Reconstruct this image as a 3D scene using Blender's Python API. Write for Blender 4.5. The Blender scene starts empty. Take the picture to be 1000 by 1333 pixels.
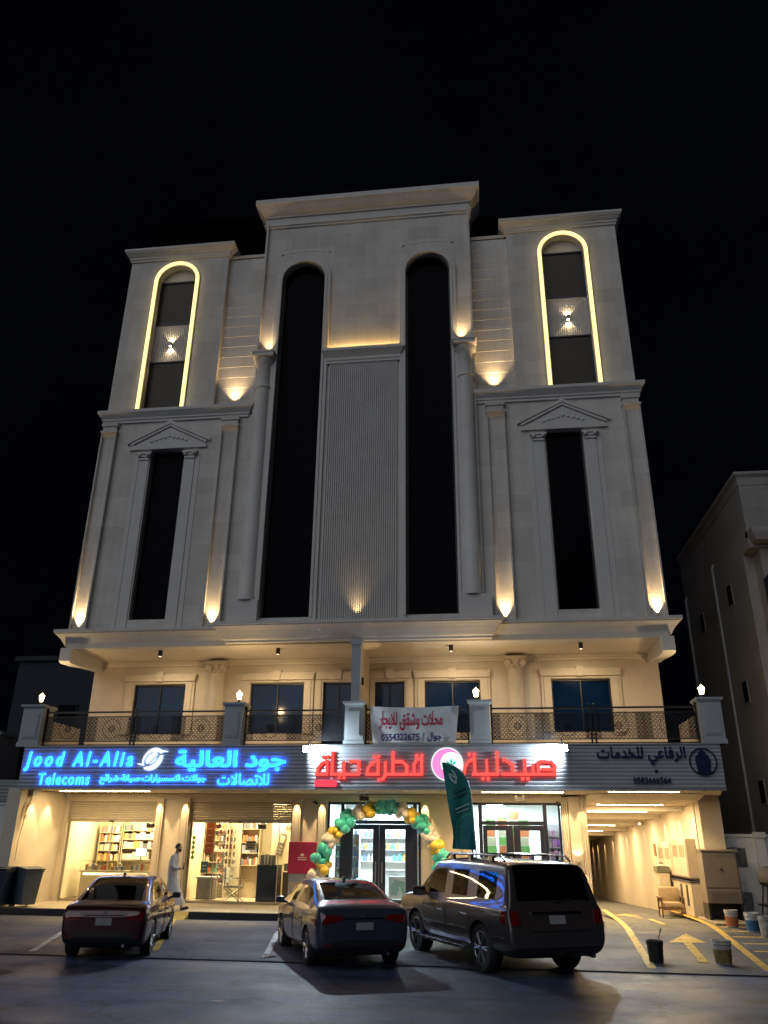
import bpy, bmesh, math, random
import numpy as np
from mathutils import Vector, Matrix
from mathutils.bvhtree import BVHTree
random.seed(7)
sc = bpy.context.scene
COL = sc.collection
R = math.radians

# ------------------------------------------------------------------ camera
CAMZ = 2.2
cam = bpy.data.cameras.new('camera')
cam.sensor_fit = 'VERTICAL'; cam.sensor_height = 36.0; cam.sensor_width = 27.0
cam.lens = 36.0 * 1019.94 / 1333.0
cam.clip_start = 0.1; cam.clip_end = 2000
camo = bpy.data.objects.new('camera', cam); COL.objects.link(camo)
_p, _r, _y = R(22.759), R(0.594), R(-7.381)
_f = Vector((math.sin(_y)*math.cos(_p), math.cos(_y)*math.cos(_p), math.sin(_p)))
_rt = Vector((math.cos(_y), -math.sin(_y), 0)); _up = _rt.cross(_f)
_r2 = _rt*math.cos(_r) + _up*math.sin(_r); _u2 = -_rt*math.sin(_r) + _up*math.cos(_r)
_m = Matrix((_r2, _u2, -_f)).transposed().to_4x4()
_m.translation = Vector((0, 0, CAMZ)); camo.matrix_world = _m
sc.camera = camo
# ------------------------------------------------------------------ night sky
w = bpy.data.worlds.new('World'); sc.world = w; w.use_nodes = True
bg = w.node_tree.nodes['Background']
_tn = w.node_tree.nodes.new('ShaderNodeTexNoise'); _tn.inputs['Scale'].default_value = 2.2; _tn.inputs['Detail'].default_value = 5
_tr = w.node_tree.nodes.new('ShaderNodeValToRGB'); _tr.color_ramp.elements[0].color = (.06, .08, .16, 1); _tr.color_ramp.elements[1].color = (.12, .16, .30, 1); _tr.color_ramp.elements[0].position = .3; _tr.color_ramp.elements[1].position = .75
_tc = w.node_tree.nodes.new('ShaderNodeTexCoord'); w.node_tree.links.new(_tc.outputs['Generated'], _tn.inputs['Vector']); w.node_tree.links.new(_tn.outputs['Fac'], _tr.inputs[0]); w.node_tree.links.new(_tr.outputs[0], bg.inputs[0])
bg.inputs[0].default_value = (0.10, 0.13, 0.24, 1); bg.inputs[1].default_value = 0.007
# faint moon / far street light wash, falling on the facade from behind the viewer
sun = bpy.data.lights.new('moon_light', 'SUN'); sun.energy = 0.68; sun.angle = R(64); sun.color = (0.89, 0.925, 1.0)
suno = bpy.data.objects.new('moon_light', sun); COL.objects.link(suno)
suno.rotation_euler = (R(56), 0, R(-26))
# ------------------------------------------------------------------ render
sc.render.engine = 'CYCLES'
sc.view_settings.view_transform = 'Standard'; sc.view_settings.look = 'None'
sc.view_settings.exposure = 0.0; sc.view_settings.gamma = 1.0
cy = sc.cycles
cy.use_denoising = True
try: cy.denoiser = 'OPENIMAGEDENOISE'
except Exception: pass
cy.max_bounces = 7; cy.diffuse_bounces = 3; cy.glossy_bounces = 3; cy.transparent_max_bounces = 12
cy.sample_clamp_indirect = 4.0; cy.sample_clamp_direct = 0.0
cy.caustics_reflective = False; cy.caustics_refractive = False

# ------------------------------------------------------------------ helpers
def tag(o, label=None, cat=None, group=None, kind=None):
    if label: o['label'] = label
    if cat: o['category'] = cat
    if group: o['group'] = group
    if kind: o['kind'] = kind
    return o

def empty(name, loc, rz=0.0):
    o = bpy.data.objects.new(name, None); COL.objects.link(o)
    o.empty_display_size = 0.3
    o.location = loc; o.rotation_euler = (0, 0, rz)
    return o

def thing(name, label, cat, loc, rz=0.0, group=None):
    return tag(empty(name, loc, rz), label, cat, group)

class MB:
    """collects faces and links them as ONE mesh object"""
    def __init__(s): s.v = []; s.f = []; s.m = []
    def add(s, vs, fs, mi=0):
        n = len(s.v); s.v += [tuple(p) for p in vs]
        for f in fs: s.f.append(tuple(i + n for i in f)); s.m.append(mi)
        return s
    def box(s, x0, x1, y0, y1, z0, z1, mi=0):
        if x0 > x1: x0, x1 = x1, x0
        if y0 > y1: y0, y1 = y1, y0
        if z0 > z1: z0, z1 = z1, z0
        return s.add([(x0,y0,z0),(x1,y0,z0),(x1,y1,z0),(x0,y1,z0),(x0,y0,z1),(x1,y0,z1),(x1,y1,z1),(x0,y1,z1)],
              [(0,3,2,1),(4,5,6,7),(0,1,5,4),(1,2,6,5),(2,3,7,6),(3,0,4,7)], mi)
    def bbox(s, x0, x1, y0, y1, z0, z1, b=0.02, mi=0):
        """box with chamfered edges"""
        bm = bmesh.new(); bmesh.ops.create_cube(bm, size=1)
        for v in bm.verts:
            v.co = Vector(((x0+x1)/2 + v.co.x*abs(x1-x0), (y0+y1)/2 + v.co.y*abs(y1-y0), (z0+z1)/2 + v.co.z*abs(z1-z0)))
        bmesh.ops.bevel(bm, geom=bm.edges[:], offset=b, segments=2, affect='EDGES', profile=0.5)
        bm.verts.index_update()
        s.add([v.co[:] for v in bm.verts], [[v.index for v in f.verts] for f in bm.faces], mi); bm.free(); return s
    def quad(s, a, b, c, d, mi=0): return s.add([a,b,c,d], [(0,1,2,3)], mi)
    def prism(s, poly, axis, a0, a1, mi=0):
        """extrude a polygon: axis 'y' takes (x,z) points, 'x' takes (y,z), 'z' takes (x,y)"""
        n = len(poly)
        def P(p, a):
            return {'y': (p[0], a, p[1]), 'x': (a, p[0], p[1]), 'z': (p[0], p[1], a)}[axis]
        vs = [P(p, a0) for p in poly] + [P(p, a1) for p in poly]
        fs = [tuple(range(n)), tuple(range(2*n-1, n-1, -1))]
        for i in range(n):
            j = (i+1) % n; fs.append((i, i+n, j+n, j))
        return s.add(vs, fs, mi)
    def sweep(s, path, prof, closed=False, mi=0):
        """mitred moulding: path of (x,y); prof of (out, z); out is to the right-hand side of the walking direction"""
        n = len(path); P = [Vector(p) for p in path]; rings = []
        for i in range(n):
            if closed: a, b = P[i-1], P[(i+1) % n]
            else: a, b = (P[i-1] if i else None), (P[i+1] if i < n-1 else None)
            d1 = (P[i]-a).normalized() if a is not None else None
            d2 = (b-P[i]).normalized() if b is not None else None
            if d1 is None: d1 = d2
            if d2 is None: d2 = d1
            n1 = Vector((d1.y, -d1.x)); n2 = Vector((d2.y, -d2.x))
            m = (n1+n2).normalized(); k = 1/max(0.2, m.dot(n1))
            rings.append([(P[i].x+m.x*k*o, P[i].y+m.y*k*o, z) for o, z in prof])
        k = len(prof); vs = [q for r_ in rings for q in r_]; fs = []
        for i in range(n if closed else n-1):
            j = (i+1) % n
            for t in range(k-1):
                fs.append((i*k+t, j*k+t, j*k+t+1, i*k+t+1))
        if not closed:
            fs.append(tuple(range(k))); fs.append(tuple(range((n-1)*k+k-1, (n-1)*k-1, -1)))
        return s.add(vs, fs, mi)
    def tube(s, pts, rad, n=8, mi=0, cap=True):
        pts = [Vector(p) for p in pts]; m = len(pts)
        rs = rad if isinstance(rad, (list, tuple)) else [rad]*m
        vs = []; up = None
        for i in range(m):
            d = ((pts[min(i+1, m-1)]-pts[max(i-1, 0)])).normalized()
            if up is None: up = Vector((0,0,1)) if abs(d.z) < .9 else Vector((1,0,0))
            sd = d.cross(up)
            if sd.length < 1e-4: sd = d.cross(Vector((0,1,0)))
            sd.normalize(); up = sd.cross(d).normalized()
            for k in range(n):
                t = 2*math.pi*k/n; vs.append(pts[i]+sd*math.cos(t)*rs[i]+up*math.sin(t)*rs[i])
        fs = []
        for i in range(m-1):
            for k in range(n):
                k2 = (k+1) % n; fs.append((i*n+k, i*n+k2, (i+1)*n+k2, (i+1)*n+k))
        if cap: fs += [tuple(range(n-1, -1, -1)), tuple(range((m-1)*n, m*n))]
        return s.add(vs, fs, mi)
    def lathe(s, c, prof, n=20, axis='z', mi=0, a0=0.0, a1=2*math.pi, sx=1.0):
        """prof of (radius, height)"""
        full = abs(a1-a0-2*math.pi) < 1e-6; m = n if full else n+1; vs = []
        for r_, h in prof:
            for k in range(m):
                t = a0+(a1-a0)*k/n; x, y = r_*math.cos(t)*sx, r_*math.sin(t)
                vs.append({'z': (c[0]+x, c[1]+y, c[2]+h), 'x': (c[0]+h, c[1]+x, c[2]+y), 'y': (c[0]+x, c[1]+h, c[2]+y)}[axis])
        fs = []
        for i in range(len(prof)-1):
            for k in range(n if full else n):
                k2 = (k+1) % m
                if not full and k2 == 0: continue
                fs.append((i*m+k, i*m+k2, (i+1)*m+k2, (i+1)*m+k))
        if full:
            if prof[0][0] > 1e-5: fs.append(tuple(range(m-1, -1, -1)))
            if prof[-1][0] > 1e-5: fs.append(tuple(range((len(prof)-1)*m, len(prof)*m)))
        return s.add(vs, fs, mi)
    def ball(s, c, r_, sq=(1,1,1), n=12, m=8, mi=0, rot=None):
        vs = []; fs = []
        for i in range(m+1):
            th = math.pi*i/m
            for k in range(n):
                t = 2*math.pi*k/n
                p = Vector((math.sin(th)*math.cos(t)*sq[0], math.sin(th)*math.sin(t)*sq[1], math.cos(th)*sq[2]))*r_
                if rot is not None: p = rot @ p
                vs.append(p+Vector(c))
        for i in range(m):
            for k in range(n):
                k2 = (k+1) % n; fs.append((i*n+k, (i+1)*n+k, (i+1)*n+k2, i*n+k2))
        return s.add(vs, fs, mi)
    def build(s, name, mat, parent=None, smooth=False, loc=None, local=False, fixn=True):
        me = bpy.data.meshes.new(name)
        off = Vector((0,0,0))
        if parent is not None and not local:
            p = parent
            while p is not None: off += Vector(p.location); p = p.parent
        if loc is not None: off = Vector(loc)
        me.from_pydata([tuple(Vector(v)-off) for v in s.v], [], s.f)
        mats = mat if isinstance(mat, (list, tuple)) else [mat]
        for m_ in mats: me.materials.append(m_)
        if len(mats) > 1: me.polygons.foreach_set('material_index', s.m)
        if fixn:
            bm = bmesh.new(); bm.from_mesh(me)
            bmesh.ops.remove_doubles(bm, verts=bm.verts, dist=1e-5)
            bmesh.ops.recalc_face_normals(bm, faces=bm.faces); bm.to_mesh(me); bm.free()
        if smooth:
            me.polygons.foreach_set('use_smooth', [True]*len(me.polygons))
            try: me.set_sharp_from_angle(angle=R(38 if smooth is True else smooth))
            except Exception: pass
        me.update()
        o = bpy.data.objects.new(name, me); COL.objects.link(o)
        if parent is not None: o.parent = parent
        if loc is not None: o.location = loc
        return o

def copy_tree(o, parent=None):
    c = o.copy(); COL.objects.link(c)
    if parent is not None: c.parent = parent
    for ch in [x for x in CHILD.get(o.name, list(o.children))]: copy_tree(ch, c)
    return c
CHILD = {}

# ------------------------------------------------------------------ materials
MATS = {}
def nd(m): return m.node_tree.nodes, m.node_tree.links
def pmat(name, col, rough=0.6, metal=0.0, noise=0.0, nscale=6.0, bump=0.0, bscale=40.0, coat=0.0, spec=None, emit=None, estr=0.0, col2=None, trans=0.0):
    if name in MATS: return MATS[name]
    m = bpy.data.materials.new(name); m.use_nodes = True; n, l = nd(m)
    b = n['Principled BSDF']
    b.inputs['Base Color'].default_value = (*col, 1); b.inputs['Roughness'].default_value = rough; b.inputs['Metallic'].default_value = metal
    if coat: b.inputs['Coat Weight'].default_value = coat; b.inputs['Coat Roughness'].default_value = 0.03
    if spec is not None: b.inputs['Specular IOR Level'].default_value = spec
    if emit: b.inputs['Emission Color'].default_value = (*emit, 1); b.inputs['Emission Strength'].default_value = estr
    if trans: b.inputs['Transmission Weight'].default_value = trans
    tc = n.new('ShaderNodeTexCoord')
    if noise or col2:
        t = n.new('ShaderNodeTexNoise'); t.inputs['Scale'].default_value = nscale; t.inputs['Detail'].default_value = 6; t.inputs['Roughness'].default_value = .6
        l.new(tc.outputs['Object'], t.inputs['Vector'])
        r_ = n.new('ShaderNodeValToRGB'); r_.color_ramp.elements[0].position = .32; r_.color_ramp.elements[1].position = .72
        c2 = col2 if col2 else tuple(c*(1-noise) for c in col)
        r_.color_ramp.elements[0].color = (*c2, 1); r_.color_ramp.elements[1].color = (*col, 1)
        l.new(t.outputs['Fac'], r_.inputs['Fac']); l.new(r_.outputs['Color'], b.inputs['Base Color'])
        mr = n.new('ShaderNodeMapRange'); mr.inputs['To Min'].default_value = max(0.02, rough-.12); mr.inputs['To Max'].default_value = min(1, rough+.1)
        l.new(t.outputs['Fac'], mr.inputs['Value']); l.new(mr.outputs[0], b.inputs['Roughness'])
    if bump:
        t2 = n.new('ShaderNodeTexNoise'); t2.inputs['Scale'].default_value = bscale; t2.inputs['Detail'].default_value = 5
        l.new(tc.outputs['Object'], t2.inputs['Vector'])
        bp = n.new('ShaderNodeBump'); bp.inputs['Strength'].default_value = bump; bp.inputs['Distance'].default_value = .02
        l.new(t2.outputs['Fac'], bp.inputs['Height']); l.new(bp.outputs[0], b.inputs['Normal'])
    MATS[name] = m; return m

def wornmat(name, col):
    m = pmat(name, col, .65, noise=.35, nscale=7); n, l = nd(m); b = n['Principled BSDF']
    tc = n.new('ShaderNodeTexCoord'); a = n.new('ShaderNodeTexNoise'); a.inputs['Scale'].default_value = 5.5; a.inputs['Detail'].default_value = 9; a.inputs['Roughness'].default_value = .78
    l.new(tc.outputs['Object'], a.inputs['Vector']); r_ = n.new('ShaderNodeValToRGB'); r_.color_ramp.elements[0].position = .36; r_.color_ramp.elements[1].position = .47
    l.new(a.outputs['Fac'], r_.inputs[0]); l.new(r_.outputs[0], b.inputs['Alpha']); return m
def emat(name, col, strength, sample=True):
    if name in MATS: return MATS[name]
    m = bpy.data.materials.new(name); m.use_nodes = True; n, l = nd(m); n.clear()
    e = n.new('ShaderNodeEmission'); e.inputs[0].default_value = (*col, 1); e.inputs[1].default_value = strength
    o = n.new('ShaderNodeOutputMaterial'); l.new(e.outputs[0], o.inputs[0])
    if not sample:
        try: m.cycles.emission_sampling = 'NONE'
        except Exception: pass
    MATS[name] = m; return m

def glassmat(name, tint, rough=0.02, ior=1.5, boost=1.0):
    if name in MATS: return MATS[name]
    m = bpy.data.materials.new(name); m.use_nodes = True; n, l = nd(m); n.clear()
    t = n.new('ShaderNodeBsdfTransparent'); t.inputs[0].default_value = (*tint, 1)
    g = n.new('ShaderNodeBsdfGlossy'); g.inputs['Roughness'].default_value = rough
    f = n.new('ShaderNodeFresnel'); f.inputs[0].default_value = ior
    mm = n.new('ShaderNodeMath'); mm.operation = 'MULTIPLY'; mm.inputs[1].default_value = boost; mm.use_clamp = True
    mx = n.new('ShaderNodeMixShader'); o = n.new('ShaderNodeOutputMaterial')
    l.new(f.outputs[0], mm.inputs[0]); l.new(mm.outputs[0], mx.inputs[0]); l.new(t.outputs[0], mx.inputs[1]); l.new(g.outputs[0], mx.inputs[2]); l.new(mx.outputs[0], o.inputs[0])
    MATS[name] = m; return m

def stonemat(name, col, bw=1.2, bh=0.6, rough=.75):
    """painted stone cladding: faint slab joints, stains, grain"""
    m = bpy.data.materials.new(name); m.use_nodes = True; n, l = nd(m); b = n['Principled BSDF']
    tc = n.new('ShaderNodeTexCoord'); mp = n.new('ShaderNodeMapping'); mp.inputs['Rotation'].default_value = (R(90), 0, 0)
    l.new(tc.outputs['Object'], mp.inputs[0])
    br = n.new('ShaderNodeTexBrick'); br.inputs['Scale'].default_value = 1.0; br.inputs['Brick Width'].default_value = bw; br.inputs['Row Height'].default_value = bh
    br.inputs['Mortar Size'].default_value = .007; br.inputs['Mortar Smooth'].default_value = .4; br.inputs['Bias'].default_value = 0
    br.inputs['Color1'].default_value = (*[c*.93 for c in col], 1); br.inputs['Color2'].default_value = (*[min(1, c*1.09) for c in col], 1); br.inputs['Mortar'].default_value = (*[c*.80 for c in col], 1)
    l.new(mp.outputs[0], br.inputs['Vector'])
    t = n.new('ShaderNodeTexNoise'); t.inputs['Scale'].default_value = .7; t.inputs['Detail'].default_value = 8; t.inputs['Roughness'].default_value = .65
    l.new(tc.outputs['Object'], t.inputs['Vector'])
    r_ = n.new('ShaderNodeValToRGB'); r_.color_ramp.elements[0].position = .3; r_.color_ramp.elements[1].position = .7
    r_.color_ramp.elements[0].color = (.80, .79, .77, 1); r_.color_ramp.elements[1].color = (1, 1, 1, 1)
    l.new(t.outputs['Fac'], r_.inputs[0])
    mx = n.new('ShaderNodeMixRGB'); mx.blend_type = 'MULTIPLY'; mx.inputs[0].default_value = 1
    l.new(br.outputs['Color'], mx.inputs[1]); l.new(r_.outputs[0], mx.inputs[2]); l.new(mx.outputs[0], b.inputs['Base Color'])
    ms = n.new('ShaderNodeMapping'); ms.inputs['Scale'].default_value = (2.6, 2.6, .12); l.new(tc.outputs['Object'], ms.inputs[0])
    st = n.new('ShaderNodeTexNoise'); st.inputs['Scale'].default_value = 1.0; st.inputs['Detail'].default_value = 7; st.inputs['Roughness'].default_value = .7; l.new(ms.outputs[0], st.inputs['Vector'])
    sr = n.new('ShaderNodeValToRGB'); sr.color_ramp.elements[0].position = .34; sr.color_ramp.elements[1].position = .60; sr.color_ramp.elements[0].color = (.90, .89, .87, 1); sr.color_ramp.elements[1].color = (1, 1, 1, 1)
    l.new(st.outputs['Fac'], sr.inputs[0]); m3 = n.new('ShaderNodeMixRGB'); m3.blend_type = 'MULTIPLY'; m3.inputs[0].default_value = 1
    l.new(mx.outputs[0], m3.inputs[1]); l.new(sr.outputs[0], m3.inputs[2]); l.new(m3.outputs[0], b.inputs['Base Color'])
    t2 = n.new('ShaderNodeTexNoise'); t2.inputs['Scale'].default_value = 35; t2.inputs['Detail'].default_value = 4
    l.new(tc.outputs['Object'], t2.inputs['Vector'])
    ad = n.new('ShaderNodeMath'); ad.operation = 'MULTIPLY_ADD'; ad.inputs[1].default_value = .3
    l.new(t2.outputs['Fac'], ad.inputs[0]); l.new(br.outputs['Fac'], ad.inputs[2])
    iv = n.new('ShaderNodeMath'); iv.operation = 'SUBTRACT'; iv.inputs[0].default_value = 1; l.new(ad.outputs[0], iv.inputs[1])
    bp = n.new('ShaderNodeBump'); bp.inputs['Strength'].default_value = .25; bp.inputs['Distance'].default_value = .015
    l.new(iv.outputs[0], bp.inputs['Height']); l.new(bp.outputs[0], b.inputs['Normal'])
    b.inputs['Roughness'].default_value = rough
    MATS[name] = m; return m

M_STONE = stonemat('white painted stone', (.70, .675, .635))
M_TRIM = pmat('white plaster trim', (.68, .66, .62), .65, noise=.14, nscale=1.6, bump=.12, bscale=30)
M_CEIL = pmat('cream plaster', (.70, .64, .54), .7, noise=.10, nscale=1.2, bump=.1, bscale=25)
M_WALL = pmat('cream balcony stone', (.60, .53, .44), .7, noise=.16, nscale=1.4, bump=.2, bscale=30)
M_SHOPW = pmat('cream shop plaster', (.66, .58, .46), .6, noise=.12, nscale=1.6, bump=.12, bscale=28)
M_DARKGLASS = pmat('dark facade glass', (.0025, .003, .005), .12, spec=.02)
M_TOWERGLASS = pmat('neon glow tower glass', (.045, .040, .032), .25, spec=.2)  # brown base colour stands in for the neon reflected in the panes
M_BLUEGLASS = pmat('blue tinted glass', (.003, .016, .06), .10, spec=.35, noise=.2, nscale=.8)
M_BLACK = pmat('black metal', (.012, .012, .014), .45, noise=.2)
M_BRONZE = pmat('dark aluminium', (.035, .042, .075), .4, metal=.4, noise=.2)
M_GREY = pmat('grey metal', (.32, .33, .34), .45, metal=.3, noise=.2)
M_WHITEP = pmat('white paint', (.75, .75, .74), .5, noise=.1)
M_SHUT = pmat('beige shutter', (.42, .37, .29), .5, noise=.15, nscale=3)
WARM = (1.0, .67, .32); WARM2 = (1.0, .74, .42); COOL = (.72, .88, 1.0)
def lamp(name, kind, loc, energy, col, parent=None, rot=None, size=.03, angle=60, blend=.6, sy=None, spread=None):
    L = bpy.data.lights.new(name, kind); L.energy = energy; L.color = col
    if kind in ('POINT', 'SPOT'): L.shadow_soft_size = size
    if kind == 'SPOT': L.spot_size = R(angle); L.spot_blend = blend
    if kind == 'AREA':
        L.shape = 'RECTANGLE' if sy else 'SQUARE'; L.size = size
        if sy: L.size_y = sy
        if spread: L.spread = R(spread)
    o = bpy.data.objects.new(name, L); COL.objects.link(o)
    off = Vector((0,0,0)); p = parent
    while p is not None: off += Vector(p.location); p = p.parent
    o.location = Vector(loc)-off
    if rot: o.rotation_euler = rot
    if parent is not None: o.parent = parent
    return o
def aim(o, d):
    o.rotation_euler = Vector(d).to_track_quat('-Z', 'Y').to_euler()

# ------------------------------------------------------------------ lettering
AF = {}
def _rg(ch, base, n): AF[ch] = [chr(base+i) for i in range(n)]
for ch, b_, n_ in (('أ',0xFE83,2),('ا',0xFE8D,2),('ب',0xFE8F,4),('ة',0xFE93,2),('ت',0xFE95,4),('ج',0xFE9D,4),('ح',0xFEA1,4),('خ',0xFEA5,4),('د',0xFEA9,2),('ر',0xFEAD,2),('ز',0xFEAF,2),('س',0xFEB1,4),('ش',0xFEB5,4),('ص',0xFEB9,4),('ط',0xFEC1,4),('ع',0xFEC9,4),('ف',0xFED1,4),('ق',0xFED5,4),('ك',0xFED9,4),('ل',0xFEDD,4),('م',0xFEE1,4),('ن',0xFEE5,4),('ه',0xFEE9,4),('و',0xFEED,2),('ي',0xFEF1,4),('ئ',0xFE89,4)): _rg(ch, b_, n_)
AF['\uFEFB'] = ['\uFEFB', '\uFEFC']
def arabic(s):
    s = s.replace('لا', '\uFEFB'); out = []
    for i, c in enumerate(s):
        if c not in AF: out.append(c); continue
        p = s[i-1] if i else ''; n = s[i+1] if i+1 < len(s) else ''
        jp = p in AF and len(AF[p]) == 4; jn = len(AF[c]) == 4 and n in AF
        out.append(AF[c][3 if jp and jn else 1 if jp else 2 if jn else 0])
    return ''.join(reversed(out))

def glyph_mask(text, rows, space=1.0):
    """coverage of a text as a grid: non-zero winding of the font outlines, so overlapping contours stay solid"""
    c = bpy.data.curves.new('t', 'FONT'); c.body = text; c.fill_mode = 'NONE'; c.resolution_u = 5; c.space_character = space; c.space_word = 1.0
    o = bpy.data.objects.new('t', c); COL.objects.link(o)
    bpy.context.view_layer.update()
    me = bpy.data.meshes.new_from_object(o.evaluated_get(bpy.context.evaluated_depsgraph_get()))
    P = np.array([v.co[:2] for v in me.vertices]); E = np.array([e.vertices[:] for e in me.edges])
    bpy.data.objects.remove(o); bpy.data.curves.remove(c); bpy.data.meshes.remove(me)
    # direct the edges: walk each loop
    nxt = {}
    adj = {}
    for a, b in E: adj.setdefault(a, []).append(b); adj.setdefault(b, []).append(a)
    seen = set(); segs = []
    for st in range(len(P)):
        if st in seen or st not in adj: continue
        loop = [st]; seen.add(st); cur = st
        # vertices of one spline are numbered in order, so go up first
        cand = [q for q in adj[st] if q == st+1] or adj[st]
        cur = cand[0]
        while cur not in seen:
            seen.add(cur); loop.append(cur)
            c2 = [q for q in adj[cur] if q not in seen]
            if not c2: break
            cur = c2[0]
        for i in range(len(loop)): segs.append((P[loop[i]], P[loop[(i+1) % len(loop)]]))
    x0, y0 = P.min(0); x1, y1 = P.max(0)
    h = (y1-y0)/rows; pad = 6
    cols = int((x1-x0)/h)+1
    W = np.zeros((rows+2*pad, cols+2*pad), int)
    for r_ in range(rows):
        y = y0+(r_+.5)*h
        for a, b in segs:
            if (a[1] <= y) != (b[1] <= y):
                x = a[0]+(y-a[1])/(b[1]-a[1])*(b[0]-a[0])
                k = min(max(int(round((x-x0)/h+.0)), 0), cols)
                W[r_+pad, k+pad:] += 1 if b[1] > a[1] else -1
    return (W != 0).astype(float), h

def stroke_mask(strokes, x0, x1, y0, y1, rows, width, dots=(), square=True):
    """coverage grid of pen strokes (flat-nib lettering)"""
    pad = 6; h = (y1-y0)/rows; cols = int((x1-x0)/h)+1
    X = x0+(np.arange(cols+2*pad)-pad+.5)*h; Y = y0+(np.arange(rows+2*pad)-pad+.5)*h
    GX, GY = np.meshgrid(X, Y); D = np.zeros_like(GX)
    for st in strokes:
        wd = width
        if isinstance(st, tuple): st, wd = st
        for a, b in zip(st[:-1], st[1:]):
            dx, dy = b[0]-a[0], b[1]-a[1]; L = math.hypot(dx, dy) or 1e-6
            t = ((GX-a[0])*dx+(GY-a[1])*dy)/L; q = np.abs((GX-a[0])*dy-(GY-a[1])*dx)/L
            e = wd/2 if square else 0
            D = np.maximum(D, ((t > -e) & (t < L+e) & (q < wd/2)).astype(float))
            if not square:
                for c in (a, b): D = np.maximum(D, (((GX-c[0])**2+(GY-c[1])**2) < (wd/2)**2).astype(float))
    for (x, y, s_) in dots: D = np.maximum(D, ((np.abs(GX-x) < s_/2) & (np.abs(GY-y) < s_/2)).astype(float))
    return D, h

def dilate(M, r_):
    if r_ <= 0: return M
    k = int(math.ceil(r_)); out = M.copy()
    for dy in range(-k, k+1):
        for dx in range(-k, k+1):
            if dx*dx+dy*dy <= r_*r_+.3: out = np.maximum(out, np.roll(np.roll(M, dy, 0), dx, 1))
    return out

def mask_mesh(M, X0, X1, Z0, Z1, yf, depth, name, mats, parent, shear=0.0, warp=None):
    """contour a coverage grid and stand it up as raised letters: x from X0..X1, z from Z0..Z1, front face at yf"""
    B = M.copy()
    for _ in range(1):
        B = (B*2+np.roll(B,1,0)+np.roll(B,-1,0)+np.roll(B,1,1)+np.roll(B,-1,1))/6
    ys, xs = np.where(M > .5); r0, r1, c0, c1 = ys.min(), ys.max()+1, xs.min(), xs.max()+1
    H, Wd = B.shape; V = {}; vs = []; faces = []; edges = []
    def vid(x, y):
        k = (round(x, 4), round(y, 4))
        if k not in V: V[k] = len(vs); vs.append(k)
        return V[k]
    ins = B > .5
    for r_ in range(H-1):
        c = 0
        while c < Wd-1:
            q = (ins[r_,c], ins[r_,c+1], ins[r_+1,c+1], ins[r_+1,c])
            if all(q):
                e = c
                while e < Wd-1 and ins[r_,e] and ins[r_,e+1] and ins[r_+1,e+1] and ins[r_+1,e]: e += 1
                faces.append([vid(c,r_), vid(e,r_), vid(e,r_+1), vid(c,r_+1)]); c = e; continue
            if any(q):
                pts = [(c,r_),(c+1,r_),(c+1,r_+1),(c,r_+1)]; val = [B[r_,c], B[r_,c+1], B[r_+1,c+1], B[r_+1,c]]
                poly = []; cut = []
                for i in range(4):
                    j = (i+1) % 4
                    if q[i]: poly.append(vid(*pts[i]))
                    if q[i] != q[j]:
                        t = (.5-val[i])/(val[j]-val[i]); t = min(max(t, .02), .98)
                        k = vid(pts[i][0]+t*(pts[j][0]-pts[i][0]), pts[i][1]+t*(pts[j][1]-pts[i][1])); poly.append(k); cut.append((len(poly)-1, q[i]))
                poly2 = []
                for p_ in poly:
                    if not poly2 or poly2[-1] != p_: poly2.append(p_)
                if len(poly2) >= 3:
                    faces.append(poly2)
                    outs = [k for k, isin in cut if isin]
                    for k in outs: edges.append((poly[k], poly[(k+1) % len(poly)]))
            c += 1
    n = len(vs); out = []
    def P(p, y):
        u = (p[0]-c0+.5)/(c1-c0); v = (p[1]-r0+.5)/(r1-r0)
        x = X0+u*(X1-X0)+shear*(v)*(Z1-Z0); z = Z0+v*(Z1-Z0)
        if warp: return warp(x, y, z)
        return (x, y, z)
    mb = MB()
    mb.v = [P(p, yf) for p in vs]+[P(p, yf+depth) for p in vs]
    for f in faces: mb.f.append(tuple(f)); mb.m.append(0)
    if depth > 0:
        for a, b in edges: mb.f.append((b, a, a+n, b+n)); mb.m.append(1)
    o = mb.build(name, mats, parent, fixn=False)
    return o
def text_part(text, X0, X1, Z0, Z1, yf, depth, name, mats, parent, bold=0.0, rows=44, shear=0.0, warp=None, space=1.0):
    M, h = glyph_mask(text, rows, space)
    return mask_mesh(dilate(M, bold), X0, X1, Z0, Z1, yf, depth, name, mats, parent, shear, warp)
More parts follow.
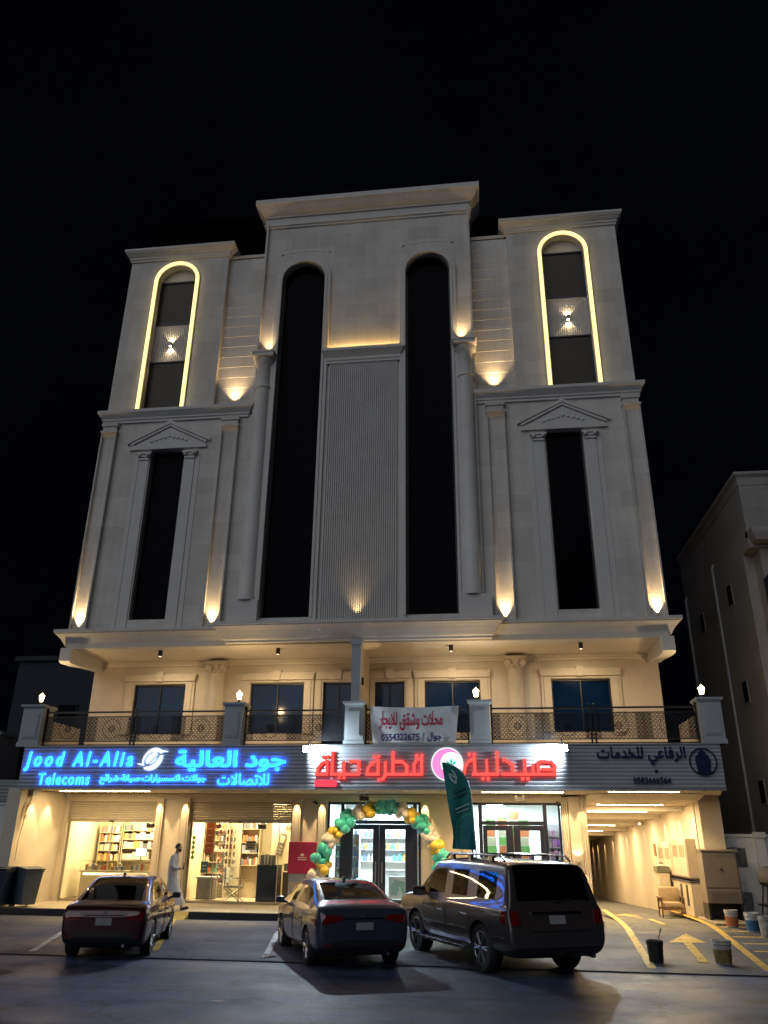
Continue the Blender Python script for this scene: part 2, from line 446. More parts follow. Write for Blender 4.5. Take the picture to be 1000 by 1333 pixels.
# ================================================================== GROUND
def asphalt(name, col, scale=1.0, wet=.55):
    m = bpy.data.materials.new(name); m.use_nodes = True; n, l = nd(m); b = n['Principled BSDF']
    tc = n.new('ShaderNodeTexCoord')
    def noise(sc_, det, rough=.62, map_=None):
        t = n.new('ShaderNodeTexNoise'); t.inputs['Scale'].default_value = sc_; t.inputs['Detail'].default_value = det; t.inputs['Roughness'].default_value = rough
        if map_:
            mp = n.new('ShaderNodeMapping'); mp.inputs['Scale'].default_value = map_; mp.inputs['Rotation'].default_value = (0, 0, R(3)); l.new(tc.outputs['Object'], mp.inputs[0]); l.new(mp.outputs[0], t.inputs['Vector'])
        else: l.new(tc.outputs['Object'], t.inputs['Vector'])
        return t
    def rng_(src, a, b_, lo=0., hi=1.):
        r_ = n.new('ShaderNodeMapRange'); r_.inputs['From Min'].default_value = lo; r_.inputs['From Max'].default_value = hi; r_.inputs['To Min'].default_value = a; r_.inputs['To Max'].default_value = b_; l.new(src, r_.inputs['Value']); return r_.outputs[0]
    def mul(a, c):
        x = n.new('ShaderNodeMath'); x.operation = 'MULTIPLY'; l.new(a, x.inputs[0]); l.new(c, x.inputs[1]); return x.outputs[0]
    big = noise(.5*scale, 7); mid = noise(3.2*scale, 9, .75); g = noise(42, 4, .8); tr = noise(1.0, 6, .6, (.09, 1.5, 1)); spots = noise(1.7, 3, .5)
    v = n.new('ShaderNodeTexVoronoi'); v.feature = 'DISTANCE_TO_EDGE'; v.inputs['Scale'].default_value = .42
    add = n.new('ShaderNodeMixRGB'); add.blend_type = 'ADD'; add.inputs[0].default_value = .9; dist = noise(1.8, 6)
    l.new(tc.outputs['Object'], add.inputs[1]); l.new(dist.outputs['Color'], add.inputs[2]); l.new(add.outputs[0], v.inputs['Vector'])
    f = mul(rng_(big.outputs['Fac'], .55, 1.45, .3, .7), rng_(mid.outputs['Fac'], .55, 1.5, .28, .72))
    f = mul(f, rng_(g.outputs['Fac'], .35, 1.7, .25, .75)); f = mul(f, rng_(tr.outputs['Fac'], .62, 1.3, .35, .65))
    f = mul(f, rng_(spots.outputs['Fac'], .35, 1.0, .28, .40)); f = mul(f, rng_(v.outputs['Distance'], .25, 1.0, 0, .014))
    c = n.new('ShaderNodeMixRGB'); c.blend_type = 'MULTIPLY'; c.inputs[0].default_value = 1; c.inputs[1].default_value = (*col, 1); l.new(f, c.inputs[2]); l.new(c.outputs[0], b.inputs['Base Color'])
    l.new(rng_(big.outputs['Fac'], wet-.12, wet+.28, .3, .7), b.inputs['Roughness'])
    h = n.new('ShaderNodeMath'); h.operation = 'MULTIPLY_ADD'; h.inputs[1].default_value = .5; l.new(mid.outputs['Fac'], h.inputs[0]); l.new(g.outputs['Fac'], h.inputs[2])
    bp = n.new('ShaderNodeBump'); bp.inputs['Strength'].default_value = .9; bp.inputs['Distance'].default_value = .02
    l.new(h.outputs[0], bp.inputs['Height']); l.new(bp.outputs[0], b.inputs['Normal'])
    return m
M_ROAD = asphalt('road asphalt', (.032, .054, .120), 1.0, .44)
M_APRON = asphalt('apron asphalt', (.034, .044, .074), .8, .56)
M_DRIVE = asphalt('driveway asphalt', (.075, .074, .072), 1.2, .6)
M_YEL = wornmat('yellow road paint', (.70, .44, .07))
M_WHITELINE = wornmat('worn white road paint', (.62, .62, .62))
def apz(x, y):
    """height of the parking apron: rises gently from the road to the pavement"""
    return .0 if y < 17.03 else (.020 if y < 17.1 else min(.10, .024+(y-17.1)*.076/6.6))
def grid_sheet(x0, x1, y0, y1, nx, ny, zf):
    m = MB(); vs = []; fs = []
    for j in range(ny+1):
        for i in range(nx+1):
            x = x0+(x1-x0)*i/nx; y = y0+(y1-y0)*j/ny; vs.append((x, y, zf(x, y)))
    for j in range(ny):
        for i in range(nx): a = j*(nx+1)+i; fs.append((a, a+1, a+nx+2, a+nx+1))
    return m.add(vs, fs)
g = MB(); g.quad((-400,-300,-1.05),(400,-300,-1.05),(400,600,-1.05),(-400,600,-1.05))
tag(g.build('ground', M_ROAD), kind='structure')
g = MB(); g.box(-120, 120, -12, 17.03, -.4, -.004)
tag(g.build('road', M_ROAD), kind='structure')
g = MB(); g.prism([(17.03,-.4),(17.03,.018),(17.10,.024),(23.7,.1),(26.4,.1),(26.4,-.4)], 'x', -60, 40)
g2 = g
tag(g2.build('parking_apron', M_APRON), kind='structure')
# driveway ramp going down under the building, laid a few millimetres over the apron
def drz(y): return .104 if y < 26 else .104-.035*(y-26)
g = MB()
for (y0, y1) in ((23.7, 26.0), (26.0, 58.5)):
    g.quad((3.05, y0, drz(y0)), (6.52, y0, drz(y0)), (6.52, y1, drz(y1)), (3.05, y1, drz(y1)))
tag(g.build('driveway', M_DRIVE), kind='structure')
M_TILE = pmat('pavement tile', (.36, .31, .24), .55, noise=.25, nscale=3, bump=.1)
g = MB(); g.box(-15.6, 2.95, 24.25, 27.6, .0, .27)
tag(g.build('pavement', M_TILE), kind='structure')
M_PATCH = asphalt('patched asphalt', (.055, .060, .075), 1.6, .65)
_rp = random.Random(21)
for _k, (_x, _y, _a, _b) in enumerate(((-9.5, 14.6, 1.3, .8), (-6.3, 20.3, .6, .9), (-16, 15.5, 2.2, .9))):
    _P = [(_x+_a*math.cos(t*.5236)*_rp.uniform(.75, 1.1), _y+_b*math.sin(t*.5236)*_rp.uniform(.75, 1.1)) for t in range(12)]
    m = MB(); m.add([(p[0], p[1], (apz(*p)+.006 if _y > 17 else .002)) for p in _P], [tuple(range(12))]); tag(m.build('asphalt_patch', M_PATCH), kind='structure')
g = MB(); g.box(6.16, 30, 25.6, 27.75, .0, .16)
tag(g.build('side_pavement', M_TILE), kind='structure')
g = MB(); g.box(-60, -15.6, 24.4, 27.6, .0, .2)
tag(g.build('far_pavement', M_TILE), kind='structure')
M_KERBK = pmat('black kerb paint', (.012, .012, .012), .6, noise=.5, nscale=7)
M_KERBY = pmat('yellow kerb paint', (.55, .36, .06), .6, noise=.4, nscale=7)
kerbs = [(-15.4, -10.45, 0), (-10.45, -9.55, 1), (-8.62, -5.9, 0), (-5.9, -5.0, 1), (-5.0, -2.2, 0), (-2.2, -1.3, 1), (-1.3, 1.9, 0), (1.9, 2.9, 1)]
for x0, x1, k in kerbs:
    m = MB(); m.bbox(x0+.006, x1-.006, 24.08, 24.25, .02, .285, .02)
    tag(m.build('black_kerb' if k == 0 else 'yellow_kerb', M_KERBY if k else M_KERBK), kind='structure')
m = MB(); m.prism([(23.75,.1),(24.25,.27),(24.25,.1)], 'x', -9.55, -8.62)
tag(m.build('kerb_ramp', M_KERBY), kind='structure')
def ribbon(pts, wd, z, name, mat):
    m = MB(); L = []; P = [Vector(p) for p in pts]
    for i, p in enumerate(P):
        d = (P[min(i+1, len(P)-1)]-P[max(i-1, 0)]).normalized(); nn = Vector((d.y, -d.x))*wd/2
        for q in (p-nn, p+nn): L.append((q.x, q.y, z(q.x, q.y)))
    for i in range(len(P)-1): m.add([L[2*i], L[2*i+1], L[2*i+3], L[2*i+2]], [(0,1,2,3)])
    return tag(m.build(name, mat), kind='structure')
def smooth_pts(pts, k=6):
    P = [Vector(p) for p in pts]; out = []
    for i in range(len(P)-1):
        p0, p1, p2, p3 = P[max(i-1,0)], P[i], P[i+1], P[min(i+2, len(P)-1)]
        for j in range(k):
            t = j/k; out.append(.5*((2*p1)+(p2-p0)*t+(2*p0-5*p1+4*p2-p3)*t*t+(3*p1-p0-3*p2+p3)*t**3))
    return out+[P[-1]]
za = lambda x, y: (max(drz(y), apz(x, y)) if (3.05 < x < 6.52 and y > 23.7) else apz(x, y)) + (.008 if y > 23 else .008)
ribbon([(-10.90, 21.9), (-9.45, 17.3)], .13, za, 'parking_line', M_WHITELINE)
ribbon([(-8.95, 23.9), (-7.05, 17.9)], .14, za, 'parking_line', M_YEL)
ribbon([(-5.35, 21.6), (-4.55, 17.4)], .13, za, 'parking_line', M_WHITELINE)
ribbon(smooth_pts([(3.72, 30.5), (3.66, 27), (3.55, 24.6), (3.30, 21.6), (2.92, 17.4)]), .16, za, 'driveway_edge_line', M_YEL)
ribbon(smooth_pts([(5.95, 32.0), (6.06, 28.9), (6.0, 25.6), (5.52, 21.4), (5.05, 17.5)]), .17, za, 'driveway_edge_line', M_YEL)
ribbon([(4.66, 27.2), (4.74, 25.6)], .15, za, 'driveway_dash', M_YEL)
m = MB()
tip = (4.80, 23.1)
pts = [(4.80, 23.2), (4.00, 21.35), (4.36, 21.42), (4.00, 18.4), (4.18, 18.37), (4.55, 21.42), (4.88, 21.45)]
m.add([(x, y, apz(x, y)+.008) for x, y in pts], [(0,1,2,6),(2,3,4,5),(2,5,6)])
tag(m.build('lane_arrow', M_YEL), kind='structure')
m = MB()
pts = [(4.55, 31.6), (4.0, 30.2), (4.35, 30.25), (4.6, 28.6), (4.72, 28.6), (4.55, 30.3), (4.9, 30.3)]
m.add([(x, y, drz(y)+.010) for x, y in pts], [(0,1,2,6),(2,3,4,5),(2,5,6)])
tag(m.build('lane_arrow', M_YEL), kind='structure')
for k, y in enumerate((18.9, 20.2, 21.5, 22.8, 24.1, 25.2)):
    x0 = 5.3+.10*(y-18)
    ribbon([(x0+.05, y), (x0+3.4, y+.2)], .16, lambda x, y: apz(x, y)+.006, 'hatch_line', M_YEL)
# tar joint along the lip between road and apron
_rj = random.Random(3); _x = -30.0; _pj = []
while _x < 20: _pj.append((_x, 17.03+_rj.uniform(-.035, .035))); _x += _rj.uniform(.2, .6)
for _i in range(0, len(_pj)-8, 9): ribbon(_pj[_i:_i+(9 if _i % 18 else 6)+1], .022, lambda x, y: .026, 'tar_joint', pmat('old tar', (.032, .033, .036), .6, noise=.4, nscale=3))
for k, (x, y, sx, sy) in enumerate(((-4.05, 13.0, .16, .05),)):
    m = MB(); m.add([(x-sx, y, .004), (x, y-sy, .004), (x+sx, y+.02, .004), (x, y+sy, .004)], [(0,1,2,3)])
    tag(m.build('paint_fleck', M_WHITELINE), kind='structure')

# ================================================================== THE BUILDING
C = -4.15; CX = -4.065
BLD = thing('apartment_building', 'tall white classical apartment building with two black arched windows and shops on the ground floor', 'building', (C, 25.0, 0))
def part(mb, name, mat, smooth=False, parent=None): return mb.build(name, mat, parent or BLD, smooth)
def X(s, c): return C+s*c
YT = 25.0
M_FLUTE = pmat('fluted plaster', (.66, .64, .61), .7, noise=.15, nscale=1.5)
def arch_wall(m, x0, x1, z0, z1, xc, hw, zs, yf, yb, n=24):
    """wall slab with an arched opening that starts at z0"""
    a, b = min(x0, x1), max(x0, x1)
    m.box(a, xc-hw, yf, yb, z0, z1); m.box(xc+hw, b, yf, yb, z0, z1)
    P = [(xc+hw*math.cos(math.pi-math.pi*i/n), zs+hw*math.sin(math.pi*i/n)) for i in range(n+1)]
    for i in range(n): m.prism([P[i], P[i+1], (P[i+1][0], z1), (P[i][0], z1)], 'y', yf, yb)
def arch_path(xc, hw, z0, zs, y, n=28):
    return [(xc-hw, y, z0)]+[(xc+hw*math.cos(math.pi-math.pi*i/n), y, zs+hw*math.sin(math.pi*i/n)) for i in range(n+1)]+[(xc+hw, y, z0)]
def arch_ring(m, xc, r0, r1, z0, zs, yf, yb, n=28, legs=True):
    def pt(r_, i): return (xc+r_*math.cos(math.pi-math.pi*i/n), zs+r_*math.sin(math.pi*i/n))
    for i in range(n): m.prism([pt(r0,i), pt(r0,i+1), pt(r1,i+1), pt(r1,i)], 'y', yf, yb)
    if legs:
        m.box(xc-r1, xc-r0, yf, yb, z0, zs); m.box(xc+r0, xc+r1, yf, yb, z0, zs)

# core mass, out of sight behind the facade
m = MB(); m.box(C-9.9, C+9.9, 27.25, 42, 4.88, 24.5); m.box(CX-4.05, CX+4.05, 25.42, 42, 24.5, 25.9)
m.box(C-9.9, C+9.9, 25.45, 27.25, 8.75, 24.5)
part(m, 'core_wall', M_STONE)
M_ROOFBLK = pmat('black roof sheeting', (.002, .002, .002), 1.0, spec=0.0, noise=.3)
m = MB(); m.box(C-9.8, CX-4.3, 26.0, 30, 24.55, 27.6); part(m, 'roof_room', M_ROOFBLK)
m = MB(); m.box(CX+4.3, C+5.6, 26, 30, 24.55, 26.6); part(m, 'roof_room', M_ROOFBLK)

PW = dict()
for s in (-1, 1):
    # ---- lower tower wall with a tall window opening
    a, b = X(s, 9.95), X(s, 4.05); w0, w1 = X(s, 6.62), X(s, 7.93)
    x0, x1 = min(a, b), max(a, b); u0, u1 = min(w0, w1), max(w0, w1)
    m = MB(); m.box(x0, u0, YT, 25.4, 8.70, 17.0); m.box(u1, x1, YT, 25.4, 8.70, 17.0)
    m.box(u0, u1, YT, 25.4, 8.70, 9.12); m.box(u0, u1, YT, 25.4, 15.66, 17.0)
    part(m, 'tower_wall', M_STONE)
    fr = MB(); fr.box(u0+.003, u0+.06, 25.2, 25.26, 9.123, 15.657); fr.box(u1-.06, u1-.003, 25.2, 25.26, 9.123, 15.657); fr.box(u0+.06, u1-.06, 25.2, 25.26, 9.123, 9.18); fr.box(u0+.06, u1-.06, 25.2, 25.26, 15.6, 15.657)
    wn = part(fr, 'window', M_BLACK); m = MB(); m.box(u0+.003, u1-.003, 25.262, 25.275, 9.13, 15.65); m.build('pane', M_DARKGLASS, wn)
    # surround bands, little capitals, pediment
    m = MB()
    for e0, e1 in ((u0-.42, u0-.05), (u1+.05, u1+.42)): m.box(e0, e1, 24.965, YT+.01, 8.72, 15.35)
    for e0, e1 in ((u0-.62, u0-.45), (u1+.45, u1+.62)): m.box(e0, e1, 24.98, YT+.01, 8.72, 15.3)
    part(m, 'window_surround', M_TRIM)
    for e0, e1 in ((u0-.48, u0+.0), (u1-.0, u1+.48)):
        m = MB(); m.box(e0, e1, 24.90, YT+.01, 15.36, 15.46); m.box(e0-.05, e1+.05, 24.86, YT+.01, 15.46, 15.54); m.box(e0+.04, e1-.04, 24.92, YT+.01, 15.25, 15.33)
        m.ball(((e0+e1)/2-.16, 24.90, 15.42), .075); m.ball(((e0+e1)/2+.16, 24.90, 15.42), .075)
        part(m, 'window_capital', M_TRIM)
    xc = X(s, 7.29); hw = 1.62
    m = MB()
    m.box(xc-1.5, xc+1.5, 24.92, YT+.01, 15.68, 15.80); m.box(xc-1.42, xc+1.42, 24.95, YT+.01, 15.80, 15.88)
    for t in (-1, 1):
        sl = [(xc+t*hw, 15.93), (xc+t*hw, 16.06), (xc, 16.88), (xc, 16.74)]
        m.prism(sl, 'y', 24.90, YT+.01)
        m.prism([(xc+t*(hw-.16), 15.88), (xc+t*(hw-.12), 15.955), (xc, 16.735), (xc, 16.64)], 'y', 24.93, YT+.01)
    m.prism([(xc-1.3, 15.88), (xc+1.3, 15.88), (xc, 16.58)], 'y', 24.955, YT+.01)
    for q in range(-4, 5):
        m.ball((xc+q*.17, 24.95, 16.02+.05*(4-abs(q))), .07, (1.2, .5, .8), 8, 6)
    part(m, 'pediment', M_TRIM)
    # ---- pilasters: a channel between two ribs, with a base lamp
    for c0, c1 in ((9.37, 9.97), (4.60, 5.25)):
        e0, e1 = sorted((X(s, c0), X(s, c1))); m = MB()
        m.box(e0, e0+.05, 24.84, YT+.01, 8.72, 16.44); m.box(e1-.05, e1, 24.84, YT+.01, 8.72, 16.44)
        m.box(e0+.05, e1-.05, 24.95, YT+.01, 8.72, 16.30)
        m.prism([(YT+.01, 16.30), (24.95, 16.30), (24.84, 16.44), (YT+.01, 16.44)], 'x', e0+.05, e1-.05)
        m.box(e0-.03, e1+.03, 24.80, YT+.01, 16.44, 16.52); m.box(e0+.03, e1-.03, 24.86, YT+.01, 16.52, 16.72); m.box(e0-.02, e1+.02, 24.82, YT+.01, 16.72, 16.88)
        part(m, 'pilaster', M_STONE)
    # ---- middle cornice
    p0, p1 = X(s, 9.97), X(s, 4.33)
    if s < 0: path = [(p0, 25.4), (p0, YT), (p1, YT), (p1, 25.4)]
    else: path = [(p1, 25.4), (p1, YT), (p0, YT), (p0, 25.4)]
    m = MB(); m.sweep(path, [(-.05, 16.88), (.06, 16.88), (.06, 16.96), (.10, 17.0), (.10, 17.06), (.16, 17.14), (.22, 17.22), (.25, 17.25), (.25, 17.37), (-.05, 17.39)])
    part(m, 'middle_cornice', M_TRIM)
    # ---- upper tower with the lit arch
    a, b = sorted((X(s, 9.95), X(s, 5.72))); xc = X(s, 7.84)
    m = MB(); arch_wall(m, a, b, 17.36, 24.75, xc, .80, 23.52, YT, 25.32)
    m.box(a, b, 25.36, 25.44, 17.36, 24.75)
    part(m, 'upper_tower_wall', M_STONE)
    m = MB(); arch_ring(m, xc, .80, .98, 17.36, 23.52, 24.965, YT+.01); part(m, 'arch_surround', M_TRIM)
    for za_, zb_ in ((17.37, 19.78), (21.54, 23.70)):
        m = MB(); m.box(xc-.79, xc+.79, 25.29, 25.33, za_, zb_+.01); fr = MB()
        fr.box(xc-.795, xc-.74, 25.24, 25.289, za_, zb_); fr.box(xc+.74, xc+.795, 25.24, 25.289, za_, zb_); fr.box(xc-.74, xc+.74, 25.24, 25.289, za_, za_+.05); fr.box(xc-.74, xc+.74, 25.24, 25.289, zb_-.05, zb_)
        wn = part(fr, 'tower_window', M_BRONZE); m.build('pane', M_TOWERGLASS, wn)
    m = MB()
    n = 20; top = []
    for i in range(n):
        x_ = xc-.79+1.58*i/n; top += [(x_+.008, 25.30), (x_+.016, 25.265), (x_+.062, 25.265), (x_+.070, 25.30)]
    m.prism([(xc-.79, 25.33)]+top+[(xc+.79, 25.30), (xc+.79, 25.33)], 'z', 19.8, 21.52)
    part(m, 'fluted_spandrel', M_FLUTE)
    m = MB(); N = 20
    m.prism([(xc-.79, 23.74)]+[(xc+.79*math.cos(math.pi-math.pi*i/N), 23.76+.58*math.sin(math.pi*i/N)) for i in range(N+1)]+[(xc+.79, 23.74)], 'y', 25.27, 25.33)
    part(m, 'arch_head_panel', M_TRIM)
    # ---- tower top cornice
    if s < 0: path = [(a, 26.2), (a, YT), (b, YT), (b, 26.2)]
    else: path = [(a, 26.2), (a, YT), (b, YT), (b, 26.2)]
    m = MB(); m.sweep(path, [(-.05, 24.66), (.05, 24.66), (.05, 24.74), (.09, 24.77), (.09, 24.86), (.14, 24.9), (.20, 24.98), (.25, 25.02), (.25, 25.07), (.28, 25.08), (.28, 25.19), (-.3, 25.22)])
    part(m, 'tower_cornice', M_TRIM)
    # ---- lapped siding between tower and centre block
    a, b = sorted((X(s, 4.0), X(s, 5.75))); m = MB(); z = 17.36; k = 0
    while z < 24.4:
        z2 = min(z+.48, 24.7)
        m.prism([(25.42, z), (25.222, z), (25.216, z+.015), (25.228, z2+.03), (25.42, z2+.03)], 'x', a, b); z = z2; k += 1
    m.box(a, b, 25.19, 25.42, 24.66, 24.78)
    part(m, 'lapped_siding', M_STONE)

# ---- centre block
YC = 24.85
m = MB(); m.box(CX-4.18, CX-3.36, YC, 25.4, 8.72, 25.97); m.box(CX+3.36, CX+4.18, YC, 25.4, 8.72, 25.97)
m.box(CX-1.6, CX+1.6, YC, 25.4, 8.72, 25.97)
for t in (-1, 1): arch_wall(m, CX+t*2.48-.88, CX+t*2.48+.88, 9.03, 25.97, CX+t*2.48, .865, 22.95, YC, 25.4)
for t in (-1, 1): m.box(CX+t*2.48-.88, CX+t*2.48+.88, YC, 25.4, 8.72, 9.03)
part(m, 'centre_wall', M_STONE)
for t in (-1, 1):
    xc = CX+t*2.48
    m = MB()
    m.box(xc-1.09, xc-.865, 24.74, YC+.01, 8.74, 22.95); m.box(xc+.865, xc+1.09, 24.74, YC+.01, 8.74, 22.95)
    arch_ring(m, xc, .865, 1.09, 0, 22.952, 24.74, YC+.01, legs=False)
    arch_ring(m, xc, .87, .96, 9.0, 22.954, 24.70, 24.739)
    part(m, 'arched_surround', M_TRIM)
    fr = MB(); arch_ring(fr, xc, .80, .862, 9.04, 22.95, 25.05, 25.11)
    fr.box(xc-.80, xc+.80, 25.05, 25.11, 9.04, 9.10)
    wn = part(fr, 'arched_window', M_BLACK)
    m = MB(); m.prism([(p[0], p[2]) for p in arch_path(xc, .855, 9.04, 22.95, 0)], 'y', 25.112, 25.125); m.build('pane', M_DARKGLASS, wn)
    # crest ornament above the arch
    m = MB()
    for q in range(-6, 7): m.ball((xc+q*.14, YC+.002, 24.40+.012*(6-abs(q))), .085, (1, .22, .8), 8, 6)
    for q in (-1, 1): m.ball((xc+q*.98, YC-.02, 24.34), .06, (1, .5, 1), 8, 6)
    part(m, 'crest', M_TRIM)
    # engaged round column on a plinth, with capital
    xk = CX+t*3.82
    m = MB(); m.box(CX+t*3.37, CX+t*4.42, 24.62, YC+.01, 8.74, 9.62); part(m, 'column_plinth', M_TRIM)
    m = MB(); m.lathe((xk, YC-.0, 0), [(.34, 9.62), (.34, 9.72), (.29, 9.8), (.28, 17.9), (.32, 17.93), (.32, 18.02), (.275, 18.06), (.27, 18.9), (.34, 19.0), (.42, 19.12), (.43, 19.2)], 28); part(m, 'engaged_column', M_TRIM, True)
    m = MB(); m.box(xk-.42, xk+.42, 24.36, YC+.01, 19.2, 19.33); m.box(xk-.46, xk+.46, 24.33, YC+.01, 19.33, 19.40); part(m, 'column_capital', M_TRIM)
    m = MB(); e0, e1 = sorted((CX+t*3.36, CX+t*4.18))
    m.box(min(CX+t*4.10, CX+t*4.18), max(CX+t*4.10, CX+t*4.18), 24.72, YC+.01, 19.42, 25.95); part(m, 'corner_rib', M_STONE)
# fluted panel with its own cornice and a lit ledge
m = MB(); n = 34; top = []
for i in range(n):
    x_ = CX-1.30+2.60*i/n; p_ = 2.60/n
    top += [(x_+p_*.12, 24.84), (x_+p_*.2, 24.775), (x_+p_*.8, 24.775), (x_+p_*.88, 24.84)]
m.prism([(CX-1.33, 24.86), (CX-1.33, 24.84)]+top+[(CX+1.33, 24.84), (CX+1.33, 24.86)], 'z', 8.74, 18.85)
part(m, 'fluted_panel', M_FLUTE)
m = MB(); m.sweep([(CX-1.36, YC+.02), (CX-1.36, 24.78), (CX+1.36, 24.78), (CX+1.36, YC+.02)], [(-.02, 18.86), (.03, 18.86), (.03, 18.95), (.06, 18.98), (.06, 19.1), (.12, 19.2), (.19, 19.3), (.22, 19.33), (.22, 19.45), (.17, 19.45), (.17, 19.40), (-.02, 19.40)])
part(m, 'ledge_cornice', M_TRIM)
# centre cornice
m = MB(); m.sweep([(CX-4.18, 26.4), (CX-4.18, YC), (CX+4.18, YC), (CX+4.18, 26.4)], [(-.05, 25.72), (.05, 25.72), (.05, 25.80), (.10, 25.83), (.10, 25.9), (.06, 25.92), (.06, 26.22), (.12, 26.24), (.12, 26.30), (.20, 26.36), (.30, 26.48), (.38, 26.62), (.42, 26.68), (.46, 26.70), (.46, 26.93), (-.3, 26.98)])
part(m, 'crown_cornice', M_TRIM)
# ---- big cornice over the balconies
PB = [(-.2, 8.10), (.12, 8.10), (.12, 8.16), (.18, 8.20), (.24, 8.32), (.33, 8.45), (.42, 8.54), (.46, 8.57), (.46, 8.62), (.50, 8.62), (.50, 8.72), (-.2, 8.73)]
for s in (-1, 1):
    e = sorted((X(s, 9.80), X(s, 4.3)))
    m = MB(); m.sweep([(e[0], 27.1), (e[0], YT), (e[1], YT), (e[1], 25.3)] if s < 0 else [(e[0], 25.3), (e[0], YT), (e[1], YT), (e[1], 27.1)], PB)
    part(m, 'main_cornice', M_TRIM)
m = MB(); m.sweep([(CX-4.25, 25.3), (CX-4.25, 24.72), (CX+4.25, 24.72), (CX+4.25, 25.3)], [(o, z+.06) for o, z in PB])
part(m, 'main_cornice', M_TRIM)
m = MB(); m.box(C-9.9, C+9.9, 24.78, 27.28, 8.105, 8.69); part(m, 'balcony_ceiling', M_CEIL)
# corbel beams at the two ends
for s in (-1, 1):
    e = sorted((X(s, 9.62), X(s, 10.0)))
    m = MB(); m.prism([(24.62, 8.10), (24.62, 7.66), (24.75, 7.60), (25.3, 7.62), (26.2, 7.72), (27.1, 7.78), (27.1, 8.10)], 'x', e[0], e[1]); part(m, 'corbel', M_TRIM)
# ---- balcony back wall, with windows
YB = 27.1
wins = [(-8.34, -6.41, 5.55, 7.28), (-4.04, -2.10, 5.55, 7.28), (-1.43, -.36, 4.9, 7.28), (.38, 1.42, 4.9, 7.28), (2.11, 4.01, 5.55, 7.28), (6.38, 8.33, 5.55, 7.28)]
m = MB(); cuts = [-9.95]+[q for w_ in wins for q in w_[:2]]+[9.95]
for i in range(0, len(cuts), 2): m.box(C+cuts[i], C+cuts[i+1], YB, YB+.2, 4.88, 8.12)
for a, b, z0, z1 in wins:
    m.box(C+a, C+b, YB, YB+.2, z1, 8.12)
    if z0 > 4.9: m.box(C+a, C+b, YB, YB+.2, 4.88, z0)
part(m, 'balcony_wall', M_WALL)
m = MB(); m.box(C-9.93, C+9.93, 27.02, YB+.002, 7.92, 8.10); m.box(C-9.93, C+9.93, 26.94, YB+.001, 8.0, 8.10); part(m, 'crown_moulding', M_CEIL)
for a, b, z0, z1 in wins:
    x0, x1 = C+a, C+b; door = z0 < 5
    bw = .24 if door else .33; fx = .0 if door else .04
    m = MB()
    m.box(x0-bw, x0-.0, YB-.07, YB+.002, z0-.0, z1+.10); m.box(x1, x1+bw, YB-.07, YB+.002, z0, z1+.10)
    m.box(x0-bw+.09, x0-.06, YB-.10, YB-.069, z0, z1+.06); m.box(x1+.06, x1+bw-.09, YB-.10, YB-.069, z0, z1+.06)
    m.prism([(x0-bw, z1+.10), (x1+bw, z1+.10), (x1+bw+fx*.5, z1+.24), (x1+bw+fx, z1+.26), (x1+bw+fx, z1+.35), (x0-bw-fx, z1+.35), (x0-bw-fx, z1+.26), (x0-bw-fx*.5, z1+.24)], 'y', YB-.15, YB+.002)
    m.box(x0, x1, YB-.072, YB+.001, z1+.02, z1+.099)
    xm = (x0+x1)/2
    m.prism([(xm-.10, z1+.08), (xm+.10, z1+.08), (xm+.15, z1+.42), (xm-.15, z1+.42)], 'y', YB-.20, YB)
    part(m, 'balcony_window_surround', M_WALL)
    fr = MB(); f0, f1 = YB+.06, YB+.12
    fr.box(x0, x0+.05, f0, f1, z0, z1); fr.box(x1-.05, x1, f0, f1, z0, z1); fr.box(x0+.05, x1-.05, f0, f1, z1-.05, z1); fr.box(x0+.05, x1-.05, f0, f1, z0, z0+.05)
    fr.box(xm-.02, xm+.02, f0+.01, f1-.01, z0+.05, z1-.05)
    wn = part(fr, 'balcony_door' if door else 'balcony_window', M_BLACK)
    m = MB(); m.box(x0, x1, f1+.001, f1+.012, z0, z1); m.build('pane', M_BLUEGLASS, wn)
# balcony columns
for s in (-1, 1):
    xk = X(s, 5.2); m = MB(); n = 20; prof = []
    m.lathe((xk, 26.86, 0), [(.27, 4.9), (.27, 5.0), (.235, 5.06), (.23, 7.5), (.25, 7.53), (.25, 7.58), (.23, 7.6)], 28)
    for k in range(20):
        t = 2*math.pi*k/20; m.tube([(xk+.232*math.cos(t), 26.86+.232*math.sin(t), 5.1), (xk+.228*math.cos(t), 26.86+.228*math.sin(t), 7.45)], .016, 5)
    col = part(m, 'balcony_column', M_WALL, True)
    m = MB(); m.lathe((xk, 26.86, 0), [(.22, 7.6), (.26, 7.7), (.30, 7.82), (.33, 7.88)], 20); m.box(xk-.36, xk+.36, 26.5, 27.095, 7.88, 7.99)
    for t in (-1, 1): m.lathe((xk+t*.25, 26.55, 7.76), [(.02, -.05), (.11, -.05), (.11, .12), (.02, .12)], 12, 'y')
    for k in range(10):
        t = 2*math.pi*k/10; m.ball((xk+.25*math.cos(t), 26.86+.25*math.sin(t), 7.68), .06, (1, 1, 1.5), 6, 5)
    m.build('capital', M_WALL, col, True)
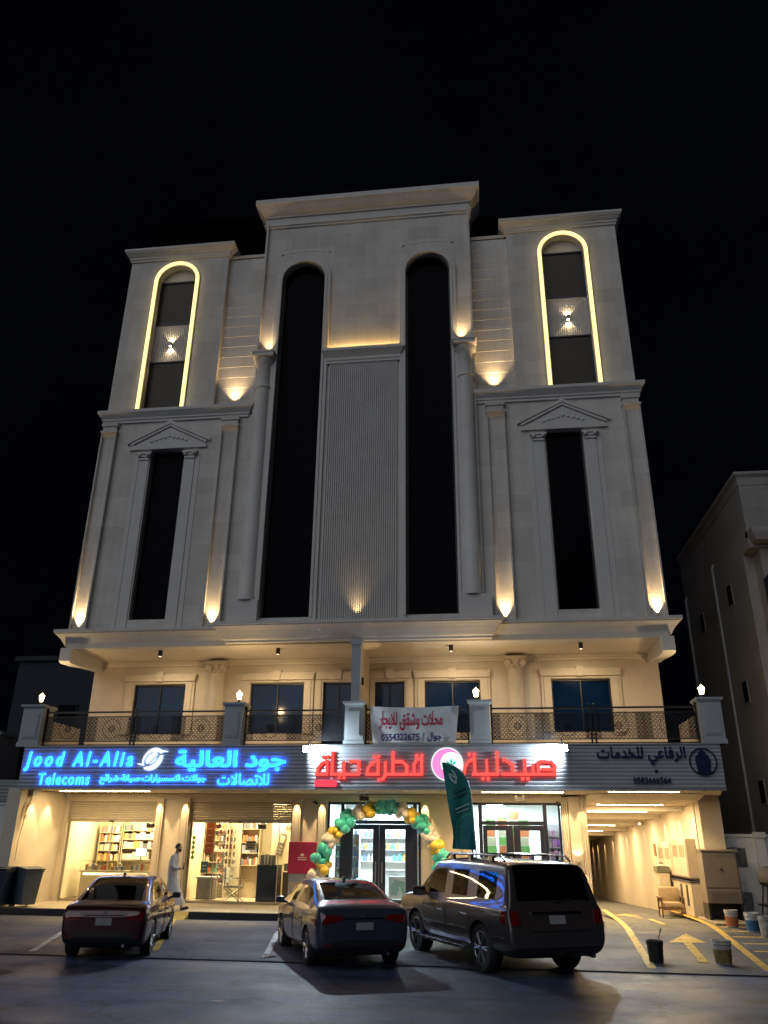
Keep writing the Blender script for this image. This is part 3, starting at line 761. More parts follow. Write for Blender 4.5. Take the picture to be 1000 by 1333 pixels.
# canopy slab with its soffit; parapet at its front edge; side parapets
m = MB(); m.prism([(C-10.33, 24.42), (C+10.72, 24.42), (C+11.38, 27.3), (C+11.38, 58), (C-10.33, 58)], 'z', 3.62, 4.86); part(m, 'canopy_slab', M_CEIL)
m = MB(); m.box(C-10.33, C-10.15, 25.0, 27.1, 4.862, 5.75); m.box(C+10.35, C+10.55, 25.0, 27.1, 4.862, 5.75); part(m, 'side_parapet', M_WALL)
M_PIER = pmat('pale grey paint', (.40, .43, .44), .6, noise=.12, nscale=2)
for c0, wd in ((-10.43, .68), (-3.71, .58), (.13, .58), (3.97, .60), (10.68, .62)):
    xc = C+c0; m = MB(); h = wd/2
    m.box(xc-h, xc+h, 24.36, 24.36+wd, 4.865, 6.05); m.box(xc-h-.03, xc+h+.03, 24.33, 24.39+wd, 4.865, 5.0)
    m.box(xc-h+.08, xc+h-.08, 24.335, 24.36, 5.12, 5.92); m.box(xc-h+.12, xc+h-.12, 24.32, 24.336, 5.17, 5.87)
    m.sweep([(xc-h, 24.36), (xc+h, 24.36), (xc+h, 24.36+wd), (xc-h, 24.36+wd)], [(-.1, 6.05), (.0, 6.05), (.05, 6.10), (.07, 6.12), (.07, 6.18), (-.1, 6.20)], closed=True)
    m.box(xc-h+.05, xc+h-.05, 24.41, 24.31+wd, 6.1, 6.199)
    part(m, 'parapet_pier', M_PIER)
# centre post from pier to ceiling and the party screen behind it
m = MB(); m.box(C+.0, C+.28, 24.45, 24.75, 6.2, 7.98); m.box(C-.05, C+.33, 24.40, 24.80, 7.98, 8.16); part(m, 'centre_post', M_PIER)
m = MB(); m.box(C+.08, C+.20, 24.80, 27.09, 4.87, 8.1); part(m, 'party_wall', M_WALL)
# ------------------------------------------------------------------ ground floor walls
YS = 27.3
m = MB()
for x0, x1 in ((-14.55, -14.38), (-11.2, -10.02), (-6.50, -5.33), (-2.23, -.63)): m.box(x0, x1, YS, YS+.3, .27, 3.62)
for x0, x1, z in ((-14.38, -11.2, 3.36), (-10.02, -6.5, 3.36), (-5.33, -2.23, 3.38), (-.63, 2.26, 3.38)): m.box(x0, x1, YS, YS+.3, z, 3.62)
part(m, 'shopfront_wall', M_SHOPW)
for x0, x1 in ((-11.19, -10.95), (-10.30, -10.04), (-6.47, -6.2), (-5.6, -5.36), (-2.2, -1.95), (-.9, -.66)):
    m = MB(); m.box(x0, x1, YS-.10, YS+.001, .27, 3.46); m.box(x0+.05, x1-.05, YS-.12, YS-.099, .45, 3.3); part(m, 'shop_pilaster', M_SHOPW)
m = MB(); m.box(-14.52, 2.3, YS-.05, YS+.001, 3.46, 3.60); m.box(-14.52, 2.3, YS-.09, YS-.049, 3.52, 3.60); part(m, 'shop_moulding', M_SHOPW)
m = MB(); m.box(-14.98, -14.55, 24.45, 27.6, .05, 3.62); part(m, 'end_wall', M_SHOPW)
m = MB(); m.box(6.53, 7.17, YS, YS+.6, .05, 3.62); m.box(6.50, 7.0, YS+.6, 58, -1.3, 3.62); part(m, 'driveway_wall', M_SHOPW)
m = MB(); m.box(2.85, 3.06, YS, 58, -1.3, 3.62); part(m, 'driveway_wall', M_SHOPW); m = MB(); m.box(3.061, 6.499, 57.6, 58, -1.5, 3.6); part(m, 'driveway_end_wall', M_SHOPW)
m = MB(); m.prism([(26.2, 3.61), (26.2, 3.60), (27, 3.46), (58, 2.27), (58, 3.61)], 'x', 3.061, 6.499); part(m, 'driveway_ceiling', M_CEIL)
for y in (29.3, 33.2, 37.2, 41.5, 46): 
    z = 3.46-.0384*(y-27); m = MB(); m.box(3.07, 6.49, y, y+.3, z-.16, z+.05); part(m, 'ceiling_beam', M_CEIL)
# fluted pier beside the driveway
m = MB()
def wavy(x0, x1, n, yf, amp):
    P = []
    for i in range(n*6+1): P.append((x0+(x1-x0)*i/(n*6), yf-.6*amp*abs(math.sin(math.pi*i/6))))
    return [(x0, YS+.3)]+P+[(x1, YS+.3)]
m.prism(wavy(2.27, 2.50, 3, YS-.02, .05), 'z', .1, 3.55); m.prism(wavy(2.505, 2.85, 1, YS-.10, .02), 'z', .1, 3.56); m.prism(wavy(2.855, 3.06, 3, YS-.06, .05), 'z', .1, 3.55)
part(m, 'fluted_pier', M_SHOPW, 25)
# roller shutters, half lowered
for x0, x1 in ((-14.37, -11.21), (-10.01, -6.51)):
    m = MB(); z = 2.76
    while z < 3.34:
        m.prism([(YS+.06, z), (YS+.045, z+.03), (YS+.06, z+.072), (YS+.10, z+.072), (YS+.10, z)], 'x', x0, x1); z += .075
    m.box(x0, x1, YS+.03, YS+.12, 2.70, 2.758)
    sh = part(m, 'roller_shutter', M_SHUT)
    m = MB(); m.box((x0+x1)/2-.09, (x0+x1)/2+.09, YS+.01, YS+.03, 2.71, 2.75); m.build('lock', M_BLACK, sh)
M_SGLASS = glassmat('shop glass', (.93, .95, .94), .01, 1.45, .7)
for x0, x1, ms in ((-14.37, -11.21, (-12.8,)), (-10.01, -6.51, (-9.15, -8.2, -6.95))):
    fr = MB(); fr.box(x0, x0+.05, YS+.14, YS+.2, .28, 3.36); fr.box(x1-.05, x1, YS+.14, YS+.2, .28, 3.36); fr.box(x0+.05, x1-.05, YS+.14, YS+.2, .28, .34)
    for q in ms: fr.box(q-.012, q+.012, YS+.15, YS+.19, .34, 2.8)
    wn = part(fr, 'shop_window', pmat('champagne aluminium', (.45, .38, .28), .4, .5)); m = MB(); m.box(x0+.05, x1-.05, YS+.165, YS+.175, .34, 2.9); m.build('glass', M_SGLASS, wn)
def glazing(x0, x1, m0, m1, leaf):
    f = (YS+.10, YS+.20); fr = MB()
    fr.box(x0, x0+.07, *f, .28, 3.38); fr.box(x1-.07, x1, *f, .28, 3.38); fr.box(x0+.07, x1-.07, *f, 3.30, 3.38)
    for q in (m0, m1): fr.box(q-.06, q+.06, *f, .28, 3.30)
    fr.box(m0+.06, m1-.06, YS+.11, YS+.19, 2.70, 2.82)
    for a, b in ((x0+.07, m0-.06), (m1+.06, x1-.07)): fr.box(a, b, YS+.11, YS+.19, .28, .36)
    wn = part(fr, 'shop_window', M_BRONZE)
    m = MB()
    for a, b in ((x0+.07, m0-.06), (m1+.06, x1-.07)): m.box(a, b, YS+.145, YS+.155, .36, 3.30)
    m.box(m0+.06, m1-.06, YS+.145, YS+.155, 2.82, 3.30)
    m.build('glass', M_SGLASS, wn)
    for (a, b, g0, g1) in leaf:
        d = MB(); d.box(a, g0, YS+.09, YS+.17, .30, 2.69); d.box(g1, b, YS+.09, YS+.17, .30, 2.69); d.box(g0, g1, YS+.09, YS+.17, 2.54, 2.69); d.box(g0, g1, YS+.09, YS+.17, .30, .48)
        dr = part(d, 'glass_door', M_BRONZE)
        m = MB(); m.box(g0, g1, YS+.125, YS+.135, .48, 2.54); m.build('glass', M_SGLASS, dr)
        hx = b-.10 if abs(b-(m0+m1)/2) < abs(a-(m0+m1)/2) else a+.10
        m = MB(); m.tube([(hx, YS+.09, .95), (hx, YS+.03, .98), (hx, YS+.03, 1.52), (hx, YS+.09, 1.55)], .015, 8); m.build('handle', M_GREY, dr)
glazing(-5.32, -2.24, -4.82, -2.42, [(-4.755, -3.60, -4.46, -3.80), (-3.59, -2.485, -3.39, -2.74)])
glazing(-.62, 2.25, -.30, 1.76, [(-.235, .725, -.10, .50), (.735, 1.695, .95, 1.58)])
# ------------------------------------------------------------------ shop interiors (part of the building)
M_INW = pmat('cream shop interior', (.72, .62, .42), .6, noise=.1, nscale=2)
M_INC = pmat('white shop interior', (.78, .80, .80), .5, noise=.06, nscale=2)
M_FLOORI = pmat('polished floor tile', (.55, .48, .36), .25, noise=.15, nscale=2)
def room(x0, x1, y1, mat, zc=3.45):
    y0 = YS+.3; m = MB()
    m.quad((x0,y0,.31),(x0,y1,.31),(x0,y1,zc),(x0,y0,zc)); m.quad((x1,y1,.31),(x1,y0,.31),(x1,y0,zc),(x1,y1,zc)); m.quad((x0,y1,.31),(x1,y1,.31),(x1,y1,zc),(x0,y1,zc)); m.quad((x0,y0,zc),(x0,y1,zc),(x1,y1,zc),(x1,y0,zc))
    part(m, 'shop_interior', mat)
    m = MB(); m.box(x0, x1, YS+.2, y1, .272, .30); part(m, 'shop_floor', M_FLOORI)
room(-14.42, -11.0, 29.9, M_INW); room(-10.2, -6.3, 30.3, M_INW); room(-5.5, 2.6, 31.6, M_INC)
E_WARMP = emat('warm ceiling panel', (1, .78, .44), 170); E_COOLP = emat('cool ceiling panel', (.74, .90, 1.0), 165)
def ceil_lights(pts, mat, sx, sy, z=3.44):
    for x, y in pts:
        m = MB(); m.box(x-sx-.03, x+sx+.03, y-sy-.03, y+sy+.03, z-.03, z); f = part(m, 'ceiling_light', M_WHITEP)
        m = MB(); m.quad((x-sx, y-sy, z-.032), (x-sx, y+sy, z-.032), (x+sx, y+sy, z-.032), (x+sx, y-sy, z-.032)); m.build('diffuser', mat, f)
ceil_lights([(-13.4, 28.6), (-12.0, 28.6)], E_WARMP, .3, .3)
ceil_lights([(-9.3, 28.8), (-7.4, 28.8)], E_WARMP, .34, .34)
ceil_lights([(-4.6, 28.9), (-3.0, 28.9), (-1.2, 28.9), (.4, 28.9), (1.7, 28.9), (-3.8, 30.6), (.2, 30.6)], E_COOLP, .3, .3)
# recessed strip lights in the canopy soffit
E_STRIP = emat('warm strip light', (1, .72, .36), 62)
for x0, x1, y, on in ((-13.9, -10.9, 25.7, 1), (-9.2, -6.9, 25.7, 0), (-.2, 2.25, 25.7, 1), (3.55, 5.55, 25.35, 1)):
    m = MB(); m.box(x0-.06, x1+.06, y-.17, y+.17, 3.605, 3.622); f = part(m, 'strip_light', M_WHITEP)
    m = MB(); m.quad((x0, y-.12, 3.602), (x0, y+.12, 3.602), (x1, y+.12, 3.602), (x1, y-.12, 3.602)); m.build('diffuser', E_STRIP if on else M_SHUT, f)
for y in (28.4, 31.3, 35.0, 39.5, 44.0):
    z = 3.455-.0384*(y-27)-.012
    m = MB(); m.box(3.5, 5.7, y-.12, y+.12, z-.02, z+.03); f = part(m, 'strip_light', M_WHITEP)
    m = MB(); m.quad((3.55, y-.09, z-.022), (3.55, y+.09, z-.022), (5.65, y+.09, z-.022), (5.65, y-.09, z-.022)); m.build('diffuser', emat('driveway strip light', (1, .72, .38), 190), f)
# downlights that scallop the walls
M_LENS = emat('warm lens', (1, .74, .42), 14, False)
def downlight(x, y, z, e, ang=58, d=(0, 0, -1), blend=.5):
    m = MB(); m.lathe((x, y, z), [(.055, -.02), (.055, .0), (.04, .0)], 12); f = part(m, 'downlight', M_WHITEP)
    m = MB(); m.lathe((x, y, z-.006), [(.0, 0), (.038, 0)], 12); m.build('lens', M_LENS, f)
    L = lamp('downlight_beam', 'SPOT', (x, y, z-.03), e, WARM, BLD, size=.02, angle=ang, blend=blend); aim(L, d)
for x in (-11.07, -10.17, -6.33, -5.48, -2.08, -.78): downlight(x, YS-.28, 3.615, 190, 56)
for y in (25.2, 26.2): downlight(-14.30, y, 3.615, 200, 66)
for x, y in ((2.2, 24.8), (4.2, 24.8), (6.5, 26.3)): downlight(x, y, 3.615, 150, 84, (0, .1, -1), .9)
for x in (-13.6, -8.0): downlight(x, 24.66, 3.615, 90, 80)
for x in (-5.0, -3.8, -2.6, -1.2, .6): downlight(x, 25.5, 3.615, 150, 110, (0, .25, -1), 1.0)  # added downlights, no fixtures seen here; they brighten the balloon arch and shopfront
for x in (2.38, 2.95): downlight(x, YS-.3, 3.615, 190, 54)
for k, y in enumerate((28.1, 30.2, 32.7, 34.9, 37.2, 39.7, 42.0, 44.2, 46.8, 50.2, 53.4, 56.0)):
    downlight(6.35, y, 3.46-.0384*(y-27)-.016, 130, 50)

# ================================================================== SIGN BAND AND SIGNS
def corrug(name, col, x0, x1, label):
    mat = pmat(name, col, .45, .0, noise=.12, nscale=2.5)
    P = []; n = 11
    for i in range(n):
        z = 3.64+1.19*i/n; h = 1.19/n
        P += [(24.29, z), (24.268, z+h*.2), (24.264, z+h*.62), (24.29, z+h*.86)]
    poly = [(24.38, 3.64)]+P+[(24.29, 4.83), (24.38, 4.83)]
    o = tag(empty('shop_sign', ((x0+x1)/2, 24.35, 3.62)), label, 'sign')
    m = MB(); m.prism(poly, 'x', x0+.003, x1-.003); m.build('backing', mat, o)
    m = MB(); m.box(x0+.002, x1-.002, 24.25, 24.40, 3.585, 3.638); m.box(x0+.002, x1-.002, 24.25, 24.40, 4.832, 4.87); m.build('edge_trim', M_GREY, o)
    m = MB(); m.box(x0+.003, x1-.003, 24.381, 24.418, 3.64, 4.83); m.build('mount', M_BLACK, o)
    return o
SG1 = corrug('grey corrugated sheet', (.40, .42, .45), -14.60, -5.42, 'wide corrugated telecom shop sign with glowing cyan lettering and a white swirl emblem')
SG2 = corrug('grey corrugated sheet', (.40, .42, .45), -5.42, 2.40, 'corrugated pharmacy sign with glowing red Arabic lettering and a round pink emblem')
SG3 = corrug('grey corrugated sheet', (.40, .42, .45), 2.40, 6.62, 'unlit corrugated shop sign with dark blue lettering over the driveway')
E_CYAN = emat('cyan letter face', (.07, .84, 1.0), 1.1); E_BLUE = emat('blue letter edge', (.015, .13, 1.0), 19)
E_RED = emat('red letter face', (1.0, .12, .10), 1.12, False); E_REDS = emat('red letter edge', (1.0, .012, .014), 3.6)
YL = 24.19
def letters(text, px0, px1, z0, z1, par, mats, bold, rows=40, shear=0, name='lettering', depth=.032, y=YL+.03, warp=None, space=1.0):
    o = text_part(text, px0, px1, z0, z1, y, depth, name, mats, par, bold, rows, shear, warp, space)
    o.name = name; return o
cy2 = [E_CYAN, E_BLUE]
letters('Jood Al-Alia', -14.50, -10.94, 4.11, 4.70, SG1, cy2, 2.0, 56, .12, space=1.45)
letters('Telecoms', -13.96, -12.26, 3.70, 4.05, SG1, cy2, 1.2, 44, .05, space=1.18)
letters(arabic('جود العالية'), -9.55, -6.07, 4.08, 4.73, SG1, cy2, 2.3, 60)
letters(arabic('للاتصالات'), -8.16, -6.55, 3.70, 4.04, SG1, cy2, 1.3, 50)
letters(arabic('جوالات-اكسسوارات-صيانة-شرائح'), -11.92, -8.52, 3.72, 4.02, SG1, cy2, .9, 50)
# white swirl emblem
E_WHITEF = emat('white emblem face', (.95, .98, 1.0), 1.05, False)
strokes = []; m = MB()
M_, h_ = stroke_mask([([(0,0),(.05,.0)], .9)], -.7, .7, -.6, .6, 80, .1)
def emblem_mask():
    n = 90; g_ = np.linspace(-.75, .75, 110); GX, GY = np.meshgrid(np.linspace(-.85, .85, 124), np.linspace(-.75, .75, 110))
    a = R(35); u = GX*math.cos(a)+GY*math.sin(a); v = -GX*math.sin(a)+GY*math.cos(a)
    D = ((u/.60)**2+(v/.46)**2 < 1)
    sw = (np.abs(GY-(.35*GX+.06+.12*np.sin(GX*4))) < .10*(1-np.abs(GX)/.85)+.01) & (np.abs(GX) < .82)
    D = D | sw
    c1 = np.abs(np.hypot((u+.02)/.42, (v-.05)/.24)-1) < .15
    c2 = np.abs(GY-(.35*GX-.06+.12*np.sin(GX*4))) < .045
    D = D & ~(c1 & (GY < .3)) & ~(c2 & (np.abs(GX) < .6))
    return D.astype(float)
o = mask_mesh(np.pad(emblem_mask(), 3), -10.75, -9.80, 4.12, 4.80, YL, .06, 'emblem', [E_WHITEF, emat('white emblem edge', (.35, .55, 1.0), 2)], SG1)
# red square-cut lettering
def kufi(strokes, dots, x_of, z_of, wd, par, curves=(), rows=70):
    P = [p for st in strokes for p in st]+[(d[0], d[1]) for d in dots]
    x0 = min(p[0] for p in P)-wd; x1 = max(p[0] for p in P)+wd; y0 = min(p[1] for p in P)-wd; y1 = max(p[1] for p in P)+wd
    M, h = stroke_mask(strokes, x0, x1, y0, y1, rows, wd, [(d[0], d[1], wd*1.12) for d in dots])
    ys, xs = np.where(M > .5); hh = (y1-y0)/rows
    gx = lambda c: x0+(c-6)*hh; gy = lambda r_: y0+(r_-6)*hh
    mask_mesh(M, x_of(gx(xs.min())), x_of(gx(xs.max()+1)), z_of(gy(ys.min())), z_of(gy(ys.max()+1)), YL+.02, .04, 'lettering', [E_RED, E_REDS], par)
def arc(cx_, cy_, rx, ry, a0, a1, n=7): return [(cx_+rx*math.cos(R(a0+(a1-a0)*i/n)), cy_+ry*math.sin(R(a0+(a1-a0)*i/n))) for i in range(n+1)]
xo = lambda u: -1.89+(u-890)*.00401
zo = lambda v: 4.02+v*.0038
# y is measured up from the baseline, in the same units as x
kufi([[(880, 0), (770, 0)], [(880, 0), (880, 112)], [(880, 112), (845, 112), (822, 70), (822, 0)],
      [(770, 0), (660, 0)], [(665, 0), (665, 160)], [(665, 92), (735, 92), (768, 60), (768, 0)],
      [(607, 85), (607, -10), (590, -36), (560, -42)], [(660, 0), (607, 0)],
      ], [(843, 138), (880, 138)], xo, zo, 22, SG2)
kufi([[(555, 0), (472, 0)], [(555, 0), (555, 98)], [(472, 0), (480, 45), (505, 80), (545, 98)]], [(524, 132), (555, 132)], xo, zo, 22, SG2)
kufi([[(408, 0), (205, 0)], [(408, 0), (408, 96), (345, 96)], [(292, 0), (292, 84)], [(207, 0), (207, 160)]], [(264, -26), (300, -26)], xo, zo, 22, SG2)
kufi([[(168, 0), (92, 0)], [(168, 0), (168, 98)], [(92, 0), (100, 45), (125, 80), (160, 98)]], [(137, 132), (168, 132)], xo, zo, 22, SG2)
xo2 = lambda u: 1.97+(u-890)*.0033
zo2 = lambda v: 4.02+v*.0031
kufi([[(875, 0), (600, 0)], [(875, 0), (880, 70), (850, 108), (760, 112)], [(760, 112), (738, 90), (738, 0)], [(770, 42), (870, 42)], [(690, 0), (690, 72)], [(622, 0), (622, 122)], [(600, 0), (520, 0)]],
     [(596, -40), (640, -40)], xo2, zo2, 28, SG2)
kufi([[(515, 0), (425, 0)], [(513, 0), (513, 85), (440, 132)]], [], xo2, zo2, 28, SG2)
kufi([[(378, 0), (165, 0)], [(378, 0), (378, 190)], [(287, 0), (287, 122)], [(178, 0), (178, 140)], [(82, 0), (92, 60), (120, 110), (170, 140)]],
     [(134, 178), (178, 178), (248, -40), (296, -40)], xo2, zo2, 28, SG2)
# small red bar under the name
m = MB(); m.bbox(-5.14, -4.47, 24.17, 24.25, 3.66, 3.86, .03); m.build('sub_panel', emat('red panel face', (1.0, .07, .12), 1.1), SG2)
# round emblem: pink disc with white crescent hollow and a green leaf
m = MB(); m.lathe((-1.18, 24.20, 4.30), [(.0, 0), (.44, 0), (.44, .05)], 40, 'y'); m.build('disc', emat('pink disc', (1.0, .26, .62), 1.2), SG2)
m = MB(); m.lathe((-1.06, 24.185, 4.32), [(.0, 0), (.315, 0), (.315, .012)], 36, 'y'); d_ = m.build('crescent_hollow', emat('white disc', (.86, .96, 1.0), 1.6), SG2)
m = MB()
for a_ in (-60, 0, 60): 
    ca, sa = math.cos(R(90+a_)), math.sin(R(90+a_))
    m.prism([(-1.06, 4.26), (-1.06+.10*ca-.045*sa, 4.28+.10*sa+.045*ca), (-1.06+.2*ca, 4.28+.2*sa), (-1.06+.10*ca+.045*sa, 4.28+.10*sa-.045*ca)], 'y', 24.170-.002*(a_/60), 24.184)
m.build('leaf', emat('green leaf', (.1, .75, .55), .9, False), SG2)
m = MB(); arch_ring_pts = 40
for i in range(40):
    t0, t1 = 2*math.pi*i/40, 2*math.pi*(i+1)/40
    m.prism([(-1.18+.44*math.cos(t0), 4.30+.44*math.sin(t0)), (-1.18+.44*math.cos(t1), 4.30+.44*math.sin(t1)), (-1.18+.475*math.cos(t1), 4.30+.475*math.sin(t1)), (-1.18+.475*math.cos(t0), 4.30+.475*math.sin(t0))], 'y', 24.19, 24.25)
m.build('rim', E_WHITEF, SG2)
# unlit navy lettering
M_NAVY = pmat('navy acrylic', (.012, .02, .07), .3, noise=.2)
letters(arabic('الرفاعي للخدمات'), 3.15, 5.62, 4.28, 4.78, SG3, [M_NAVY, M_NAVY], 1.6, 60, y=24.20)
letters('0583666564', 4.10, 5.14, 3.76, 3.94, SG3, [M_NAVY, M_NAVY], 1.3, 34, y=24.20)
m = MB(); m.box(4.73, 4.80, 24.20, 24.26, 4.07, 4.14); m.build('dot', M_NAVY, SG3)
m = MB()
for i in range(40):
    t0, t1 = 2*math.pi*i/40, 2*math.pi*(i+1)/40
    pt = lambda r_, t: (6.08+r_*math.cos(t), 4.36+r_*math.sin(t)*1.0)
    m.prism([pt(.35, t0), pt(.35, t1), pt(.38, t1), pt(.38, t0)], 'y', 24.20, 24.26)
m.build('emblem_ring', M_NAVY, SG3)
m = MB(); m.prism([(5.92, 4.02), (6.24, 4.02), (6.29, 4.40), (6.24, 4.52), (6.20, 4.55), (6.16, 4.62), (6.11, 4.64), (6.10, 4.68), (6.04, 4.68), (6.03, 4.64), (5.99, 4.62), (5.95, 4.55), (5.90, 4.52), (5.87, 4.40)], 'y', 24.20, 24.26); m.build('tower_emblem', M_NAVY, SG3)

# ================================================================== LAMPS
E_BULB = emat('warm bulb', (1.0, .72, .36), 22, False)
E_FLOOD = emat('floodlight face', (.86, .96, 1.0), 260, False)
def uplight(name, x, y, z, e, label, ang=70, tilt=.18, group=None, dist=.05):
    t = thing(name, label, 'uplight', (x, y, z), 0, group)
    m = MB(); m.lathe((x, y, z), [(.05, 0), (.05, .012), (.024, .016), (.024, .03)], 14); m.build('base', M_BLACK, t, True)
    m = MB(); m.lathe((x, y, z+.028), [(.03, .0), (.046, .015), (.046, .06), (.038, .06)], 14); m.build('housing', M_BLACK, t, True)
    m = MB(); m.lathe((x, y, z+.083), [(.0, 0), (.037, 0)], 14); m.build('lens', E_BULB, t)
    L = lamp('beam', 'SPOT', (x, y, z+.095), e, WARM, t, size=.03, angle=ang, blend=1.0); aim(L, (0, tilt, 1))
    return t
PU = 'uplights at the feet of the tower pilasters'
for s, side in ((-1, 'left'), (1, 'right')):
    for c0, w_ in ((9.67, 'outer'), (4.925, 'inner')):
        uplight('pilaster_uplight', X(s, c0), 24.875, 8.735, 420, f'small warm uplight at the foot of the {w_} pilaster of the {side} tower', 70, .03, PU)
    uplight('siding_uplight', X(s, 4.95), 24.98, 17.40, 330, f'warm uplight on the ledge against the lapped siding beside the {side} tower', 80, .08, 'uplights on the middle cornice')
    uplight('column_uplight', CX+s*3.72, 24.66, 19.41, 150, f'warm uplight standing on top of the {side} engaged column', 75, .10, 'uplights on the column tops')
uplight('panel_uplight', CX, 24.60, 8.80, 70, 'single warm uplight at the foot of the fluted centre panel', 75, .10)
# led ledge light
t = thing('ledge_light', 'thin warm strip light lying on the ledge between the two arched windows', 'strip light', (CX, 24.7, 19.41))
m = MB(); m.box(CX-1.34, CX+1.34, 24.74, 24.78, 19.405, 19.43); m.build('channel', M_GREY, t)
m = MB(); m.quad((CX-1.33, 24.745, 19.434), (CX+1.33, 24.745, 19.434), (CX+1.33, 24.775, 19.434), (CX-1.33, 24.775, 19.434)); m.build('led_strip', emat('amber led', (1, .60, .18), 150), t)
# neon arches
E_NEON = emat('yellow neon', (1.0, .74, .26), 2.2)
for s, side in ((-1, 'left'), (1, 'right')):
    xc = X(s, 7.84)
    t = thing('neon_arch', f'glowing yellow neon arch round the top window of the {side} tower', 'neon light', (xc, 24.9, 17.38))
    m = MB(); m.tube(arch_path(xc, .89, 17.40, 23.52, 24.91), .066, 10); m.build('neon_tube', E_NEON, t, True)
    m = MB(); arch_ring(m, xc, .80, .98, 17.40, 23.52, 24.945, 24.962); m.build('channel', M_WHITEP, t)
    zz = 20.55
    t = thing('wall_sconce', f'small up and down wall lamp inside the neon arch of the {side} tower', 'wall lamp', (xc, 25.2, zz), 0, 'up and down lamps in the neon arches')
    m = MB(); m.lathe((xc, 25.17, zz-.10), [(.05, 0), (.05, .20)], 14); m.build('housing', M_GREY, t, True)
    m = MB(); m.box(xc-.03, xc+.03, 25.2, 25.262, zz-.04, zz+.04); m.build('bracket', M_GREY, t)
    for d in (-1, 1):
        m = MB(); m.lathe((xc, 25.17, zz+d*.103), [(0, 0), (.045, 0)], 12); m.build('lens', emat('sconce lens', (1, .84, .6), 40, False), t)
        L = lamp('beam', 'SPOT', (xc, 25.17, zz+d*.12), 20, WARM2, t, size=.01, angle=95, blend=.3); aim(L, (0, .35, d))
# lanterns on the parapet piers
for c0, nm in ((-10.33, 'far left'), (-3.62, 'second'), (3.88, 'third'), (10.55, 'far right')):
    xc, yc, z = C+c0, 24.55, 6.2
    lab = {'far left': 'small glowing lantern on the leftmost parapet pier above the telecom sign', 'second': 'small glowing lantern on the pier above the cyan Arabic lettering', 'third': 'small glowing lantern on the pier just right of the white banner', 'far right': 'small glowing lantern on the rightmost parapet pier over the driveway'}[nm]
    t = thing('pier_lantern', lab, 'lantern', (xc, yc, z), 0, 'lanterns on the parapet piers')
    m = MB(); m.lathe((xc, yc, z), [(.06, 0), (.06, .03), (.025, .05), (.025, .08), (.05, .10)], 12); m.build('base', M_BLACK, t, True)
    m = MB(); m.lathe((xc, yc, z+.10), [(.05, 0), (.095, .20), (.0, .20)], 6); m.build('lantern_glass', E_BULB, t)
    m = MB(); m.lathe((xc, yc, z+.30), [(.11, 0), (.11, .012), (.03, .07), (.012, .11), (0, .11)], 6); m.build('cap', M_BLACK, t)
    lamp('bulb', 'POINT', (xc, yc-.0, z+.52), 70, WARM, t, size=.08)
# ceiling spots over the balcony
for c0, lab in ((-6.75, 'leftmost black cylinder spotlight under the balcony ceiling'), (-2.65, 'black cylinder spotlight under the balcony ceiling left of the centre post'), (3.12, 'black cylinder spotlight under the balcony ceiling above the banner'), (7.25, 'rightmost black cylinder spotlight under the balcony ceiling')):
    xc, yc = C+c0, 25.3
    t = thing('ceiling_spotlight', lab, 'spotlight', (xc, yc, 8.10), 0, 'cylinder spotlights under the balcony ceiling')
    m = MB(); m.lathe((xc, yc, 7.90), [(.07, 0), (.07, .20)], 16); m.build('housing', M_BLACK, t, True)
    m = MB(); m.lathe((xc, yc, 7.899), [(0, 0), (.05, 0)], 14); m.build('lens', emat('spot lens', (1, .75, .45), 3, False), t)
    L = lamp('beam', 'SPOT', (xc, yc, 7.87), 210, WARM2, t, size=.05, angle=150, blend=1.0); aim(L, (0, .55, -1))
# wall lamp on the party wall
xc = C+.26
t = thing('post_sconce', 'slim up and down wall lamp beside the centre post on the balcony', 'wall lamp', (xc, 25.0, 6.9))
m = MB(); m.box(xc-.05, xc+.05, 24.95, 25.05, 6.8, 7.02); m.build('housing', M_BLACK, t)
for d in (-1, 1):
    L = lamp('beam', 'SPOT', (xc+.0, 25.0, 6.91+d*.14), 14, WARM, t, size=.01, angle=80, blend=.4); aim(L, (-.1, 0, d))
# wall lamp on the fluted pier
xc = 2.68
t = thing('pier_sconce', 'brass up and down wall lamp on the fluted pier beside the driveway', 'wall lamp', (xc, 27.1, 1.62))
m = MB(); m.prism([(xc-.09, 1.70), (xc, 1.62), (xc+.09, 1.70), (xc+.03, 1.62), (xc+.09, 1.54), (xc, 1.62), (xc-.09, 1.54), (xc-.03, 1.62)], 'y', 27.08, 27.17); m.build('housing', pmat('brass', (.5, .33, .1), .35, .9), t)
for d in (-1, 1):
    L = lamp('beam', 'SPOT', (xc, 27.03, 1.62+d*.10), 22, WARM, t, size=.01, angle=85, blend=.3); aim(L, (0, .3, d))
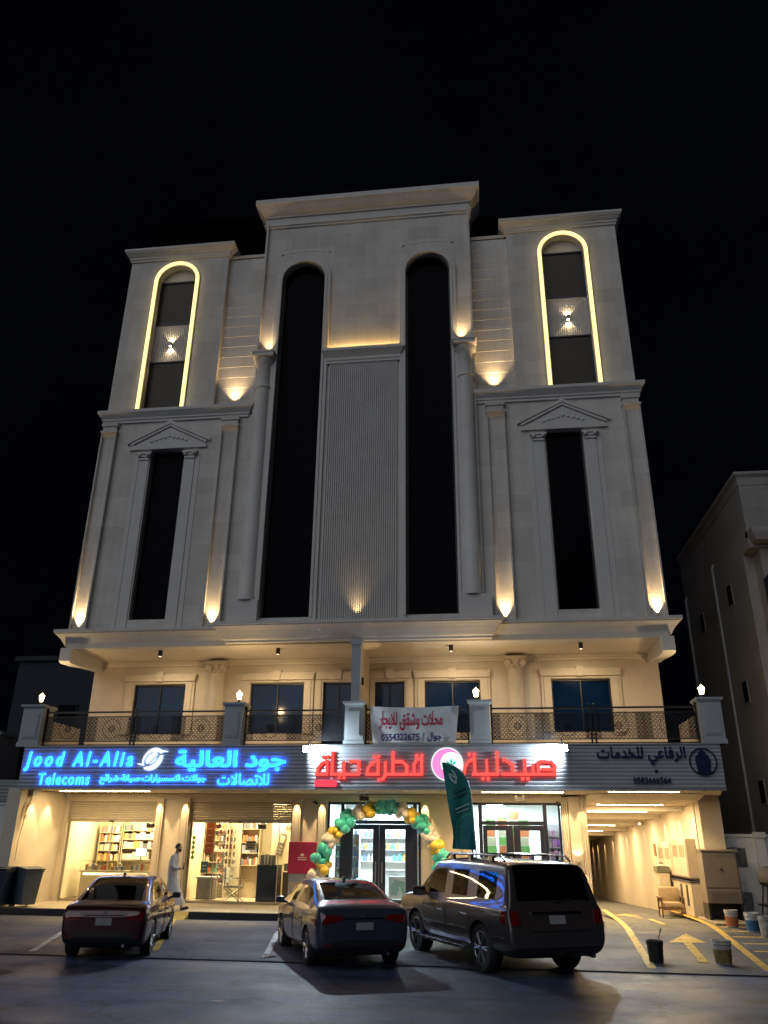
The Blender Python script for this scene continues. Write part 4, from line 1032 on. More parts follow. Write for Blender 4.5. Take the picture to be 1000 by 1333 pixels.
# floodlights on short arms above the pharmacy sign
for xf, lab in ((-5.30, 'glaring white floodlight on an arm at the left end of the pharmacy sign'), (2.16, 'glaring white floodlight on an arm at the right end of the pharmacy sign')):
    t = thing('floodlight', lab, 'floodlight', (xf, 24.3, 4.86), 0, 'floodlights above the pharmacy sign')
    yf, zf = 23.72, 4.70
    m = MB(); m.tube([(xf, 24.34, 4.88), (xf, 24.0, 4.95), (xf, yf+.1, zf+.14)], .018, 8); m.build('arm', M_BLACK, t, True)
    m = MB(); m.bbox(xf-.15, xf+.15, yf, yf+.09, zf-.11, zf+.11, .015); m.build('housing', M_BLACK, t)
    m = MB(); m.box(xf-.12, xf+.12, yf-.006, yf-.001, zf-.085, zf+.085); m.build('led_face', E_FLOOD, t)
    L = lamp('beam', 'SPOT', (xf, yf-.06, zf), 820, COOL, t, size=.10, angle=165, blend=.5); aim(L, (.0, -1, -.95))
    L = lamp('spill', 'SPOT', (xf+(.05 if xf < 0 else -.05), yf+.16, zf), 270, COOL, t, size=.05, angle=150, blend=.7); aim(L, (1 if xf < 0 else -1, .75, -.25))
# ================================================================== BALCONY RAILINGS
def lattice(m, x0, x1, z0, z1, y):
    """pierced metal screen: star-and-circle tracery, denser at the panel edges"""
    b = .0075
    def bar(p, q, wd=b):
        d = Vector((q[0]-p[0], q[1]-p[1]))
        if d.length < 1e-5: return
        nn = Vector((-d.y, d.x)).normalized()*wd
        m.add([(p[0]+nn.x, y, p[1]+nn.y), (q[0]+nn.x, y, q[1]+nn.y), (q[0]-nn.x, y, q[1]-nn.y), (p[0]-nn.x, y, p[1]-nn.y)], [(0,1,2,3)])
    n = max(1, round((x1-x0)/1.5)); pw = (x1-x0)/n; H = z1-z0
    for k in range(n):
        a = x0+k*pw; xc = a+pw/2; zc = (z0+z1)/2
        s_ = .115; nx = max(1, round(pw/s_)); nz = max(1, round(H/s_)); sx, sz = pw/nx, H/nz
        for i in range(nx):
            for j in range(nz):
                cx_, cz_ = a+(i+.5)*sx, z0+(j+.5)*sz
                P = [(cx_+.5*sx*math.cos(R(45*q+22.5))*.98, cz_+.5*sz*math.sin(R(45*q+22.5))*.98) for q in range(8)]
                for q in range(8): bar(P[q], P[(q+1) % 8])
                edge = min(i, nx-1-i) < 2
                if edge:
                    bar((cx_-sx/2, cz_-sz/2), (cx_+sx/2, cz_+sz/2), .011); bar((cx_-sx/2, cz_+sz/2), (cx_+sx/2, cz_-sz/2), .011)
                    Q = [(cx_+.26*sx*math.cos(R(60*q)), cz_+.26*sz*math.sin(R(60*q))) for q in range(6)]
                    for q in range(6): bar(Q[q], Q[(q+1) % 6], .009)
                else:
                    for q in range(0, 8, 2): bar(P[q], P[(q+3) % 8], .005)
        for r_ in (.05, .11, .30):
            Q = [(xc+r_*math.cos(R(22.5*q)), zc+r_*math.sin(R(22.5*q))) for q in range(16)]
            for q in range(16): bar(Q[q], Q[(q+1) % 16], .008)
        for q in range(16):
            bar((xc+.04*math.cos(R(22.5*q)), zc+.04*math.sin(R(22.5*q))), (xc+.11*math.cos(R(22.5*q)), zc+.11*math.sin(R(22.5*q))), .007)
        bar((a, z0), (a, z1), .012)
    bar((x1, z0), (x1, z1), .012)
spans = [(-10.08, -4.02, 'pierced black metal railing above the telecom sign, leftmost of the four'), (-3.40, -.18, 'pierced black metal railing between the second pier and the centre post'), (.44, 3.65, 'pierced black metal railing mostly hidden behind the white banner'), (4.29, 10.35, 'pierced black metal railing above the driveway sign, rightmost of the four')]
for a, b, lab in spans:
    x0, x1, y = C+a, C+b, 24.62
    t = thing('balcony_railing', lab, 'railing', ((x0+x1)/2, y, 4.87), 0, 'balcony railings')
    m = MB(); m.box(x0, x1, y-.025, y+.025, 5.93, 5.98); m.build('top_rail', M_BLACK, t)
    m = MB(); m.box(x0, x1, y-.02, y+.02, 5.80, 5.825); m.build('upper_rail', M_BLACK, t)
    m = MB(); m.box(x0, x1, y-.02, y+.02, 4.92, 4.95); m.box(x0, x1, y-.02, y+.02, 5.03, 5.055); m.build('bottom_rail', M_BLACK, t)
    ps = [x0+.03, x1-.03]+([(x0+x1)/2-.06, (x0+x1)/2+.06] if b-a > 5 else [])
    for p in ps:
        m = MB(); m.box(p-.025, p+.025, y-.03, y+.03, 4.87, 6.02); m.ball((p, y, 6.05), .04, (1,1,1), 8, 6)
        for z in (5.2, 5.5, 5.8): m.ball((p, y, z), .038, (1,1,.8), 8, 6)
        m.build('post', M_BLACK, t)
    m = MB(); lattice(m, x0+.06, x1-.06, 5.056, 5.80, y); m.build('lattice_panel', M_BLACK, t, fixn=False)

# ================================================================== BANNER
M_CLOTH = pmat('white banner cloth', (.62, .62, .62), .7, noise=.12, nscale=2)
bx0, bx1, bz0, bz1, by = -3.55, -.80, 4.84, 6.03, 24.42
def bwarp(x, z):
    u = (x-bx0)/(bx1-bx0); v = (z-bz0)/(bz1-bz0)
    sag = -.05*math.sin(math.pi*u)*v + .03*math.sin(math.pi*u)*(1-v)
    y = by-.03*math.sin(u*19+v*5)*(.3+.7*(1-v))-.02*math.sin(u*7-v*9)-.05*max(0, .12-u)*8*(1-v)
    xx = x+.22*(.5-u)*(1-v)*(abs(u-.5)*2)**2*1.2
    return xx, y, z+sag
t = thing('rental_banner', 'white cloth banner with red Arabic writing and a phone number tied to the railing', 'banner', ((bx0+bx1)/2, by, bz0))
m = MB(); NX, NZ = 60, 28; vs = []
for j in range(NZ+1):
    for i in range(NX+1): vs.append(bwarp(bx0+(bx1-bx0)*i/NX, bz0+(bz1-bz0)*j/NZ))
fs = [(j*(NX+1)+i, j*(NX+1)+i+1, (j+1)*(NX+1)+i+1, (j+1)*(NX+1)+i) for j in range(NZ) for i in range(NX)]
m.add(vs, fs); m.build('cloth', M_CLOTH, t, 60)
wf = lambda x, y, z: (lambda q: (q[0], q[1]-.012, q[2]))(bwarp(x, z))
M_BRED = pmat('red banner ink', (.42, .02, .06), .7); M_BNAVY = pmat('violet banner ink', (.06, .03, .18), .7)
text_part(arabic('محلات وشقق للايجار'), -3.28, -1.30, 5.30, 5.90, 0, 0, 'lettering', M_BRED, t, 1.6, 54, 0, wf)
text_part('0554322675', -3.22, -2.02, 4.98, 5.20, 0, 0, 'lettering', M_BNAVY, t, 1.6, 40, 0, wf)
text_part('/', -1.94, -1.87, 4.96, 5.22, 0, 0, 'lettering', M_BNAVY, t, 1.2, 40, 0, wf)
text_part(arabic('جوال'), -1.78, -1.32, 4.95, 5.24, 0, 0, 'lettering', M_BNAVY, t, 1.4, 46, 0, wf)
m = MB()
for p, q in (((bx0, by, bz1), (bx0-.12, 24.58, 5.95)), ((bx1, by, bz1), (bx1+.12, 24.58, 5.95)), ((bx0+.11, by-.02, bz0), (bx0-.1, 24.55, 4.93)), ((bx1-.1, by-.02, bz0), (bx1+.1, 24.55, 4.93))): m.tube([p, q], .008, 6)
m.build('tie_cord', M_BLACK, t)

# ================================================================== FEATHER FLAG
M_TEAL = pmat('teal flag cloth', (.012, .20, .20), .7, noise=.25, nscale=3)
M_TEAL2 = pmat('light teal print', (.03, .30, .26), .7); M_FWH = pmat('pale print', (.55, .68, .66), .7); M_TDK = pmat('dark print', (.01, .04, .05), .7)
fy = 22.2
def fpx(px, py):     # flag outline sampled at its own distance from the road
    pass
t = thing('feather_flag', 'dark teal feather flag with a white emblem standing before the pharmacy', 'flag', (-.35, fy, .18))
def resample(P, n=24):
    P = [Vector(p) for p in P]; L = [0]
    for a, b in zip(P[:-1], P[1:]): L.append(L[-1]+(b-a).length)
    out = []
    for i in range(n+1):
        t_ = L[-1]*i/n; k = max(q for q in range(len(L)) if L[q] <= t_+1e-9); k = min(k, len(P)-2)
        out.append(P[k].lerp(P[k+1], (t_-L[k])/max(1e-9, L[k+1]-L[k])))
    return out
FL = resample([(-1.228, 4.167), (-1.10, 4.155), (-.978, 4.115), (-.82, 4.03), (-.68, 3.918), (-.569, 3.734), (-.501, 3.489), (-.453, 2.986), (-.428, 2.495), (-.403, 2.0)])
LL = resample([(-1.228, 4.16), (-1.185, 3.85), (-1.141, 3.55), (-1.059, 2.943), (-.974, 2.509), (-.965, 2.3), (-.996, 2.024)])
def fw(u, v):
    i = v*(len(FL)-1); k = min(int(i), len(FL)-2); f_ = i-k
    a = Vector(LL[k]).lerp(Vector(LL[k+1]), f_); b = Vector(FL[k]).lerp(Vector(FL[k+1]), f_); p = a.lerp(b, u)
    return (p.x, fy+.05*math.sin(u*6+v*7)*(.3+v), p.y)
m = MB(); vs = []; NU, NV = 14, 40
for j in range(NV+1):
    for i in range(NU+1): vs.append(fw(i/NU, j/NV))
m.add(vs, [(j*(NU+1)+i, j*(NU+1)+i+1, (j+1)*(NU+1)+i+1, (j+1)*(NU+1)+i) for j in range(NV) for i in range(NU)])
m.build('cloth', M_TEAL, t, 60)
def fpatch(poly, name, mat, n=1):
    m = MB(); m.add([tuple(Vector(fw(u, v))+Vector((0, -.006, 0))) for u, v in poly], [tuple(range(len(poly)))]); return m.build(name, mat, t)
def fstrip(c, wd, name, mat):
    m = MB(); P = [Vector(p) for p in c]; vs = []
    for i, p in enumerate(P):
        d = (P[min(i+1, len(P)-1)]-P[max(0, i-1)]); d = Vector((d.x, d.y*4)).normalized(); nn = Vector((-d.y, d.x/4))*wd
        for q in (p+nn, p-nn): vs.append(tuple(Vector(fw(q.x, q.y))+Vector((0, -.006, 0))))
    m.add(vs, [(2*i, 2*i+1, 2*i+3, 2*i+2) for i in range(len(P)-1)]); return m.build(name, mat, t)
fstrip([(.38, .17), (.36, .21), (.38, .26), (.50, .295), (.62, .26), (.66, .21), (.66, .155)], .035, 'emblem', M_FWH)
fstrip([(.44, .30), (.56, .305)], .03, 'emblem', M_FWH); fstrip([(.46, .185), (.52, .22), (.56, .25)], .03, 'emblem', M_FWH)
def ftext(s, u0, u1, v0, v1, mat, bold=1.5):
    def wp(x, y, z):
        q = fw(x, z); return (q[0], q[1]-.008, q[2])
    M, h = glyph_mask(arabic(s), 36)
    mask_mesh(dilate(M, bold), u0, u1, v1, v0, 0, 0, 'lettering', mat, t, 0, wp)
ftext('صيدلية', .30, .86, .365, .425, M_TDK)
fstrip([(.25, .455), (.86, .445)], .028, 'print_line', M_TDK)
fstrip([(.27, .575), (.90, .555)], .018, 'print_line', M_FWH); fstrip([(.3, .615), (.85, .60)], .012, 'print_line', M_FWH)
fstrip([(.95, .655), (.6, .66), (.32, .70), (.18, .78), (.14, .88), (.2, .985)], .05, 'print_swirl', M_TEAL2)
fstrip([(.3, .765), (.6, .77), (.95, .82)], .022, 'print_swirl', M_TEAL2)
m = MB(); m.tube([(-.36, fy, .10), (-.39, fy+.05, 2.0), (-.44, fy+.06, 2.986), (-.49, fy+.06, 3.489), (-.56, fy+.06, 3.734), (-.67, fy+.05, 3.93), (-.97, fy+.04, 4.13), (-1.22, fy+.02, 4.18)], [.022, .02, .016, .014, .012, .01, .008, .006], 8); m.build('pole', M_GREY, t, True)
m = MB(); m.box(-.68, -.04, fy-.03, fy+.03, .08, .11); m.box(-.39, -.33, fy-.32, fy+.32, .08, .112); m.build('foot', M_BLACK, t)

# ================================================================== BALLOON ARCH
BC = {'teal': pmat('teal balloon', (.08, .68, .58), .2, coat=1.0), 'gold': pmat('gold balloon', (.90, .64, .06), .2, coat=1.0), 'cream': pmat('cream balloon', (.90, .82, .72), .2, coat=1.0)}
t = thing('balloon_arch', 'arch of teal, gold and cream balloons round the pharmacy door', 'balloon arch', (-3.9, 26.7, .28))
_ar = [(-5.55, 1.16, 'cream'), (-5.25, 1.42, 'gold'), (-5.38, 1.68, 'teal'), (-5.24, 1.93, 'teal'), (-5.05, 2.19, 'cream'), (-4.86, 2.45, 'gold'), (-4.68, 2.66, 'teal'), (-4.48, 2.86, 'teal'), (-4.18, 3.02, 'cream'), (-3.83, 3.10, 'gold'), (-3.42, 3.19, 'teal'), (-3.12, 3.18, 'teal'), (-2.78, 3.08, 'cream'), (-2.46, 2.94, 'gold'), (-2.22, 2.78, 'teal'), (-2.06, 2.60, 'teal'), (-1.90, 2.38, 'cream'), (-1.82, 2.22, 'cream'), (-1.70, 2.04, 'gold'), (-1.54, 1.76, 'teal'), (-1.57, 1.45, 'teal')]
AR = [q[:2] for q in _ar]; seq = [q[2] for q in _ar]
rb = random.Random(5)
sph = {}
def balloon_mesh(col):
    m = MB(); m.ball((0, 0, 0), 1, (1, 1, 1.1), 18, 12); m.lathe((0, 0, -1.22), [(.10, 0), (.03, .08), (.06, .16)], 8)
    o = m.build('balloon', BC[col], None, True); me = o.data; bpy.data.objects.remove(o); return me
for (x, z), col in zip(AR, seq):
    if col not in sph: sph[col] = balloon_mesh(col)
    for k in range(7):
        a = k*2*math.pi/5+rb.random()*.8; r_ = rb.uniform(.10, .165)
        o = bpy.data.objects.new('balloon', sph[col]); COL.objects.link(o); o.parent = t
        o.location = Vector((x+(.14 if k < 5 else .04)*math.cos(a)+rb.uniform(-.02, .02), 26.7+.12*math.sin(a*1.3+k)-.025*k, z+(.14 if k < 5 else .04)*math.sin(a)))-t.location
        o.scale = (r_, r_, r_); o.rotation_euler = (rb.uniform(-1, 1), rb.uniform(-2, 2), 0)
m = MB(); m.tube([(x, 26.74, z) for x, z in AR], .012, 6); m.tube([(-5.55, 26.74, 1.16), (-5.60, 26.74, .28)], .015, 6); m.tube([(-1.57, 26.74, 1.45), (-1.55, 26.74, .28)], .015, 6); m.build('wire_frame', M_BLACK, t)

# ================================================================== TELECOM SHOP CONTENTS
PALE = pmat('pale wood shelf', (.55, .45, .30), .5, noise=.15, nscale=4)
def prod_mats(name, cols): return [pmat(f'{name} {i}', c, .4) for i, c in enumerate(cols)]
BOXM = prod_mats('boxed accessory', [(.55, .5, .42), (.30, .16, .08), (.12, .12, .14), (.45, .12, .05), (.6, .6, .58), (.2, .22, .3), (.6, .42, .12)])
def shelf_unit(name, label, x0, x1, y0, y1, z0, zs, mat, back=True, group=None):
    t = thing(name, label, 'shelves', ((x0+x1)/2, y1, z0), 0, group)
    for z in zs:
        m = MB(); m.box(x0+.02, x1-.02, y0, y1-.02, z-.02, z); m.build('shelf', mat, t)
    for x in (x0, x1-.02):
        m = MB(); m.box(x, x+.02, y0, y1, z0, zs[-1]+.34); m.build('side_panel', mat, t)
    if back: m = MB(); m.box(x0, x1, y1-.018, y1, z0, zs[-1]+.36); m.build('back_panel', mat, t)
    return t
rp = random.Random(11)
PROT = {}
def product(kind, mat, x, y, z, sx, sy, sz, name, label, cat, group):
    key = (kind, mat.name)
    if key not in PROT:
        m = MB()
        if kind == 'box': m.bbox(-.5, .5, -.5, .5, 0, 1, .03)
        else: m.lathe((0, 0, 0), [(.46, 0), (.5, .03), (.5, .66), (.30, .76), (.22, .78), (.22, .84), (.27, .85), (.27, 1), (0, 1)], 10)
        o = m.build(name, mat, None, kind != 'box'); PROT[key] = o.data; bpy.data.objects.remove(o)
    o = bpy.data.objects.new(name, PROT[key]); COL.objects.link(o)
    o.location = (x, y, z); o.scale = (sx, sy, sz); tag(o, label, cat, group); return o
def fill(x0, x1, y, zs, mats, kind, wr, hr, name, label, cat, group, gap=.008, skip=.05):
    for z in zs:
        x = x0
        while True:
            w_ = rp.uniform(*wr)
            if x+w_ > x1: break
            if rp.random() > skip: product(kind, rp.choice(mats), x+w_/2, y, z+.001, w_, min(w_, .12) if kind != 'box' else .12, rp.uniform(*hr), name, label, cat, group)
            x += w_+gap
Z1 = [1.45, 1.78, 2.08, 2.38]
shelf_unit('display_shelf', 'pale wall shelves of boxed accessories in the left telecom window', -14.2, -13.36, 29.5, 29.86, .31, Z1, PALE)
fill(-14.16, -13.42, 29.6, Z1, BOXM, 'box', (.045, .09), (.18, .27), 'accessory_box', 'small boxed phone accessory on the shelves of the left telecom window', 'box', 'boxed accessories in the left telecom window')
Z2 = [1.5, 1.86, 2.16, 2.46]
shelf_unit('display_shelf', 'wide wall shelves of white and gold cartons behind the left telecom counter', -13.3, -11.5, 29.5, 29.86, .31, Z2, PALE)
fill(-13.25, -11.55, 29.6, Z2, [BOXM[0], BOXM[4], BOXM[0], BOXM[6], BOXM[2]], 'box', (.12, .26), (.16, .27), 'accessory_carton', 'pale carton on the wide shelves behind the left telecom counter', 'box', 'cartons in the left telecom window')
E_COUNTER = emat('counter glow', (1, .80, .45), 5)
t = thing('display_counter', 'long glass topped display counter with a glowing front in the left telecom shop', 'counter', (-12.9, 28.5, .31))
m = MB(); m.box(-14.1, -11.6, 28.25, 28.75, .33, 1.12); m.build('body', pmat('cream counter', (.62, .54, .38), .4), t)
m = MB(); m.box(-14.14, -11.56, 28.2, 28.8, 1.121, 1.16); m.build('counter_top', PALE, t)
m = MB(); m.box(-14.0, -11.7, 28.225, 28.24, 1.03, 1.08); m.build('light_strip', E_COUNTER, t)
m = MB(); m.box(-14.12, -11.58, 28.22, 28.235, 1.162, 1.46); m.box(-14.12, -11.58, 28.22, 28.78, 1.462, 1.475); m.build('glass_case', M_SGLASS, t)
fill(-14.05, -11.65, 28.5, [1.161], BOXM, 'box', (.07, .14), (.10, .22), 'showcase_item', 'small item in the glass case on the left telecom counter', 'phone accessory', 'items in the left telecom showcase')
E_SCR = emat('lit screen', (.85, .92, 1), 3)
t = thing('monitor', 'lit white computer screen on the left telecom counter', 'monitor', (-12.15, 28.62, 1.48))
m = MB(); m.lathe((-12.15, 28.62, 1.477), [(.10, 0), (.10, .015), (.015, .02), (.015, .16)], 12); m.build('stand', M_BLACK, t)
m = MB(); m.bbox(-12.36, -11.94, 28.6, 28.63, 1.62, 1.88, .008); m.build('case', M_BLACK, t); m = MB(); m.box(-12.34, -11.96, 28.594, 28.599, 1.64, 1.86); m.build('screen', E_SCR, t)
def exit_box(x, y, z, lab):
    t = thing('emergency_light', lab, 'emergency light', (x, y, z), 0, 'small emergency light boxes')
    m = MB(); m.bbox(x-.15, x+.15, y-.03, y+.03, z-.09, z+.05, .01); m.build('case', pmat('dark grey plastic', (.06, .055, .05), .5), t)
    m = MB(); m.tube([(x-.06, y, z+.05), (x-.06, y, z+.13)], .008, 6); m.tube([(x+.06, y, z+.05), (x+.06, y, z+.13)], .008, 6); m.build('hanger', M_BLACK, t)
    for d in (-1, 1):
        m = MB(); m.lathe((x+d*.11, y-.04, z+.06), [(.03, -.02), (.045, .03), (0, .03)], 10, 'y'); m.build('spot_head', M_GREY, t)
exit_box(-11.75, 28.2, 2.62, 'dark emergency light box inside the left telecom window')
exit_box(-9.35, 28.2, 2.62, 'dark emergency light box inside the right telecom window, on the left')
exit_box(-7.75, 28.2, 2.62, 'dark emergency light box inside the right telecom window, near the wall decal')
exit_box(-3.95, 26.3, 3.46, 'emergency light box hanging from the canopy above the balloon arch')
exit_box(.95, 26.3, 3.46, 'emergency light box hanging from the canopy above the second pharmacy window')
Z3 = [.75, 1.1, 1.45, 1.8, 2.15, 2.5]
shelf_unit('display_shelf', 'tall narrow shelves of coloured packs at the left of the right telecom shop', -10.15, -9.35, 29.4, 29.8, .31, Z3, PALE)
fill(-10.1, -9.4, 29.55, Z3, [BOXM[3], BOXM[0], BOXM[5], pmat('green pack', (.12, .28, .14), .4), BOXM[3]], 'box', (.07, .16), (.14, .24), 'accessory_pack', 'coloured pack on the tall shelves at the left of the right telecom shop', 'box', 'packs in the right telecom shop')
shelf_unit('display_shelf', 'shelves of folders and boxes in the middle of the right telecom shop', -8.95, -8.25, 29.8, 30.15, .31, [1.35, 1.75, 2.1, 2.55], PALE)
fill(-8.9, -8.3, 29.9, [1.35, 1.75, 2.1, 2.55], [BOXM[2], BOXM[5], BOXM[0], BOXM[3]], 'box', (.06, .12), (.16, .28), 'folder_box', 'folder or box on the middle shelves of the right telecom shop', 'box', 'folders in the right telecom shop')
# hanging lattice of phone cases, posters and decals behind the glass
t = thing('display_grid', 'white wire display grid hung with phone cases inside the right telecom window', 'display stand', (-8.95, 28.3, .31))
m = MB()
for i in range(9): m.tube([(-9.3+.085*i, 28.3, .4), (-9.3+.085*i, 28.3, 2.65)], .006, 5)
for j in range(24): m.tube([(-9.3, 28.3, .45+.095*j), (-8.62, 28.3, .45+.095*j)], .006, 5)
m.build('wire_grid', M_WHITEP, t)
for k in range(34):
    i, j = k % 5, k//5; m = MB(); x_, z_ = -9.22+.13*i, .95+.235*j
    m.bbox(x_-.035, x_+.035, 28.26, 28.28, z_, z_+.15, .008); m.build('phone_case', rp.choice(BOXM+[M_WHITEP]*4), t)
def flat(name, x0, x1, z0, z1, y, mat, label, cat, extra=None):
    o_ = thing(name, label, cat, ((x0+x1)/2, y, z0)); m = MB(); m.bbox(x0, x1, y-.008, y+.004, z0, z1, .003); m.build('sheet', mat, o_)
    if extra: extra(o_)
    return o_
def poster_lines(x0, x1, zs, y, mat):
    def f(o_):
        for z, wd in zs:
            m = MB(); m.box((x0+x1)/2-wd/2, (x0+x1)/2+wd/2, y-.012, y-.009, z, z+.04); m.build('print_block', mat, o_)
    return f
M_ORANGE = pmat('orange poster', (.55, .12, .03), .5, noise=.2, nscale=6)
flat('poster', -9.62, -9.32, 1.75, 2.72, 27.9, M_ORANGE, 'tall orange poster hanging in the right telecom window', 'poster', poster_lines(-9.62, -9.32, [(2.5, .2), (2.3, .16), (2.05, .22), (1.9, .12)], 27.9, pmat('pale orange print', (.75, .45, .25), .5)))
flat('poster', -9.7, -9.45, 1.15, 1.5, 27.9, pmat('teal poster', (.06, .22, .20), .5), 'small teal card low in the right telecom window', 'poster', poster_lines(-9.7, -9.45, [(1.35, .15), (1.25, .1)], 27.9, M_WHITEP))
flat('menu_board', -8.35, -7.98, 1.86, 2.16, 28.4, pmat('grey board', (.35, .32, .26), .5), 'small grey framed board on the wall above the telecom desk chair', 'board', poster_lines(-8.35, -7.98, [(2.08, .28), (2.0, .28), (1.92, .2)], 28.4, M_BLACK))
t = thing('wall_decal', 'green diamond shaped decal on the glass at the left of the right telecom window', 'decal', (-9.86, YS+.13, 1.6))
m = MB()
for k in range(5): 
    z_ = 1.55+.15*k; m.prism([(-9.86, z_), (-9.79, z_+.085), (-9.86, z_+.17), (-9.93, z_+.085)], 'y', YS+.145, YS+.149)
m.build('print', pmat('green decal', (.25, .45, .10), .5), t)
M_DECAL = pmat('grey brown decal', (.16, .13, .10), .5)
t = thing('phone_decal', 'tilted dark phone picture on the cream wall of the right telecom shop', 'decal', (-7.2, 29.0, 1.9))
m = MB(); a = R(-14); ca, sa = math.cos(a), math.sin(a)
rot = lambda x, z: (-7.25+x*ca-z*sa, 2.05+x*sa+z*ca)
m.prism([rot(-.1, -.36), rot(.1, -.36), rot(.12, -.3), rot(.12, .3), rot(.1, .36), rot(-.1, .36), rot(-.12, .3), rot(-.12, -.3)], 'y', 28.99, 29.0); m.build('outline', M_DECAL, t)
m = MB(); m.prism([rot(-.085, .05), rot(.085, .05), rot(.085, .28), rot(-.085, .28)], 'y', 28.975, 28.988); m.build('screen', pmat('pale decal', (.5, .45, .36), .5), t)
m = MB()
for i in range(3):
    for j in range(3): m.prism([rot(-.08+.055*i, -.30+.1*j), rot(-.04+.055*i, -.30+.1*j), rot(-.04+.055*i, -.24+.1*j), rot(-.08+.055*i, -.24+.1*j)], 'y', 28.975, 28.988)
m.build('keypad', pmat('pale decal', (.5, .45, .36), .5), t)
t = thing('wall_lettering', 'dark Arabic word high on the cream wall of the right telecom shop', 'lettering', (-6.85, 29.0, 2.5))
text_part(arabic('صيانة'), -7.12, -6.70, 2.48, 2.72, 28.98, .01, 'lettering', [M_DECAL, M_DECAL], t, 1.0, 36)
m = MB(); m.box(-7.6, -6.5, 29.01, 29.10, .31, 3.4); part(m, 'partition_wall', M_INW)
# desk, chair, podium
M_CHROME = pmat('chrome', (.5, .5, .5), .2, 1.0)
t = thing('desk', 'small white desk with a drooping cloth inside the right telecom shop', 'desk', (-9.35, 28.3, .31))
m = MB(); m.bbox(-9.85, -9.2, 27.9, 28.5, .98, 1.03, .01); m.build('desk_top', M_WHITEP, t); m = MB(); m.box(-9.8, -9.25, 27.95, 28.45, .34, .978); m.build('front_panel', pmat('grey cloth', (.40, .37, .32), .8, noise=.3, nscale=6), t)
t = thing('desk_chair', 'chrome and white mesh chair facing the display grid in the right telecom shop', 'chair', (-8.55, 28.0, .31))
m = MB(); m.bbox(-8.8, -8.28, 27.75, 28.2, .72, .78, .02); m.build('seat', pmat('grey mesh seat', (.25, .24, .22), .6), t)
m = MB(); m.bbox(-8.8, -8.76, 27.78, 28.17, .85, 1.32, .015); m.build('backrest', M_WHITEP, t)
m = MB()
for (x0, z0, x1, z1) in ((-8.85, .32, -8.25, .72), (-8.25, .32, -8.82, .72)):
    for y in (27.78, 28.17): m.tube([(x0, y, z0), (x1, y, z1)], .014, 6)
for y in (27.78, 28.17): m.tube([(-8.8, y, .74), (-8.8, y, 1.3)], .014, 6); m.tube([(-8.8, y, 1.0), (-8.25, y, .98), (-8.25, y, .74)], .014, 6)
m.build('frame', M_CHROME, t)
t = thing('podium', 'plain black box podium standing just inside the right telecom shop', 'podium', (-7.3, 27.75, .31))
m = MB(); m.bbox(-7.64, -6.93, 27.52, 28.0, .31, 1.40, .01); m.build('body', pmat('charcoal board', (.03, .035, .045), .5, noise=.2), t); m = MB(); m.bbox(-7.66, -6.91, 27.51, 28.02, 1.401, 1.43, .008); m.build('top', M_BLACK, t)
fill(-7.6, -6.98, 27.76, [1.431], [BOXM[0], BOXM[4], pmat('olive pack', (.35, .36, .25), .5)], 'box', (.08, .15), (.22, .40), 'leaflet_holder', 'pale leaflet holder on top of the black podium', 'leaflet holder', 'leaflet holders on the podium', .03, 0)
t = thing('work_bench', 'dark glass fronted repair bench behind the black podium', 'bench', (-6.8, 28.5, .31))
m = MB(); m.bbox(-7.0, -6.45, 28.3, 28.8, 1.18, 1.22, .008); m.build('bench_top', PALE, t); m = MB(); m.box(-6.97, -6.48, 28.34, 28.78, .33, 1.178); m.build('body', pmat('dark cabinet', (.10, .09, .07), .4, noise=.3, nscale=8), t)
fill(-6.97, -6.5, 28.5, [1.222], BOXM, 'box', (.06, .12), (.1, .28), 'tool_box', 'small tool box on the repair bench behind the podium', 'box', 'tools on the repair bench', .02, 0)
# ================================================================== PHARMACY CONTENTS
BOTM = prod_mats('bottle', [(.10, .35, .40), (.55, .60, .62), (.12, .2, .42), (.6, .62, .6), (.5, .28, .08), (.2, .42, .35)])
ZP = [.65, 1.0, 1.35, 1.7, 2.05, 2.4]
for x0, x1, y, lab, g_, mats in ((-5.28, -4.45, 28.9, 'white shelves of bottles behind the left side light of the balloon door', 'bottles left of the balloon door', BOTM), (-2.85, -1.95, 28.6, 'white shelves of bottles behind the right side light of the balloon door', 'bottles right of the balloon door', BOTM), (1.62, 2.5, 28.6, 'white shelves of pink and violet packs beside the fluted pier', 'pink and violet packs by the fluted pier', prod_mats('pink pack', [(.6, .10, .30), (.25, .08, .5), (.55, .3, .6), (.6, .6, .65)]))):
    shelf_unit('pharmacy_shelf', lab, x0, x1, y-.2, y+.15, .31, ZP, M_WHITEP)
    what = 'pack' if 'pink' in g_ else 'bottle'
    fill(x0+.04, x1-.04, y-.08, ZP, mats, 'box' if what == 'pack' else 'bottle', (.08, .14) if what == 'pack' else (.065, .10), (.16, .27), f'pharmacy_{what}', ('pink or violet pack on the shelves beside the fluted pier' if what == 'pack' else ('bottle on the white shelves left of the balloon door' if 'left' in g_ else 'bottle on the white shelves right of the balloon door')), what, g_, .02, .04)
GREEN = prod_mats('carton', [(.18, .42, .12), (.55, .55, .40), (.62, .22, .10)])
zz = 1.0
t = thing('counter', 'white pharmacy counter under the stacked green cartons', 'counter', (.3, 29.0, .31)); m = MB(); m.bbox(-.3, 1.4, 28.7, 29.3, .31, .98, .01); m.build('body', M_WHITEP, t); m = MB(); m.bbox(-.34, 1.44, 28.66, 29.34, .981, 1.0, .006); m.build('counter_top', M_GREY, t)
for i, (x, n) in enumerate(((.02, 8), (.42, 8), (.80, 8), (1.12, 7))):
    for k in range(n):
        product('box', GREEN[(i*2+k) % 3], x+rp.uniform(-.02, .02), 29.0, 1.001+k*.272, .34, .30, .268, 'stacked_carton', 'green, cream or red carton in the stacks behind the second pharmacy door', 'carton', 'stacked cartons in the pharmacy')
